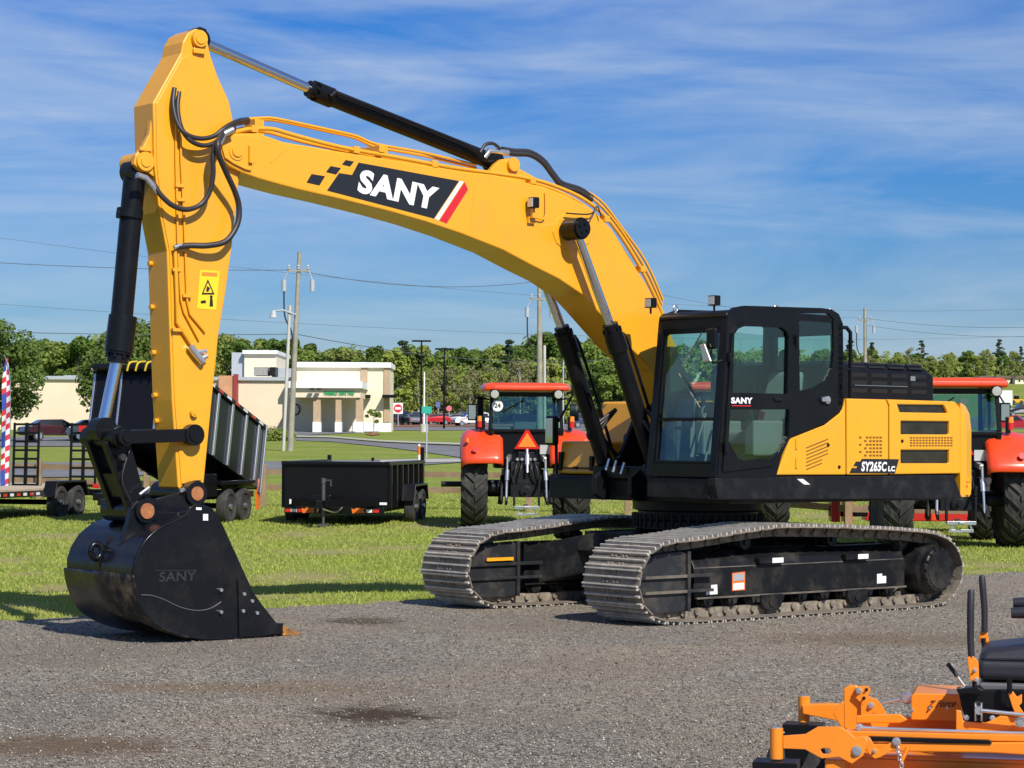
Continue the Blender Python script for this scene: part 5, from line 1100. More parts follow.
# ================================================================ TRAILERS
def road_wheel(parent, x, y, r=.37, wd=.22, out=1):
    t = MB(); h = wd/2
    t.rings([(-h*.7, r*.6), (-h, r*.72), (-h*.97, r*.88), (-h*.75, r*.98), (0, r), (h*.75, r*.98), (h*.97, r*.88), (h, r*.72), (h*.7, r*.6)], (x, y, r), (0, 1, 0), 30)
    w_ = t.build('wheel', TYR, parent)
    m_ = MB(); m_.rings([(h*.25, r*.62), (h*.2, r*.5), (h*.5, r*.34), (h*.6, r*.28), (h*.62, 0)], (x, y, r), (0, out, 0), 24); m_.build('rim', DGR, w_)
    m_ = MB(); m_.rings([(0, r*.16), (.05, r*.15), (.07, r*.08)], (x, y+out*h*.6, r), (0, out, 0), 14); m_.build('hub_cap', SIL, w_); return w_
def running_gear(t, yb, x_ax, fender=True, r=.37):
    for s in (-1, 1):
        for x in x_ax: road_wheel(t, x, s*yb, r, out=s)
        if fender:
            f = MB(); a, b_ = min(x_ax)-.46, max(x_ax)+.46
            f.prism([(a,.50),(a+.16,.84),(b_-.16,.84),(b_,.50),(b_-.04,.50),(b_-.19,.80),(a+.19,.80),(a+.04,.50)], s*(yb-.14), s*(yb+.14)); f.prism([(a+.16,.84),(b_-.16,.84),(b_-.06,.60),(a+.06,.60)], s*(yb-.145), s*(yb-.135)); f.build('fender', TBL, t, .008)
    for x in x_ax:
        a = MB(); a.cyl((x, -yb+.05, r), (x, yb-.05, r), .045, n=10); a.build('axle', BLK, t)
def nose_gear(t, xb, half):
    for s in (-1, 1):
        m_ = MB(); m_.bar((xb, s*half, .50), (xb+1.25, s*.05, .50), .08, .14); m_.build('tongue_beam', TBL, t, .006)
    m_ = MB(); m_.cyl((xb+1.05, .0, .28), (xb+1.05, 0, .92), .038, n=12); m_.cyl((xb+1.05, .0, .9), (xb+1.05, 0, 1.0), .05, n=12); m_.bar((xb+1.05, -.02, .96), (xb+1.05, .16, .96), .022, .022); m_.bar((xb+1.05, .15, .96), (xb+1.05, .15, .84), .022, .022); m_.box(xb+.95, xb+1.15, -.10, .10, .06, .10); m_.cyl((xb+1.05, 0, .08), (xb+1.05, 0, .3), .028, n=10); m_.build('jack', mat('jack_grey', (.10, .10, .105), .4, .4), t)
    m_ = MB(); m_.box(xb+1.2, xb+1.5, -.06, .06, .42, .56); m_.build('coupler', BLK, t, .01)
# right-hand trailer: low black dump box seen from the nose
c0_ = place(337, 524.5)
tl = empty('dump_trailer', (c0_.x, c0_.y, 0), 0, 'low level black dump trailer with a mesh tarp, left of the orange tractor', 'trailer', None)
yaw_t = R(-90-7.5); tl.rotation_euler = (0, 0, yaw_t)
hw = 1.06; L0, L1 = -4.0, .15
b = MB()
for s in (-1, 1): b.box(L0, L1, s*(hw-.04), s*hw, .40, 1.26)
b.box(L1-.05, L1, -hw+.04, hw-.04, .40, 1.26); b.box(L0, L0+.05, -hw+.04, hw-.04, .40, 1.22); b.box(L0, L1, -hw+.04, hw-.04, .38, .43)
bx_ = b.build('dump_box', TBL, tl, .006)
r_ = MB(); r_.box(L0-.02, L1+.05, hw-.06, hw+.05, 1.24, 1.32); r_.build('top_rail', TBL, bx_, .01); r_ = MB(); r_.box(L0-.02, L1+.05, -hw-.05, -hw+.06, 1.24, 1.32); r_.build('top_rail', TBL, bx_, .01); r_ = MB(); r_.box(L1-.05, L1+.06, -hw+.06, hw-.06, 1.25, 1.315); r_.build('front_rail', TBL, bx_, .01)
ta = MB(); V = []; nn = 14
for i in range(nn+1):
    for j in range(9): V.append((L0+(L1-.1-L0)*i/nn, -hw+.07+(2*hw-.14)*j/8, 1.27+.02*math.sin(i*1.3+j)-.03*math.sin(math.pi*j/8)))
ta.add(V, [(i*9+j, (i+1)*9+j, (i+1)*9+j+1, i*9+j+1) for i in range(nn) for j in range(8)], True); ta.build('mesh_tarp', mat('black_tarp', (.03, .033, .045), .5, bump=.3, bscale=20), bx_)
for k in range(7):
    x = L1-.12-k*.62
    for s in (-1, 1): q = MB(); q.box(x-.05, x+.05, s*hw, s*(hw+.07), .38, 1.24); q.build('side_stake', TBL, bx_, .006)
for s, z in ((1, 1.46),): q = MB(); q.tube([(L1-.02, .75, 1.33), (L1-.02, .75, 1.40)], .03, 8); q.build('tarp_bracket', BLK, bx_)
q = MB(); q.box(L0-.1, L0, -hw-.02, -hw+.06, .42, 1.42); q.build('rear_post', TBL, bx_, .01)
q = MB(); q.box(L0-.1, L0, hw-.06, hw+.02, .42, 1.60); q.build('rear_post', TBL, bx_, .01)
f_ = MB(); f_.box(L0, L1+.12, -.95, .95, .30, .40); f_.box(L1+.12, L1+.16, -1.02, 1.02, .27, .40); f_.build('frame', TBL, tl, .01)
running_gear(tl, hw+.20, (-2.35, -1.50)); nose_gear(tl, L1+.1, .85)
for y, m_ in ((.80, RLN), (.66, WHT), (-.60, WHT), (-.74, RLN), (-.88, WHT), (-1.0, RLN)):
    q = MB(); q.box(L1+.161, L1+.166, y, y+.12, .30, .36); q.build('reflector', m_, tl)
for y in (.50, -.52): q = MB(); q.prism([(y-.02,.28),(y+.24,.29),(y+.20,.35),(y+.26,.38),(y+.05,.39),(y+.03,.36),(y-.04,.38)], L1+.167, L1+.171, fn=lambda a, b_, c: (c, a-.1, b_)); q.build('orange_emblem', ORG, tl)
for y in (-.75, -.95, .9): q = MB(); q.box(L1+.001, L1+.005, y, y+.15, .45, .55 if y < 0 else .50); q.build('paper_label', WHT, bx_)
q = MB(); q.tube([(L1+.2, .25, .50), (L1+.8, .2, .33), (L1+1.4, .05, .40)], .018, 6, smooth_pts=4); q.build('safety_chain', STL, tl); q = MB(); q.tube([(L1+.2, -.25, .50), (L1+.8, -.2, .33), (L1+1.4, -.05, .40)], .018, 6, smooth_pts=4); q.build('safety_chain', STL, tl)
q = MB(); q.box(L1+.3, L1+.7, -.35, .05, .45, .66); q.build('winch_box', BLK, tl, .02)

# middle trailer: raised silver-ribbed dump box behind the arm
ax_ = place(234, 521)
nose = Vector((-.23, -.973)); rzm = math.atan2(nose.y, nose.x)
tm = empty('raised_dump_trailer', (ax_.x-1.14*.973, ax_.y+1.14*.23, 0), rzm, 'black dump trailer with its ribbed box tipped up high, behind the excavator arm', 'trailer')
MF = Frame(tuple(tm.location), rzm)
# local: X towards nose; wheels on both sides; the box hinges at the rear (x=-1.7)
hwm = 1.02
f_ = MB(); f_.box(-1.7, 2.4, -.95, .95, .52, .66); f_.build('frame', TBL, tm, .01)
running_gear(tm, hwm+.12, (-.42, .45), False); nose_gear(tm, 2.4, .8)
ta_ = R(14.5); ca, sa = math.cos(ta_), math.sin(ta_); px0, pz0 = -1.75, .70
def tp_(l, h): return (px0+l*ca-h*sa, pz0+l*sa+h*ca)
Lb, Hb = 4.35, 1.32
b = MB()
for s in (-1, 1): b.prism([tp_(0,0), tp_(Lb,0), tp_(Lb,Hb), tp_(0,Hb)], s*(hwm-.04), s*hwm)
b.prism([tp_(Lb-.05,0), tp_(Lb,0), tp_(Lb,Hb), tp_(Lb-.05,Hb)], -hwm+.04, hwm-.04); b.prism([tp_(0,-.0), tp_(Lb-.05,-.0), tp_(Lb-.05,.06), tp_(0,.06)], -hwm+.04, hwm-.04)
for s in (-1, 1): b.prism([tp_(.1,-.22), tp_(Lb-.1,-.22), tp_(Lb-.1,0), tp_(.1,0)], s*.52, s*.60)
bxm = b.build('dump_box', TBL, tm, .01)
for s in (-1, 1):
    for l in (.35, 1.15, 2.0, 2.85, 3.7, 4.28): q = MB(); q.prism([tp_(l-.055,0), tp_(l+.055,0), tp_(l+.055,Hb), tp_(l-.055,Hb)], s*hwm, s*(hwm+.05)); q.build('chrome_rib', SIL, bxm, .01)
    q = MB(); q.prism([tp_(0,Hb), tp_(Lb,Hb), tp_(Lb,Hb+.09), tp_(0,Hb+.09)], s*(hwm-.05), s*(hwm+.06)); rl_ = q.build('top_rail', BLK, bxm, .01)
    for l in range(9): q = MB(); q.prism([tp_(.2+l*.5,Hb+.02), tp_(.45+l*.5,Hb+.02), tp_(.45+l*.5,Hb+.07), tp_(.2+l*.5,Hb+.07)], s*(hwm+.061), s*(hwm+.066)); q.build('reflector', RLN if l % 2 else WHT, rl_)
    q = MB(); q.prism([tp_(-.06,-.1), tp_(0,-.1), tp_(0,Hb+.1), tp_(-.06,Hb+.1)], s*(hwm+.0), s*(hwm+.08)); q.build('corner_post', SIL, bxm, .01)
q = MB(); q.prism([tp_(-.14,.0), tp_(-.06,.0), tp_(-.06,Hb), tp_(-.14,Hb)], -hwm, hwm); q.build('tailgate', TBL, bxm, .01)
q = MB()
for y in (-.55, .55): pass
q.box(0,0.001,0,.001,0,.001) if False else None
ln_ = tp_(Lb+.012, .0); 
for y in (-.45, .35): q = MB(); q.prism([tp_(Lb+.0,.0), tp_(Lb+.03,.0), tp_(Lb+.03,Hb), tp_(Lb+.0,Hb)], y-.02, y+.02); q.build('headboard_rib', SIL, bxm, .004)
q = MB(); q.prism([tp_(Lb-.05,Hb), tp_(Lb+.25,Hb+.0), tp_(Lb+.25,Hb+.14), tp_(Lb-.05,Hb+.14)], -hwm, hwm); cap_ = q.build('tarp_housing', BLK, bxm, .04)
for y in (-.4, -.2, -.02, .18, .36):
    cx_, cz_ = tp_(Lb+.1, Hb+.07); q = MB(); q.tube([(cx_+.17, y-.05, cz_-.06), (cx_+.15, y, cz_+.10), (cx_-.06, y+.06, cz_+.13)], .022, 6, smooth_pts=3); q.build('yellow_strap', mat('strap_yellow', (.62, .42, .03), .6), cap_)
q = MB(); q.prism([tp_(1.3,-.02), tp_(2.8,-.02), tp_(2.8,.38), tp_(1.3,.38)], hwm+.0, hwm+.0) if False else None
lo = tp_(2.4, -.1)
for s in (-1, 1):
    q = MB(); q.cyl((.2, s*.3, .60), ((lo[0]+.2)/2, s*.3, (lo[1]+.6)/2), .07, n=12); q.cyl(((lo[0]+.2)/2, s*.3, (lo[1]+.6)/2), (lo[0], s*.3, lo[1]), .04, n=12); q.build('lift_ram', STL if s < 0 else BLK, tm)
q = MB(); q.box(-.95, 1.0, hwm-.02, hwm+.24, .82, .90); q.build('fender', TBL, tm, .01)
q = MB(); q.box(1.1, 2.2, hwm-.1, hwm+.16, .60, 1.05); q.build('tool_box', TBL, tm, .01)
q = MB(); q.box(-1.85, -1.75, hwm-.05, hwm+.01, .25, .9); q.build('orange_marker', ORG, tm)

# left trailer: flat deck with two upright ladder ramps
wl_ = place(66, 515.5); nf = Vector((-.24, -.971)); rzf = math.atan2(nf.y, nf.x)
tf = empty('flatbed_trailer', (0, 0, 0), rzf, 'flatbed trailer with two upright black ladder ramps, at the left edge of the field', 'trailer')
hwf = .95; Fv = Vector((nf.x, nf.y, 0)); Lv = Vector((-nf.y, nf.x, 0))
tf.location = Vector((wl_.x, wl_.y, 0))-Lv*(hwf+.14)+Fv*0-Vector((0, 0, 0))
d_ = MB(); d_.box(-1.55, 4.2, -hwf, hwf, .52, .64); d_.build('frame', TBL, tf, .01)
d_ = MB(); d_.box(-1.5, 4.15, -hwf+.05, hwf-.05, .645, .685); d_.build('wood_deck', mat('deck_boards', (.42, .33, .22), .8, color2=(.52, .42, .30), vscale=3), tf)
running_gear(tf, hwf+.14, (-.42, .42)); nose_gear(tf, 4.2, .8)
for k in range(7): q = MB(); q.box(1.0+k*.3, 1.16+k*.3, hwf+.001, hwf+.006, .55, .61); q.build('reflector', RLN if k % 2 else WHT, tf)
q = MB(); q.box(-1.75, -1.55, -hwf-.12, hwf+.25, .48, .62); q.build('rear_beam', TBL, tf, .01)
q = MB(); q.box(-1.56, -1.54, hwf+.05, hwf+.2, .64, .74); q.build('tail_lamp', RLN, tf)
for s in (-1, 1):
    q = MB(); yc_ = s*(hwf-.25)
    for y in (-.30, 0, .30): q.bar((-1.66, yc_+y, .66), (-1.72, yc_+y, 2.10), .045 if y else .07, .05, up=(1, 0, 0))
    for k in range(8): q.bar((-1.665-.0075*k, yc_-.3, .70+k*.195), (-1.665-.0075*k, yc_+.3, .70+k*.195), .06, .05)
    q.build('loading_ramp', BLK, tf, .004)
q = MB(); q.box(-1.60, -1.50, hwf-.28, hwf-.02, 1.90, 2.04); q.build('red_lamp_box', RLN, tf)

# ================================================================ FEATHER FLAG
fp = place(12, 508); fp = Vector(((10.5-512)/CF*(fp.y+2), fp.y+2, 0))
fl = empty('feather_flag', fp, 0, 'tall feather banner in red, white and blue stars and stripes, far left', 'flag')
q = MB(); q.tube([(0,0,0),(0,0,2.6),(-.03,0,3.3),(-.16,0,3.75)], [.025,.02,.015,.01], 8, smooth_pts=4); q.build('pole', SIL, fl)
q = MB(); W_ = []; nk = 24
for i in range(nk+1):
    z = .55+3.15*i/nk; wd_ = -.21*(1-max(0, (i/nk-.72)/.28)**2*.85); x0_ = .0-max(0, (z-2.7))**2*.10
    for j in range(5): W_.append((x0_+.0+wd_*j/4*(1 if z < 3 else 1)-(.35 if False else 0), .05*math.sin(z*2.1+j*.8), z-.12*j/4))
fa = []; mi_l = []
q.v = W_
for i in range(nk):
    for j in range(4):
        q.f.append([i*5+j, i*5+j+1, (i+1)*5+j+1, (i+1)*5+j]); q.sm.append(True); q.mi.append((2 if j >= 2 and (i % 7) in (1, 2, 3) else (0 if (i+j//2) % 2 else 1)))
q.build('banner', [mat('flag_red', (.62, .03, .05), .7), mat('flag_white', (.75, .75, .76), .7), mat('flag_blue', (.03, .07, .35), .7)], fl)

# ================================================================ FENCE
fpts = [(-17, 58), (-12, 56.2), (-9, 54.6), (-5.9, 52.6), (-2.8, 51.6), (.4, 50.6), (2.6, 49.4), (4.9, 46.3), (6.45, 42.4), (9.2, 41.6), (12, 41), (15, 40.4), (18, 39.8)]
fe = empty('rail_fence', (fpts[0][0], fpts[0][1], 0), 0, 'low brown wooden rail fence crossing the field behind the trailers and tractors', 'fence')
ox, oy = fpts[0]
for (x, y) in fpts: q = MB(); z = terr(x, y); q.box(x-ox-.07, x-ox+.07, y-oy-.07, y-oy+.07, z-.1, z+1.0); q.build('post', WOD, fe, .01)
for (a, b) in zip(fpts, fpts[1:]):
    for h in (.46, .82):
        q = MB(); q.bar((a[0]-ox, a[1]-oy+.09, terr(*a)+h), (b[0]-ox, b[1]-oy+.09, terr(*b)+h), .04, .13); q.build('rail', WOD, fe)

# ================================================================ CARS
CARP = {'sedan': [(-2.25,.38),(-2.32,.62),(-2.25,.92),(-1.75,1.0),(-1.05,1.40),(.25,1.43),(1.05,.98),(2.05,.86),(2.3,.68),(2.32,.38)],
        'suv': [(-2.2,.42),(-2.28,.75),(-2.2,1.1),(-1.95,1.62),(-1.7,1.70),(.35,1.68),(1.1,1.12),(2.1,1.0),(2.3,.78),(2.3,.42)],
        'pickup': [(-2.7,.5),(-2.75,.75),(-2.7,1.15),(-.85,1.15),(-.75,1.75),(.55,1.78),(1.25,1.2),(2.5,1.08),(2.65,.85),(2.65,.5)]}
CARG = {'sedan': [(-1.62,.98),(-1.0,1.36),(.22,1.385),(.95,.97)], 'suv': [(-2.0,1.12),(-1.85,1.58),(.3,1.62),(1.0,1.12)], 'pickup': [(-.72,1.2),(-.66,1.68),(.5,1.70),(1.12,1.2)]}
def car(p, rz, style, color, label, cat='car', name='parked_car', group='cars standing in the distant car parks'):
    c = empty(name, p, rz, label, cat, group); pr = CARP[style]; gl = CARG[style]
    key = 'car_paint_%.2f_%.2f_%.2f' % color; pm = mat(key, color, .25, .2, coat=.7)
    V = []; hw_ = .88
    belt = 1.0 if style == 'sedan' else 1.13
    b = MB(); n_ = len(pr); ys_ = []
    for (x, z) in pr: ys_.append(hw_ if z <= belt else hw_-.22*(z-belt)/.4)
    V = [(x, y, z) for (x, z), y in zip(pr, ys_)]+[(x, -y, z) for (x, z), y in zip(pr, ys_)]
    b.add(V, [tuple(range(n_)), tuple(range(n_, 2*n_))[::-1]]+[((i+1) % n_, i, n_+i, n_+(i+1) % n_) for i in range(n_)])
    bo_ = b.build('body', pm, c, .05, 2)
    cg = mat('car_window', (.02, .025, .03), .08, coat=.8)
    for s in (-1, 1):
        g = MB(); q = [(x, s*((hw_ if z <= belt else hw_-.22*(z-belt)/.4)+.012), z) for x, z in gl]; q2 = [(x, y-s*.03, z) for x, y, z in q]; g.add(q+q2, [(0,1,2,3),(7,6,5,4),(0,1,5,4),(1,2,6,5),(2,3,7,6),(3,0,4,7)]); g.build('side_window', cg, c)
    def band(i, t0, t1, nm):
        (x0, z0), (x1, z1) = pr[i], pr[i+1]; a = (x0+(x1-x0)*t0, z0+(z1-z0)*t0); b_ = (x0+(x1-x0)*t1, z0+(z1-z0)*t1); ya = ys_[i]+(ys_[i+1]-ys_[i])*t0-.10; yb_ = ys_[i]+(ys_[i+1]-ys_[i])*t1-.10
        nx, nz = -(z1-z0), (x1-x0); L = math.hypot(nx, nz); nx, nz = nx/L*.014, nz/L*.014
        g = MB(); g.hexa([(a[0], ya, a[1]), (a[0], -ya, a[1]), (b_[0], -yb_, b_[1]), (b_[0], yb_, b_[1])], [(a[0]+nx, ya, a[1]+nz), (a[0]+nx, -ya, a[1]+nz), (b_[0]+nx, -yb_, b_[1]+nz), (b_[0]+nx, yb_, b_[1]+nz)]); g.build(nm, cg, c)
    if style == 'sedan': band(3, .12, .92, 'rear_window'); band(5, .08, .9, 'windscreen')
    elif style == 'suv': band(2, .08, .9, 'rear_window'); band(5, .08, .9, 'windscreen')
    else: band(3, .2, .9, 'rear_window'); band(5, .08, .9, 'windscreen')
    x0 = pr[0][0]; x1 = pr[-1][0]
    for s in (-1, 1):
        for x in (x0*.62, x1*.62):
            w_ = MB(); w_.rings([(0, .20), (0, .33), (.03, .34), (.2, .34), (.22, .3)], (x, s*(hw_+.01), .34), (0, -s, 0), 18, smooth=False); w__ = w_.build('wheel', TYR, c)
            w_ = MB(); w_.rings([(0, .22), (.02, .2), (.02, 0)], (x, s*(hw_+.02), .34), (0, -s, 0), 14); w_.build('rim', SIL, w__)
        l = MB(); l.box(x0-.0, x0-.07, s*.55, s*.84, .68, .86); l.build('tail_light', RLN, c, .02)
        l = MB(); l.box(x1-.10, x1+.012, s*.55, s*.82, .62, .76); l.build('headlight', LGL, c, .02)
    return c
car(place(56, 441.3), R(28), 'sedan', (.05, .006, .014), 'burgundy sedan parked by the cream wall, behind the ladder ramps')
car(place(99, 441.3), R(20), 'sedan', (.30, .34, .38), 'silver sedan partly hidden behind the excavator bucket cylinder')
far = [(394,425.4,'suv',(.02,.022,.03),'black car just right of the store corner'),(402.5,425.2,'pickup',(.03,.05,.10),'dark navy pickup in the far car park, left of the street sign'),
 (411,425.4,'sedan',(.18,.20,.22),'grey sedan in the far car park beside the navy pickup'),(418,425,'suv',(.62,.63,.65),'white car behind the light pole base'),
 (434,425,'sedan',(.55,.02,.03),'bright red car in the far car park'),(445,424.6,'sedan',(.68,.69,.70),'white sedan right of the red car'),
 (454,425,'sedan',(.35,.38,.42),'silver sedan parked left of the large white car'),(471,426.5,'suv',(.72,.73,.74),'white car beside the mirror of the orange tractor'),
 (462,424.4,'suv',(.05,.07,.12),'dark blue car farthest back in the car park'),(588,428,'suv',(.04,.06,.13),'dark blue car between tractor and boom cylinder'),(633,428,'sedan',(.3,.31,.33),'grey sedan hidden behind the boom cylinders')]
for i, (u_, v_, st_, c_, lb) in enumerate(far): car(place(u_, v_), R([80, -65, 110, 250, 190, 280, 190, 200, 100, 10, 185][i]), st_, c_, lb)
car(place(1013, 432.5), R(-20), 'pickup', (.55, .015, .03), 'red pickup on the road by the right tractor', 'pickup truck', 'pickup_truck')
car(place(1022, 417.2), R(185), 'suv', (.02, .025, .035), 'black car on the far right road')
p = place(1003, 409.5); q = empty('box_trailer', p, 0, 'small white box trailer on the far right road', 'trailer')
m1 = MB(); m1.box(-1.1, 1.1, -1, 1, .5, 2.6); m1.build('body', WTR, q, .05)
for s in (-1, 1): m1 = MB(); m1.cyl((s*.5, -1.02, .4), (s*.5, -.8, .4), .4, n=16); m1.build('wheel', TYR, q)
p = place(1016, 404.5); q = empty('yellow_loader', p, .3, 'tiny yellow digger far off on the dirt at the right edge', 'digger')
m1 = MB(); m1.box(-2.4, 2.4, -1, 1, .6, 1.7); m1.build('body', YEL, q, .1); m1 = MB(); m1.box(-.4, .8, -.8, .8, 1.7, 2.9); m1.build('cab', BLK, q, .1)
for s in (-1.5, 1.5): m1 = MB(); m1.cyl((s, -1.1, .7), (s, -.7, .7), .7, n=16); m1.build('wheel', TYR, q)
q.scale = (.42,)*3

# ================================================================ THE STORE
D0 = 205.
def SX(u): return (u-512)/CF*D0
gz = terr(-15, D0)
def SZ(v, u=300): return W(u, v, D0).z-gz
st_o = Vector((SX(300), D0, gz)); stn = empty('store_building', st_o, 0, 'long cream store building with white parapets, a columned canopy and green lettering', 'building')
def sx(u): return SX(u)-st_o.x
def sbox(name, u0, u1, v0, v1, y0, y1, m, bev=0, par=None):
    q = MB(); q.box(sx(u0), sx(u1), y0, y1, SZ(v1, (u0+u1)/2) if v1 < 500 else -.5, SZ(v0, (u0+u1)/2)); return q.build(name, m, par or stn, bev)
lw = sbox('side_wall', -30, 297, 379, 999, 3, 45, STU); sbox('roof_edge', -31, 297.5, 375.5, 379, 2.7, 45.2, MTL, 0, lw)
for (a, b) in ((20, 60), (100, 140), (180, 200), (236, 250)): pass
sbox('rooftop_block', 57, 98, 358, 376, 18, 28, MTL); sbox('rooftop_unit', 33, 57, 371, 376, 14, 20, MTL); sbox('rooftop_unit', 100, 170, 368, 376, 14, 22, MTL)
rb = sbox('roof_tower', 231, 264.5, 349.5, 376, 10, 22, STW); sbox('parapet', 229.5, 266, 346, 349.8, 9.6, 22.4, WTR, 0, rb); sbox('tower_side', 217, 231, 348, 376, 10.5, 22, MTL)
sbox('roof_block', 264, 298, 366, 376, 7, 20, MTL); sbox('air_conditioner', 248, 262, 365.5, 374, 4.5, 7, mat('grey_unit', (.30, .28, .25), .6, var=.3, vscale=8)); sbox('air_conditioner', 264, 270, 365.5, 374, 4.5, 7, DGR)
for (u0, u1) in ((37, 58),): pass
sbox('louvre_panel', 59, 66, 361, 367, 17.9, 18, DGR)
fw = sbox('front_wall', 296.5, 389.5, 367, 999, 0, 7, STW)
sbox('parapet', 294, 391, 362.3, 367.5, -.35, 7.5, WTR, 0, fw); sbox('base_course', 353, 391.6, 423, 999, -.12, 0, WTR, 0, fw)
for (u0, u1, v0, v1) in ((361, 367.5, 368, 383), (384, 391.3, 367.6, 396), (384, 391.3, 398, 422)): sbox('stone_pier', u0, min(u1, 389.8), v0, v1, -.14, -.001, TAN, 0, fw)
sbox('awning', 383, 397, 395, 398, -1.2, -.15, BLK, 0, fw); sbox('awning', 366, 371, 395, 398, -1.2, -.15, BLK, 0, fw)
cn = sbox('canopy', 298, 366, 390, 399, -7.5, -.001, STU); sbox('canopy_cornice', 297, 368, 383.5, 390, -7.9, -.001, WTR, 0, cn)
for (u0, u1) in ((320.5, 327.5), (342, 347.5), (361.5, 368.5)):
    cl_ = sbox('canopy_column', u0, u1, 399.2, 422.5, -7.3, -6.6, TAN, 0, cn); sbox('column_base', u0-.4, u1+.4, 422.6, 999, -7.5, -6.4, WTR, 0, cl_)
tx = MB(); put_text(tx, 'PHARMACY DRIVE THRU', (sx(331), -7.56, SZ(397, 345)), (sx(360)-sx(331), 0, 0), (0, 0, SZ(392.6, 345)-SZ(397, 345)), .06, 0, (0, -.02, 0)); tx.build('green_lettering', GRN, stn)
for u_ in (320, 326.5): q = MB(); q.box(sx(u_)-.2, sx(u_)+.2, -8.3, -7.9, SZ(391.6), SZ(390.3)); q.build('canopy_lamp', BLK, cn)
q = MB(); pth = [(sx(295.5)+.42*math.cos(t), -.1, SZ(409.5)+.5*math.sin(t)) for t in [2*math.pi*i/16 for i in range(17)]]; q.tube(pth, .06, 6); q.build('wall_ring', BLK, stn)
ap = sbox('brick_panel', 216, 231, 375, 999, 1.8, 2.9, mat('salmon_panel', (.55, .28, .15), .8, var=.15, vscale=1)); sbox('dark_red_post', 231, 234.5, 373.5, 999, 1.6, 2.95, mat('dark_red_trim', (.30, .03, .03), .6), 0, ap)
for u_ in (318, 322.5):
    p = place(u_, 431); q = MB(); q.rings([(0,.16),(1.0,.16),(1.06,.12),(1.08,0)], (0,0,0), (0,0,1), 14); o = q.build('bollard', YBL); o.location = p; tag(o, 'yellow bollard before the store canopy, %s of the two' % ('left' if u_ < 320 else 'right'), 'bollard', 'yellow bollards at the canopy')

# ================================================================ POLES, WIRES, SIGNS
def upole(name, base, height, lean, label, conduit=False, arms=True, r=.17):
    o = empty(name, base, 0, label, 'utility pole'); q = MB(); tx_ = lean*height
    q.cyl((0, 0, -.3), (tx_, 0, height), r, r*.62, n=14); q.build('shaft', PLW, o)
    if conduit: cx_ = -.34 if lean > 0 else .30; q = MB(); q.cyl((cx_, -.1, 0), (cx_+tx_*.68, -.1, height*(.73 if lean > 0 else .62)), .09, n=10); q.build('white_conduit', CON, o)
    if arms:
        for k, dz_ in enumerate((.92, 1.05)): pass
        q = MB(); z = height*.905; x = lean*z; q.bar((x-.55, -.1, z), (x+.55, -.1, z), .10, .10); q.build('crossarm', PLW, o)
        for s in (-1, 0, 1): q = MB(); q.rings([(0,.05),(.06,.10),(.12,.05),(.18,.09),(.26,.04)], (x+s*.5, -.1, z+.05), (0,0,1), 10); q.build('insulator', MTL, o)
        for s in (-1, 1): q = MB(); q.cyl((x+s*.75, -.15, z-1.1), (x+s*.75, -.15, z-.5), .13, n=10); q.tube([(x+s*.75, -.15, z-.5), (x+s*.55, -.1, z)], .03, 5); q.build('fuse_cutout', MTL, o)
        q = MB(); q.tube([(x-.75, -.15, z-1.1), (x-.7, -.15, z-2.4), (x-.35, -.1, z-3.2), (x-.3, -.12, z-3.8)], .045, 6, smooth_pts=4); q.build('drop_cable', RUB, o)
    return o
pA = place(290, 451); sA = CF/pA.y; hA = (W(298, 252, pA.y).z-pA.z)
oA = upole('utility_pole', pA, hA, (298-290)/200*1.0, 'weathered wooden utility pole with white conduit, left of the low trailer', True, True, .17)
q = MB(); zz = W(285, 315, pA.y).z-pA.z; xx = (298-290)/200*zz; q.tube([(xx, -.2, zz), (xx-.7, -.2, zz+.25), (xx-1.1, -.2, zz+.2)], .05, 6); q.cyl((xx-1.2, -.2, zz-.15), (xx-1.2, -.2, zz+.22), .22, .12, n=12); q.build('street_light', MTL, oA)
pB = place(540, 446); hB = W(539, 284, pB.y).z-pB.z
upole('utility_pole', pB, hB, -.008, 'wooden utility pole rising behind the roof of the left orange tractor', True, True, .22)
pC = Vector((W(866, 430, 190).x, 190, terr(30, 190))); hC = W(864, 308, 190).z-pC.z
upole('utility_pole', pC, hC, -.01, 'wooden utility pole behind the excavator engine hood', False, True, .2)
def wire(pts, d0, d1, label, r=.022, sag=0):
    a = W(*pts[0], d0); b = W(*pts[1], d1); P_ = []
    for i in range(17):
        t = i/16; p = a.lerp(b, t); p.z -= sag*4*t*(1-t); P_.append(p)
    q = MB(); q.tube(P_, r*.68, 5); o = q.build('power_line', mat('cable_grey', (.10, .105, .12), .6)); tag(o, label, 'cable', 'overhead power lines')
wire([(-30, 234), (1060, 308)], pA.y, 190, 'thin upper power line crossing the sky behind the boom', .014, 1.6)
wire([(-30, 261), (296, 270)], pA.y, pA.y, 'second power line from the top, ending at the wooden pole on the left', .026, .15)
wire([(296, 270), (539, 281)], pA.y, pB.y, 'power line between the two wooden poles, just under the boom', .026, .6)
wire([(-30, 302), (1060, 335)], pA.y-4, 180, 'faint middle power line behind the warning sign of the arm', .014, 1.0)
wire([(-30, 331), (296, 334)], pA.y, pA.y, 'lowest power line left of the wooden pole', .03, .1)
wire([(296, 334), (640, 356)], pA.y, 170, 'lowest power line sagging over the store roof', .03, .9)
wire([(560, 270), (865, 318)], 150, 190, 'power line reaching the pole behind the cab', .016, .8)
wire([(865, 318), (1060, 326)], 190, 170, 'upper power line at the right above the trees', .02, .4)
wire([(865, 325), (1060, 336)], 190, 170, 'lower power line at the right above the trees', .02, .4)
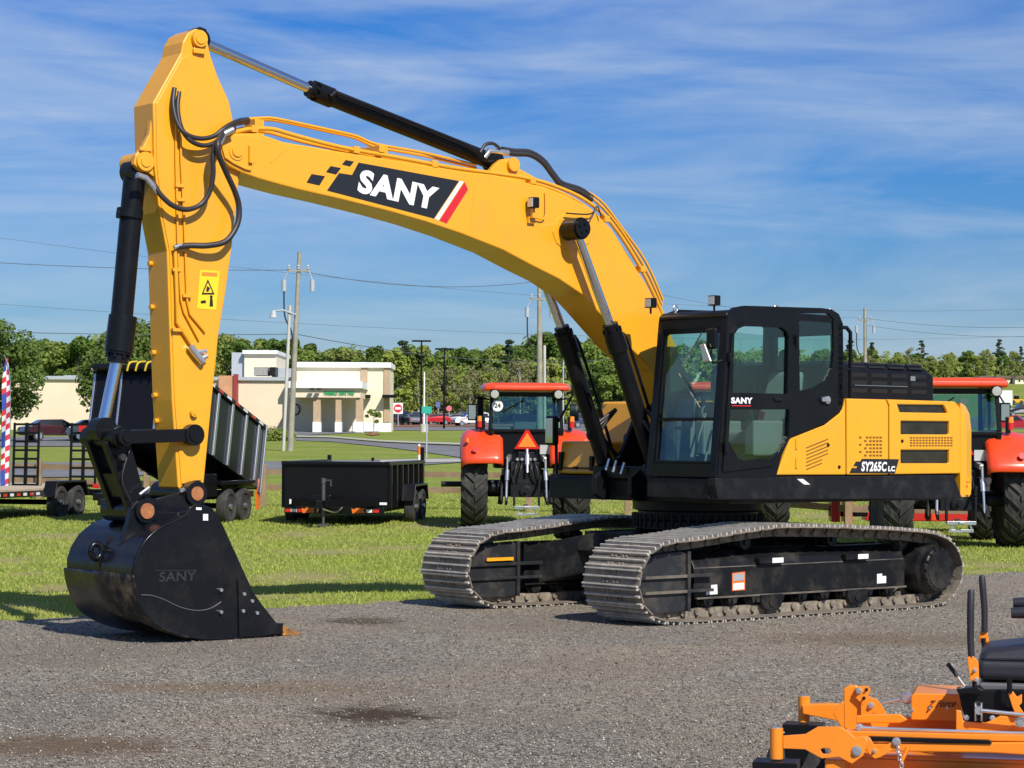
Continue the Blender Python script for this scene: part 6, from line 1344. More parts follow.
def tallpole(u, v0, v1, d, label, r, m, name='light_pole', top=True):
    b = Vector((W(u, v1, d).x, d, 0)); b.z = terr(b.x, d); h = W(u, v0, d).z-b.z
    o = empty(name, b, 0, label, 'light pole'); q = MB(); q.cyl((0,0,0), (0,0,h), r, r*.7, n=10); q.build('shaft', m, o)
    if top: q = MB(); q.bar((-1.0, 0, h), (1.0, 0, h), .2, .18); q.build('lamp_head', BLK, o)
    return o
tallpole(421, 341, 424, 232, 'tall dark light pole left of the two over the far car park', .12, BLK)
tallpole(444, 349, 424, 236, 'dark light pole right of the two over the far car park', .12, BLK)
o = tallpole(424, 372, 431, 205, 'pale grey sign mast on a concrete foot, by the green street sign', .10, WTR, 'sign_mast', False); q = MB(); q.cyl((0,0,-.2), (0,0,.75), .38, n=16); q.cyl((.0,-.0,.7), (.0,0,.76), .34, n=12); q.build('concrete_foot', CON, o)
o = tallpole(563, 364, 432, 180, 'grey curved street lamp between tractor and boom', .08, MTL, 'street_lamp', False); h = W(563, 364, 180).z-o.location.z
q = MB(); q.tube([(0,0,h-.1),(.1,0,h+.5),(.6,0,h+.95),(1.1,0,h+1.0)], .07, 6, smooth_pts=3); q.build('lamp_arm', MTL, o)
def sign(u, vb, v0, v1, hwpx, label, cat, face, ink, kind, name='road_sign'):
    b = place(u, vb); d = b.y; px = d/CF; o = empty(name, b, 0, label, cat); z0 = W(u, v1, d).z-b.z; z1 = W(u, v0, d).z-b.z
    q = MB(); q.cyl((0,0,0), (0,0,z1), .035 if d < 160 else .05, n=8); q.build('post', MTL, o); hw_ = hwpx*px
    q = MB()
    if kind == 'plate': q.box(-hw_, hw_, -.10, -.07, z0, z1)
    else:
        zc = (z0+z1)/2; r = (z1-z0)/2
        if kind == 'no_entry': q.box(-hw_, hw_, -.10, -.07, z0-.15, z1+.15)
        else: q.cyl((0, -.10, zc), (0, -.07, zc), r, n=8)
    pl_ = q.build('sign_plate', face, o)
    if kind == 'no_entry':
        q = MB(); q.cyl((0, -.13, (z0+z1)/2), (0, -.105, (z0+z1)/2), (z1-z0)/2, n=22); q.build('red_disc', RED, pl_); q = MB(); q.box(-hw_*.6, hw_*.6, -.15, -.135, (z0+z1)/2-.14, (z0+z1)/2+.14); q.build('white_bar', WHT, pl_)
    return o
sign(398, 427, 404.2, 412.5, 4.8, 'red and white no-entry sign beside the store corner', 'road sign', WHT, RED, 'no_entry')
sign(449, 425, 405.5, 411.5, 3, 'faded red round sign in the far car park', 'road sign', mat('faded_red', (.65, .16, .18), .5), WHT, 'disc')
sign(438, 425, 402, 407.5, 2, 'small blue parking sign in the far car park', 'road sign', mat('sign_blue', (.10, .16, .38), .5), WHT, 'plate')
o = sign(426.5, 458, 406.5, 413.5, 5, 'green street name sign on a thin post by the driveway', 'street sign', TEA, WHT, 'plate', 'street_sign')
sign(468, 424, 407, 411, 3.4, 'green sign board behind the tractor mirror', 'sign board', GRN, WHT, 'plate', 'sign_board')
b = place(419, 470); q = MB(); q.rings([(0,.05),(.7,.05),(.72,.0)], (0,0,0), (0,0,1), 10); o = q.build('marker_post', [WTR]); o.location = b; o.scale = (1,1,1.35); tag(o, 'short white and orange marker post behind the low trailer', 'marker post')
q = MB(); q.rings([(.42,.055),(.66,.055)], (0,0,0), (0,0,1), 10); q.build('orange_band', ORG, o)

# ================================================================ TREES
def leaf_mat(name, a, b, c):
    m = bpy.data.materials.new(name); m.use_nodes = True; n = m.node_tree.nodes; l = m.node_tree.links; p = n['Principled BSDF']
    g = n.new('ShaderNodeNewGeometry'); oi = n.new('ShaderNodeObjectInfo')
    x = mixc(n, l, g.outputs['Random Per Island'], a, b); x = mixc(n, l, oi.outputs['Random'], x, c)
    l.new(x, p.inputs['Base Color']); p.inputs['Roughness'].default_value = .75; p.inputs['Specular IOR Level'].default_value = .15
    tr = n.new('ShaderNodeBsdfTranslucent'); l.new(x, tr.inputs[0]); ms = n.new('ShaderNodeMixShader'); ms.inputs[0].default_value = .35
    l.new(p.outputs[0], ms.inputs[1]); l.new(tr.outputs[0], ms.inputs[2]); l.new(ms.outputs[0], n['Material Output'].inputs[0]); return m
LF = {'deep': leaf_mat('leaves_deep_green', (.075,.145,.025), (.145,.23,.045), (.14,.20,.045)), 'mid': leaf_mat('leaves_mid_green', (.14,.22,.035), (.24,.33,.065), (.26,.30,.08)),
      'lime': leaf_mat('leaves_spring_green', (.24,.32,.04), (.36,.42,.09), (.30,.32,.10)), 'pine': leaf_mat('needles', (.035,.07,.025), (.07,.11,.04), (.055,.09,.04)), 'tan': leaf_mat('budding_twigs', (.24,.24,.10), (.33,.33,.13), (.28,.27,.12))}
BRK = mat('bark', (.12, .09, .065), .9, color2=(.2, .16, .12), vscale=3); BRP = mat('pale_bark', (.36, .33, .28), .9, var=.2, vscale=3)
def leaves(cl, n, ls, rg):
    """n leaf quads spread over clumps (centre, radii)"""
    w_ = np.array([r[0]*r[2] for c, r in cl]); w_ = w_/w_.sum(); idx = rg.choice(len(cl), n, p=w_)
    C_ = np.array([c for c, r in cl])[idx]; R_ = np.array([r for c, r in cl])[idx]
    d = rg.normal(size=(n, 3)); d /= np.linalg.norm(d, axis=1)[:, None]; rad = rg.uniform(.35, 1.05, n)**.6
    P_ = C_+d*R_*rad[:, None]
    nr = d*1.0+rg.normal(size=(n, 3))*.55+np.array([0, -.15, .45]); nr /= np.linalg.norm(nr, axis=1)[:, None]
    t = np.cross(nr, rg.normal(size=(n, 3))); t /= np.linalg.norm(t, axis=1)[:, None]; b_ = np.cross(nr, t); s_ = ls*rg.uniform(.5, 1.3, n)[:, None]
    V = np.stack([P_-t*s_, P_-b_*s_*.7, P_+t*s_, P_+b_*s_*.7], 1).reshape(-1, 3); return V
def tree_mesh(kind, seed, H=13., Wd=7., n=2600, ls=.30, base=.28, nclump=26, bark=BRK, m='mid', name='tree'):
    rg = np.random.default_rng(seed); rd = random.Random(seed)
    t = MB(); top = H*.86; lean = rd.uniform(-.3, .3)
    tr_pts = [(0, 0, -.3), (lean*.3, .1, H*.3), (lean*.8, 0, H*.6), (lean, .1, top)]
    t.tube(tr_pts, [H*.018, H*.014, H*.009, H*.003], 8); cl = []
    for k in range(nclump):
        if kind == 'pine':
            zf = rd.uniform(.62, 1.0); rr = Wd/2*(1.05-zf)*2.0*rd.uniform(.4, 1); s_ = Wd*.11*rd.uniform(.7, 1.3); fl_ = .5
        elif kind == 'column':
            zf = rd.uniform(base, .97); rr = Wd/2*rd.uniform(.1, .8); s_ = Wd*.16*rd.uniform(.7, 1.3); fl_ = 1
        else:
            zf = rd.uniform(base, .93); e = math.sin(math.pi*min(1, (zf-base*.75)/(1.02-base*.75)))**.6; rr = Wd/2*e*rd.uniform(.25, .88); s_ = Wd*.145*rd.uniform(.6, 1.35); fl_ = .8
        a = rd.uniform(0, 6.28); c = (lean*zf+rr*math.cos(a), rr*math.sin(a), zf*H); cl.append((c, (s_, s_, s_*fl_)))
        if k % 2 == 0: z0 = max(.15, zf-.18)*H; t.tube([(lean*z0/H, 0, z0), ((lean*zf+c[0])/2, c[1]*.5, (z0+c[2])/2-.1), c], [H*.006, H*.004, H*.0015], 5)
    o = empty(name, (0, 0, 0)); tk = t.build('trunk', bark, o)
    V = leaves(cl, n, ls, rg); me = bpy.data.meshes.new('crown'); N_ = len(V)
    me.vertices.add(N_); me.vertices.foreach_set('co', V.astype(np.float32).ravel()); me.loops.add(N_); me.loops.foreach_set('vertex_index', np.arange(N_, dtype=np.int32)); me.polygons.add(N_//4)
    me.polygons.foreach_set('loop_start', np.arange(0, N_, 4, dtype=np.int32)); me.polygons.foreach_set('loop_total', np.full(N_//4, 4, dtype=np.int32)); me.update(calc_edges=True); me.materials.append(LF[m])
    c = bpy.data.objects.new('crown', me); col.objects.link(c); c.parent = o; return o
BANK = []
for i, (k, H, Wd, n_, ls, base, nc, bk_, m_) in enumerate([('round', 13, 8.5, 6000, .33, .06, 34, BRK, 'mid'), ('round', 14, 8, 6000, .33, .05, 32, BRK, 'deep'), ('round', 12, 7.5, 5000, .31, .06, 30, BRP, 'lime'), ('round', 13, 7, 2400, .26, .10, 34, BRP, 'lime'),
        ('column', 15, 6.2, 4800, .31, .05, 30, BRK, 'deep'), ('round', 13, 6.5, 1900, .23, .12, 32, BRP, 'tan'), ('round', 12.5, 9, 6000, .33, .05, 34, BRK, 'mid')]):
    BANK.append((k, 31+i, H, Wd, n_, ls, base, nc, bk_, m_))
LBL = {0: 'mid green bushy tree in the far wood', 1: 'dark green dense tree in the far wood', 2: 'light spring green tree in the far wood', 3: 'thin pale-barked spring green tree in the far wood', 4: 'narrow dark evergreen in the far wood', 5: 'half bare tan tree in the far wood', 6: 'broad mid green tree in the far wood'}
proto = {}
def plant(i, x, y, sc_=1., rz=0., label=None, group='trees of the far wood'):
    if i not in proto:
        k, sd_, H, Wd, n_, ls, base, nc, bk_, m_ = BANK[i]; o = tree_mesh(k, sd_, H, Wd, n_, ls, base, nc, bk_, m_, 'tree'); proto[i] = o
        o.location = (x, y, terr(x, y)); o.rotation_euler = (0, 0, rz); o.scale = (sc_,)*3; tag(o, label or LBL[i], 'tree', group); return o
    o = copy_tree(proto[i], (x, y, terr(x, y)), rz, label or LBL[i], None, sc_); o['group'] = group; return o
rd = random.Random(5)
def xat(u, d): return (u-512)/CF*d
def topy(u):     # skyline of the wood, pixels
    return np.interp(u, [-60, 30, 60, 85, 130, 170, 225, 262, 280, 300, 340, 380, 410, 440, 470, 500, 540, 580, 640, 850, 870, 900, 940, 980, 1000, 1030, 1100],
                        [344, 345, 341, 334, 336, 336, 334, 340, 342, 343, 346, 347, 347, 345, 350, 343, 334, 336, 340, 352, 350, 348, 351, 352, 346, 346, 344])
def wood(u0, u1, step, d0, d1, kinds, hs=1.):
    u = u0
    while u < u1:
        d = rd.uniform(d0, d1); uu = u+rd.uniform(-4, 4); x = xat(uu, d); i = rd.choice(kinds); H = BANK[i][2]
        want = W(uu, topy(uu)+rd.uniform(-3, 7)+(6 if hs < 1 else 0), d).z-terr(x, d); plant(i, x, d, max(.35, want*hs/(H*.98)), rd.uniform(0, 6.28)); u += step*rd.uniform(.7, 1.3)
wood(-60, 245, 15, 285, 330, [0, 1, 1, 4, 0, 3, 6]); wood(240, 400, 12, 270, 300, [0, 1, 4, 2, 4, 6]); wood(385, 660, 10.5, 318, 350, [0, 2, 4, 1, 2, 6]); wood(385, 530, 8, 298, 314, [3, 5, 3, 2, 5, 3], .80); wood(530, 670, 15, 298, 314, [1, 2, 6, 0, 2], .8)
wood(-60, 400, 26, 340, 380, [0, 6, 1]); wood(385, 660, 20, 355, 380, [0, 6, 1])
wood(655, 860, 17, 290, 340, [0, 1, 2, 4, 6]); wood(840, 1110, 15, 425, 470, [0, 2, 3, 1, 6, 5]); wood(840, 1110, 24, 490, 530, [0, 1, 6]); wood(850, 960, 14, 400, 420, [2, 0, 3, 6], .8)
PN = tree_mesh('pine', 77, 17, 7, 1500, .26, .5, 22, BRK, 'pine', 'pine_tree')
pines = [(921, 341, 440, 'tall pine standing clear of the trees above the tractor roof'), (872, 343, 440, 'pine with a flat top just right of the handrail'), (851, 341, 450, 'pine behind the cab handrail'), (1000, 340, 440, 'tall pine above the right tractor mirror'), (1021, 347, 430, 'pine at the right edge of the photo'), (273, 341, 300, 'pine above the store, left of the wooden pole'), (402, 342, 300, 'pine over the right end of the store'), (509, 341, 330, 'small dark pine top in the gap left of the tractor roof')]
for i, (u_, v_, d_, lb) in enumerate(pines):
    x = xat(u_, d_); s_ = (W(u_, v_, d_).z-terr(x, d_))/17
    if i == 0: PN.location = (x, d_, terr(x, d_)); PN.scale = (s_,)*3; tag(PN, lb, 'pine tree', 'pines standing above the wood')
    else: copy_tree(PN, (x, d_, terr(x, d_)), i*1.1, lb, None, s_)
# the far wood behind the single trees, read as one mass
rg = np.random.default_rng(9); cl = []
for k in range(420):
    u_ = rg.uniform(-80, 1110); d = rg.uniform(385, 410) if u_ < 840 else rg.uniform(540, 570); x = xat(u_, d); zt_ = W(u_, topy(u_)+6, d).z; zb_ = terr(x, d); z = rg.uniform(zb_, zt_-1.5); cl.append(((x, d, z), (3.8, 3, 3.0)))
V = leaves(cl, 52000, .62, rg); scatter_mesh('distant_wood', V, np.arange(len(V)).reshape(-1, 4), LF['mid'], 'mass of distant green woodland behind the single trees', 'woodland')
# trees nearer, on the left, and saplings
o = tree_mesh('round', 201, 10, 7.5, 9000, .17, .22, 46, BRK, 'deep', 'magnolia_tree'); d = 140; x = xat(4, d); o.location = (x, d, terr(x, d)); o.scale = ((W(4, 323, d).z-terr(x, d))/9.7,)*3; tag(o, 'dark glossy tree at the left edge behind the flag', 'tree')
o = tree_mesh('round', 202, 9, 9, 11000, .17, .22, 40, BRK, 'deep', 'magnolia_tree'); d = 142; x = xat(123, d); o.location = (x, d, terr(x, d)); o.scale = ((W(123, 327, d).z-terr(x, d))/8.8,)*3; tag(o, 'dark glossy tree behind the bucket cylinder and raised trailer', 'tree')
for u_, vb, vt, sd_, lb in ((259, 428, 409, 303, 'young sapling at the cream wall, right of the raised trailer'), (312, 431, 406, 304, 'young bright tree under the store canopy'), (374, 434, 408, 305, 'small round tree on the mulch ring before the store')):
    o = tree_mesh('round', sd_, 4, 2.6, 1500, .11, .38, 14, BRP, 'lime' if u_ < 300 else 'mid', 'sapling'); p = place(u_, vb); o.location = p; o.scale = ((W(u_, vt, p.y).z-p.z)/3.9,)*3; tag(o, lb, 'sapling')
hg_ = MB(); a = place(262, 441); b = place(290, 441)
cl = [((a.x+(b.x-a.x)*k/14, a.y, a.z+.45+.12*math.sin(k*2)), (.55, .5, .42)) for k in range(-8, 15)]
V = leaves(cl, 3000, .09, rg); o = scatter_mesh('low_hedge', V, np.arange(len(V)).reshape(-1, 4), LF['mid'], 'low green hedge at the foot of the cream wall', 'hedge'); del o['kind']
# houses beyond the right-hand field
for i, (u_, v_, wpx) in enumerate(((985, 383.5, 14), (1003, 383.5, 16), (1022, 383.5, 14))):
    p = place(u_, v_); k = p.y/CF; hw_ = wpx*k/2; o = empty('house', p, 0, ['low cream house left of the three beyond the hill field', 'pale house in the middle beyond the hill field', 'pale house at the right edge beyond the hill field'][i], 'house', 'houses beyond the hill field')
    q = MB(); q.box(-hw_, hw_, 0, 6, -.5, 5*k*1.0+0); q.build('wall', STW, o); q = MB(); q.prism([(-hw_-.15, 5*k), (hw_+.15, 5*k), (hw_*.7, 7.6*k), (-hw_*.7, 7.6*k)], -.3, 6.3); q.build('roof', mat('brown_roof', (.16, .11, .08), .9), o)
    for t_ in (-.5, .2): q = MB(); q.box(hw_*t_, hw_*t_+hw_*.25, -.03, -.001, 1.6*k, 3.4*k); q.build('window', DGR, o)

# ================================================================ FOREGROUND MOWER
MRZ = math.atan2(.23, -.97); MLOC = (1.33, 10.6, 0); MW = Frame(MLOC, MRZ)
mw = empty('zero_turn_mower', MLOC, MRZ, 'orange riding mower with black control levers, cut off by the lower right corner', 'riding mower')
def mp_(name, pts, y, t, m=MOR, bev=.004, holes=(), parent=None):
    b_ = MB(); b_.prism(MW.P(pts, y), y-t, y, [MW.P(h, y) for h in holes]); return b_.build(name, m, parent or mw, bev)
def bolt(u, v, y, r=.013, m=STL, par=None):
    q = MW.hit(u, v, 1, y); b_ = MB(); b_.cyl((q.x, y-.005, q.z), (q.x, y+.006, q.z), r*1.05, n=16); b_.cyl((q.x, y+.006, q.z), (q.x, y+.018, q.z), r*.7, n=6); return b_.build('bolt', m, par or mw)
def rod(name, pts, ys, r, m=STL, n=10, sp=0, parent=None):
    b_ = MB(); b_.tube([MW.hit(u, v, 1, y) for (u, v), y in zip(pts, ys)], r, n, smooth_pts=sp); return b_.build(name, m, parent or mw)
NY, FY = .62, -.62
for sy, (pu, pv0, pv1) in ((NY, (776.5, 728, 758.5)), (FY, (804, 696, 721.5))):
    a = MW.hit(pu, pv0, 1, sy); b = MW.hit(pu, pv1, 1, sy)
    q = MB(); q.cyl((a.x, sy, a.z), (a.x, sy, b.z), .030, n=26); cs_ = q.build('caster_pivot', MOR, mw, .003)
    q = MB(); q.cyl((a.x, sy, a.z), (a.x, sy, a.z+.006), .024, n=20); q.build('pivot_cap', STL, cs_)
    q = MB(); x0 = a.x-.10
    q.box(a.x-.10, a.x+.10, sy-.075, sy+.075, b.z-.045, b.z-.008)
    for s in (-1, 1): q.prism([(a.x-.08, b.z-.04), (a.x+.09, b.z-.04), (a.x+.07, .14), (a.x-.0, .14)], sy+s*.068, sy+s*.075)
    fk = q.build('caster_fork', BLK, mw, .006)
    q = MB(); q.rings([(-.06,.06),(-.062,.10),(-.055,.135),(-.03,.152),(.03,.152),(.055,.135),(.062,.10),(.06,.06)], (a.x+.035, sy, .155), (0, 1, 0), 32); wh = q.build('caster_wheel', TYR, mw)
    q = MB(); q.rings([(-.055,.02),(-.055,.08),(-.02,.085),(.02,.085),(.055,.08),(.055,.02)], (a.x+.035, sy, .155), (0, 1, 0), 24); q.build('wheel_hub', MOR, wh)
mp_('front_arm', [(783,736),(805,734.4),(817.4,727),(839,726.8),(846,730),(855,738),(864,736),(868,742),(863,756),(852,764),(839,757),(821.5,758.6),(805,749.5),(783,748.6)], NY+.012, .024, MOR, .004, [[(820,749.5),(824,748),(829,748.5),(831,751.5),(828,754.5),(822,754)]])
q = MB(); q.box(*(lambda a, b: (a.x, b.x, NY-.05, NY-.012, b.z, a.z))(MW.hit(784, 737, 1, NY), MW.hit(860, 748, 1, NY))); q.build('arm_tube', MOR, mw, .006)
mp_('far_arm', [(802,705),(826,704),(846,705),(846,724),(833,720),(803,714)], FY+.06, .07)
mp_('joint_plate', [(833,713),(842,701.5),(850,706),(856,718),(852,733),(843,731)], FY+.20, .04)
# cross member and footrest pan
a = MW.hit(845, 716, 1, 0); px_ = a.x
fp0 = MW.hit(1150, 735, 1, 0).x
q = MB(); q.box(px_-.05, px_+.04, -.60, .60, .26, .345); q.build('front_crossmember', MOR, mw, .008)
q = MB(); q.box(-2.2, px_-.02, -.34, .40, .318, .336); q.box(-2.2, px_-.02, .34, .40, .26, .345); q.box(-2.2, px_-.02, -.40, -.34, .26, .43); q.build('footrest_pan', MOR, mw, .006)
mp_('footrest_side', [(868,714.5),(900,714.5),(908,720),(900,723),(856,723),(856,716)], .10, .03)
# lift tower
TY = -.18
mp_('lift_tower', [(844,728),(843.5,688.5),(849,685.5),(857,685.8),(861,700),(866,713),(872,729),(850,731)], TY+.03, .05, MOR, .006)
mp_('height_plate', [(857,686.5),(868,686),(870.5,689),(870,693),(867.5,696),(877,699.5),(882,706),(887,714.5),(884,722),(861,722),(861,704),(866,709),(869,713.5),(861,703),(855,697)], TY+.055, .016, MOR, .003)
for u_, v_ in ((859,690.8),(871,705.5)): bolt(u_, v_, TY+.055, .015)
for u_, v_ in ((866.5,689.5),(864,698)): bolt(u_, v_, TY+.052, .008, DGR)
rod('lift_rod', [(882,703),(893,700.6),(906,698.5)], [TY-.1]*3, .007)
q = MW.hit(907, 698, 1, TY-.1); b_ = MB(); b_.rings([(-.02,.012),(-.02,.022),(0,.030),(.02,.022),(.02,.012)], (q.x, q.y, q.z), (0,1,0), 20); b_.build('rod_end', STL, mw)
# raised rear step with lettering (shaded by the levers)
RY = -.20
st_ = mp_('step_box', [(911,696),(914,693.3),(961,694.2),(962,722),(911,720)], RY, .40, MOR, .006)
b_ = MB(); o_, r_, u2 = (MW.hit(u, v, 1, RY+.003) for u, v in ((927,707.5),(955,706.8),(929,700.5))); put_text(b_, 'Z Force', o_, r_-o_, u2-o_, .02, .3, (0, .002, 0)); b_.build('lettering', mat('brown_decal', (.10, .03, .01), .5), st_)
for u_, v_ in ((930,708),(947.5,708),(912.5,710)): bolt(u_, v_, RY, .007, STL, st_)
# long rods, near rails
rod('steering_rod', [(859.5,727.4),(880,728.6),(940,730.6),(1060,734.5)], [.47]*4, .008)
bolt(859.5, 727.4, .46, .017)
rl = mp_('near_rail', [(862,744),(1000,742.5),(1040,742.5),(1060,757),(990,753),(862,751)], .52, .07, MOR, .006)
mp_('rail_top', [(845,731),(960,734),(1060,736),(1060,742),(845,739)], .50, .10, MOR, .004)
mp_('belt_guard', [(868,736.5),(990,740.3),(992,744),(870,741.5)], .53, .05, BLK, .003)
mp_('deck_lift_link', [(862,738.5),(866,736),(870,738),(876,748.5),(879,749.5),(895,740),(900,739.5),(901,743),(898.5,747),(880,757.5),(875,759),(870,756),(863,742)], .575, .014, MOR, .003)
for u_, v_, r_ in ((865.5,740.5,.014),(874.5,751,.008),(857,750.8,.022),(896.5,741.5,.018)): bolt(u_, v_, .575 if r_ != .022 else NY+.012, r_)
for k in range(6):
    q = MW.hit(897+k*.9, 746+k*3.9, 1, .575); b_ = MB(); pts = []
    for i in range(13):
        t = 2*math.pi*i/12; a_, c_ = .008*math.cos(t), .014*math.sin(t); pts.append((q.x+(a_ if k % 2 else 0), q.y+(0 if k % 2 else a_), q.z+c_))
    b_.tube(pts, .0035, 6); b_.build('chain_link', STL, mw)
rod('diagonal_brace', [(908,748),(900,764)], [.55]*2, .010, MOR)
# mowing deck below
q = MB(); dz = .21
pl = [(.02,-.55),(.05,-.30),(.05,.35),(-.02,.60),(-.25,.74),(-1.0,.76),(-1.3,.66),(-1.35,0),(-1.25,-.6),(-.9,-.72),(-.25,-.70)]
q.prism([(x+a.x-.22, y) for x, y in pl], .09, dz, axis='z'); dk_ = q.build('mower_deck', MOR, mw, .015)
q = MB(); x1, x2 = MW.hit(928, 755, 1, .62).x, MW.hit(1010, 757, 1, .62).x
q.hexa([(x1+.06,.38,dz),(x1+.06,.74,dz),(x2-.05,.74,dz),(x2-.05,.38,dz)][::-1], [(x1-.0,.44,dz+.072),(x1-.0,.70,dz+.062),(x2+.0,.70,dz+.062),(x2+.0,.44,dz+.072)][::-1]); q.build('spindle_cover', DGR, dk_, .01)
q = MB(); c = MW.hit(960, 754, 1, .57); q.cyl((c.x, .57, dz+.06), (c.x, .57, dz+.10), .04, n=20); q.build('spindle_cap', BLK, dk_, .006)
for u_, v_ in ((905,764),(917,764)): q = MW.hit(u_, v_, 1, .62); b_ = MB(); b_.box(q.x-.03, q.x+.03, .60, .64, dz, dz+.07); b_.build('deck_bracket', MOR, dk_, .004)
# controls
cp = mp_('control_panel', [(958,690),(1060,690),(1060,724),(1008,722),(988,723.5),(966,722),(961,706)], .36, .05, BLK, .006)
mp_('panel_lip', [(956,689),(978,687),(984,691),(980,695),(958,694)], .44, .10, BLK, .006)
for u_, v_ in ((966.5,717.5),(992.5,718),(978.5,727)): bolt(u_, v_, .37, .012)
mp_('panel_bracket', [(956,710),(961,711),(963,721),(985,723),(990,721),(1000,716),(1060,718),(1060,733),(956,731)], .39, .025, MOR, .004)
mp_('spring_slot', [(974,701),(983,702),(983,722),(974,721)], .40, .02, DGR, .003); rod('return_spring', [(975.5,703),(975.5,721)], [.41]*2, .004); rod('return_spring', [(981.5,703),(981.5,721)], [.41]*2, .004)
b_ = MB(); q = MW.hit(979, 710, 1, .42); b_.cyl((q.x, .40, q.z), (q.x, .45, q.z), .018, n=14); b_.build('pivot_boss', STL, mw)
rod('control_rod', [(981,710.5),(1060,718.5)], [.45]*2, .009)
mp_('lever_bracket', [(1008,693),(1013,691.5),(1017,697),(1022,694),(1022,703),(1019,706),(1026,716),(1016,716),(1012,706)], .42, .015, MOR, .003); rod('parking_lever', [(1009.5,693),(1009.5,678)], [.42]*2, .012, BLK); bolt(1020, 722, .43, .022)
l1 = mp_('lever_plate', [(967,657),(973,656),(978.5,662),(979,679),(975,682),(970,680)], .43, .018, MOR, .003); bolt(975, 670, .43, .008, STL, l1); bolt(976.5, 679.5, .43, .009, STL, l1)
rod('lever_stem', [(973,662),(975,690)], [.40]*2, .011, DGR)
rod('control_lever', [(971.5,658),(970.5,640),(970.5,615),(971,592),(971,589.5)], [.415]*5, [.0155,.0155,.0165,.0165,.010], mat('grip_rubber', (.018, .018, .022), .55), 14)
l2 = mp_('lever_plate', [(979.5,631),(987,631),(989,641),(986,644),(980,643)], -.20, .018, MOR, .003)
rod('lever_stem', [(983.5,638),(985,665)], [-.2]*2, .011, DGR)
rod('control_lever', [(984.5,632),(984.5,610),(983,590),(982,578),(982,575)], [-.2]*5, [.0155,.0155,.0165,.0165,.010], MATS['grip_rubber'], 14)
rod('throttle_handle', [(947.5,663.5),(957.5,676.5)], [.3]*2, .010, MATS['grip_rubber']); rod('throttle_stem', [(957,676),(968,691)], [.3]*2, .006, STL)
# seat
s0 = MW.hit(977, 660, 1, .25).x
q = MB(); q.box(s0-.62, s0, -.26, .26, .0+MW.hit(990, 680, 1, .25).z, MW.hit(990, 660, 1, .25).z)
q.hexa([(s0-.62,-.26,MW.hit(990,661,1,.25).z),(s0,-.26,MW.hit(990,661,1,.25).z),(s0,.26,MW.hit(990,661,1,.25).z),(s0-.62,.26,MW.hit(990,661,1,.25).z)], [(s0-.60,-.22,MW.hit(990,640,1,.25).z+.03),(s0-.03,-.22,MW.hit(990,652,1,.25).z+.01),(s0-.03,.22,MW.hit(990,652,1,.25).z+.01),(s0-.60,.22,MW.hit(990,640,1,.25).z+.03)])
q.build('seat_cushion', mat('black_vinyl', (.022, .022, .028), .42, spec=.5, bump=.05), mw, .03, 4)
q = MB(); zz = MW.hit(990, 681, 1, .25).z; q.box(s0-.62, s0-.01, -.24, .27, zz-.05, zz-.008); q.build('seat_pan', mat('seat_pan_grey', (.12, .12, .125), .4), mw, .01)
q = MB(); a1_ = MW.hit(1011, 613, 1, .30); q.tube([(a1_.x-.5, .30, a1_.z+.01), (a1_.x-.2, .30, a1_.z+.01), (a1_.x, .30, a1_.z)], [.032,.034,.024], 12); q.build('armrest', MATS['black_vinyl'], mw)
q = MB(); a1_ = MW.hit(1013, 603, 1, -.25); q.tube([(a1_.x-.5, -.25, a1_.z+.01), (a1_.x-.2, -.25, a1_.z+.01), (a1_.x, -.25, a1_.z)], [.032,.034,.024], 12); q.build('armrest', MATS['black_vinyl'], mw)
# parts of the mower beyond the frame, so that it stands: seat back, engine, rear wheels
q = MB(); q.hexa([(s0-.72,-.25,.58),(s0-.60,-.25,.58),(s0-.60,.25,.58),(s0-.72,.25,.58)], [(s0-.84,-.22,1.08),(s0-.76,-.22,1.08),(s0-.76,.22,1.08),(s0-.84,.22,1.08)]); q.build('seat_back', MATS['black_vinyl'], mw, .03, 3)
q = MB(); q.box(s0-1.25, s0-.85, -.28, .28, .42, .78); q.build('engine', DGR, mw, .05, 3)
for s in (-1, 1):
    q = MB(); q.rings([(-.12,.14),(-.13,.22),(-.11,.275),(0,.285),(.11,.275),(.13,.22),(.12,.14)], (s0-.75, s*.50, .285), (0, 1, 0), 36); w_ = q.build('rear_wheel', TYR, mw)
    q = MB(); q.rings([(0,.15),(.03,.14),(.05,.05),(.06,0)], (s0-.75, s*.56, .285), (0, s, 0), 24); q.build('rim', MOR, w_)
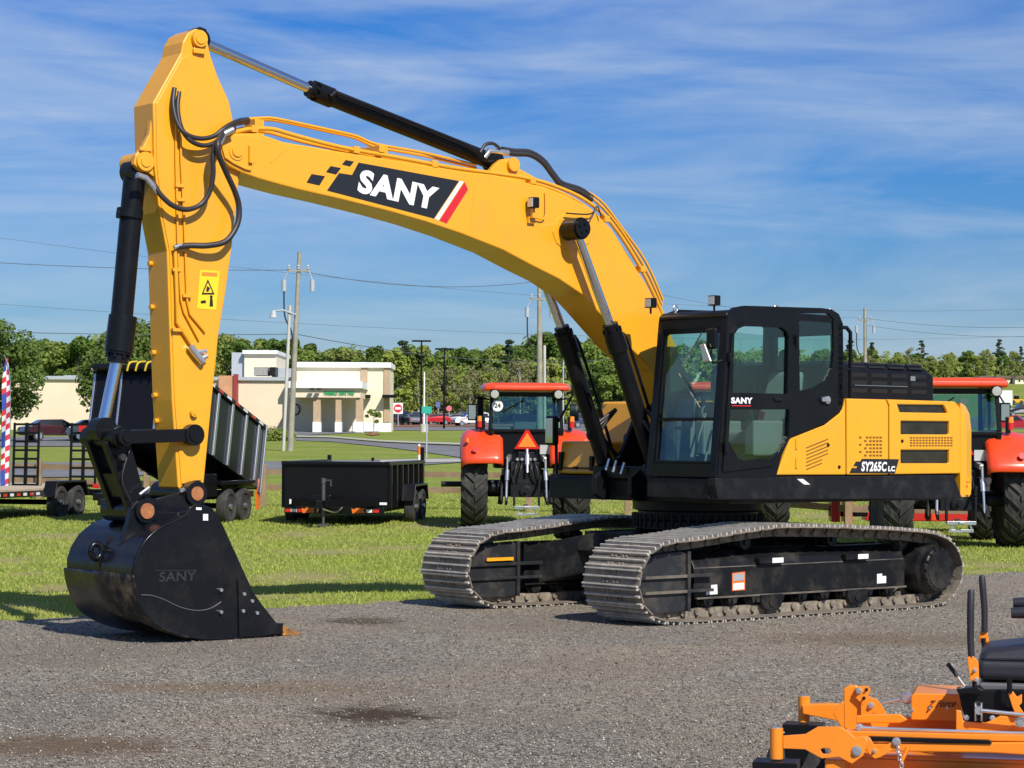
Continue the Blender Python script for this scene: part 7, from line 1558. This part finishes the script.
# small debris on the gravel
for u_, v_, r_, m_, lb in ((124, 640, .06, (.30,.13,.04), 'small clump of rusty brown dirt on the gravel under the bucket'), (788, 721, .02, (.5,.18,.05), 'tiny orange scrap on the gravel beside the mower'), (234, 660, .018, (.5,.2,.12), 'tiny reddish stone on the gravel in front of the bucket')):
    p = place(u_, v_); q = MB()
    for k in range(9): a_ = random.uniform(0, 6.28); d_ = random.uniform(0, r_); q.rings([(0, r_*.35), (r_*.25, r_*.3), (r_*.4, 0)], (d_*math.cos(a_)*1.3, d_*math.sin(a_), 0), (random.uniform(-.4,.4), random.uniform(-.4,.4), 1), 7, smooth=False)
    o = q.build('dirt_clump', mat('clump_%d' % u_, m_, .95)); o.location = p; tag(o, lb, 'debris')
# ---------------------------------------------------------------- where in the wood each tree stands
MARKS = [(-500, 'the left edge'), (48, 'the glossy edge tree'), (160, 'the excavator arm'), (235, 'the store roof tower'), (298, 'the conduit pole'), (391, 'the store corner'), (421, 'the left light pole'), (444, 'the right light pole'),
         (480, 'the left tractor mirror'), (541, 'the second wooden pole'), (568, 'the left tractor roof'), (655, 'the cab front'), (728, 'the cab door'), (845, 'the cab handrail'), (867, 'the right wooden pole'), (935, 'the right tractor roof'), (1005, 'the right tractor mirror')]
def upx(o):
    d = o.location-Vector((0, 0, CH)); return 512+CF*d.dot(RV)/d.dot(FV)
ORD = ['first', 'second', 'third', 'fourth', 'fifth', 'sixth', 'seventh', 'eighth', 'ninth', 'tenth', 'eleventh', 'twelfth', 'thirteenth', 'fourteenth']
slots = {}
for o in [o for o in col.objects if o.get('group') == 'trees of the far wood']:
    u_ = upx(o); mk = [m_ for m_ in MARKS if m_[0] <= u_][-1][1]; y = o.location.y
    row = 'front row' if ((y < 282 or (y < 316 and u_ > 383)) or 395 < y < 421) else ('back row' if (352 < y < 395 or y > 475) else 'main row')
    slots.setdefault((o['label'].replace(' in the far wood', ''), mk, row), []).append((u_, o))
for (lk, mk, row), L in slots.items():
    for k, (u_, o) in enumerate(sorted(L, key=lambda t: t[0])):
        o['label'] = '%s, %s%s, right of %s' % (lk, (ORD[min(k, 13)]+' in ') if len(L) > 1 else '', row, mk)
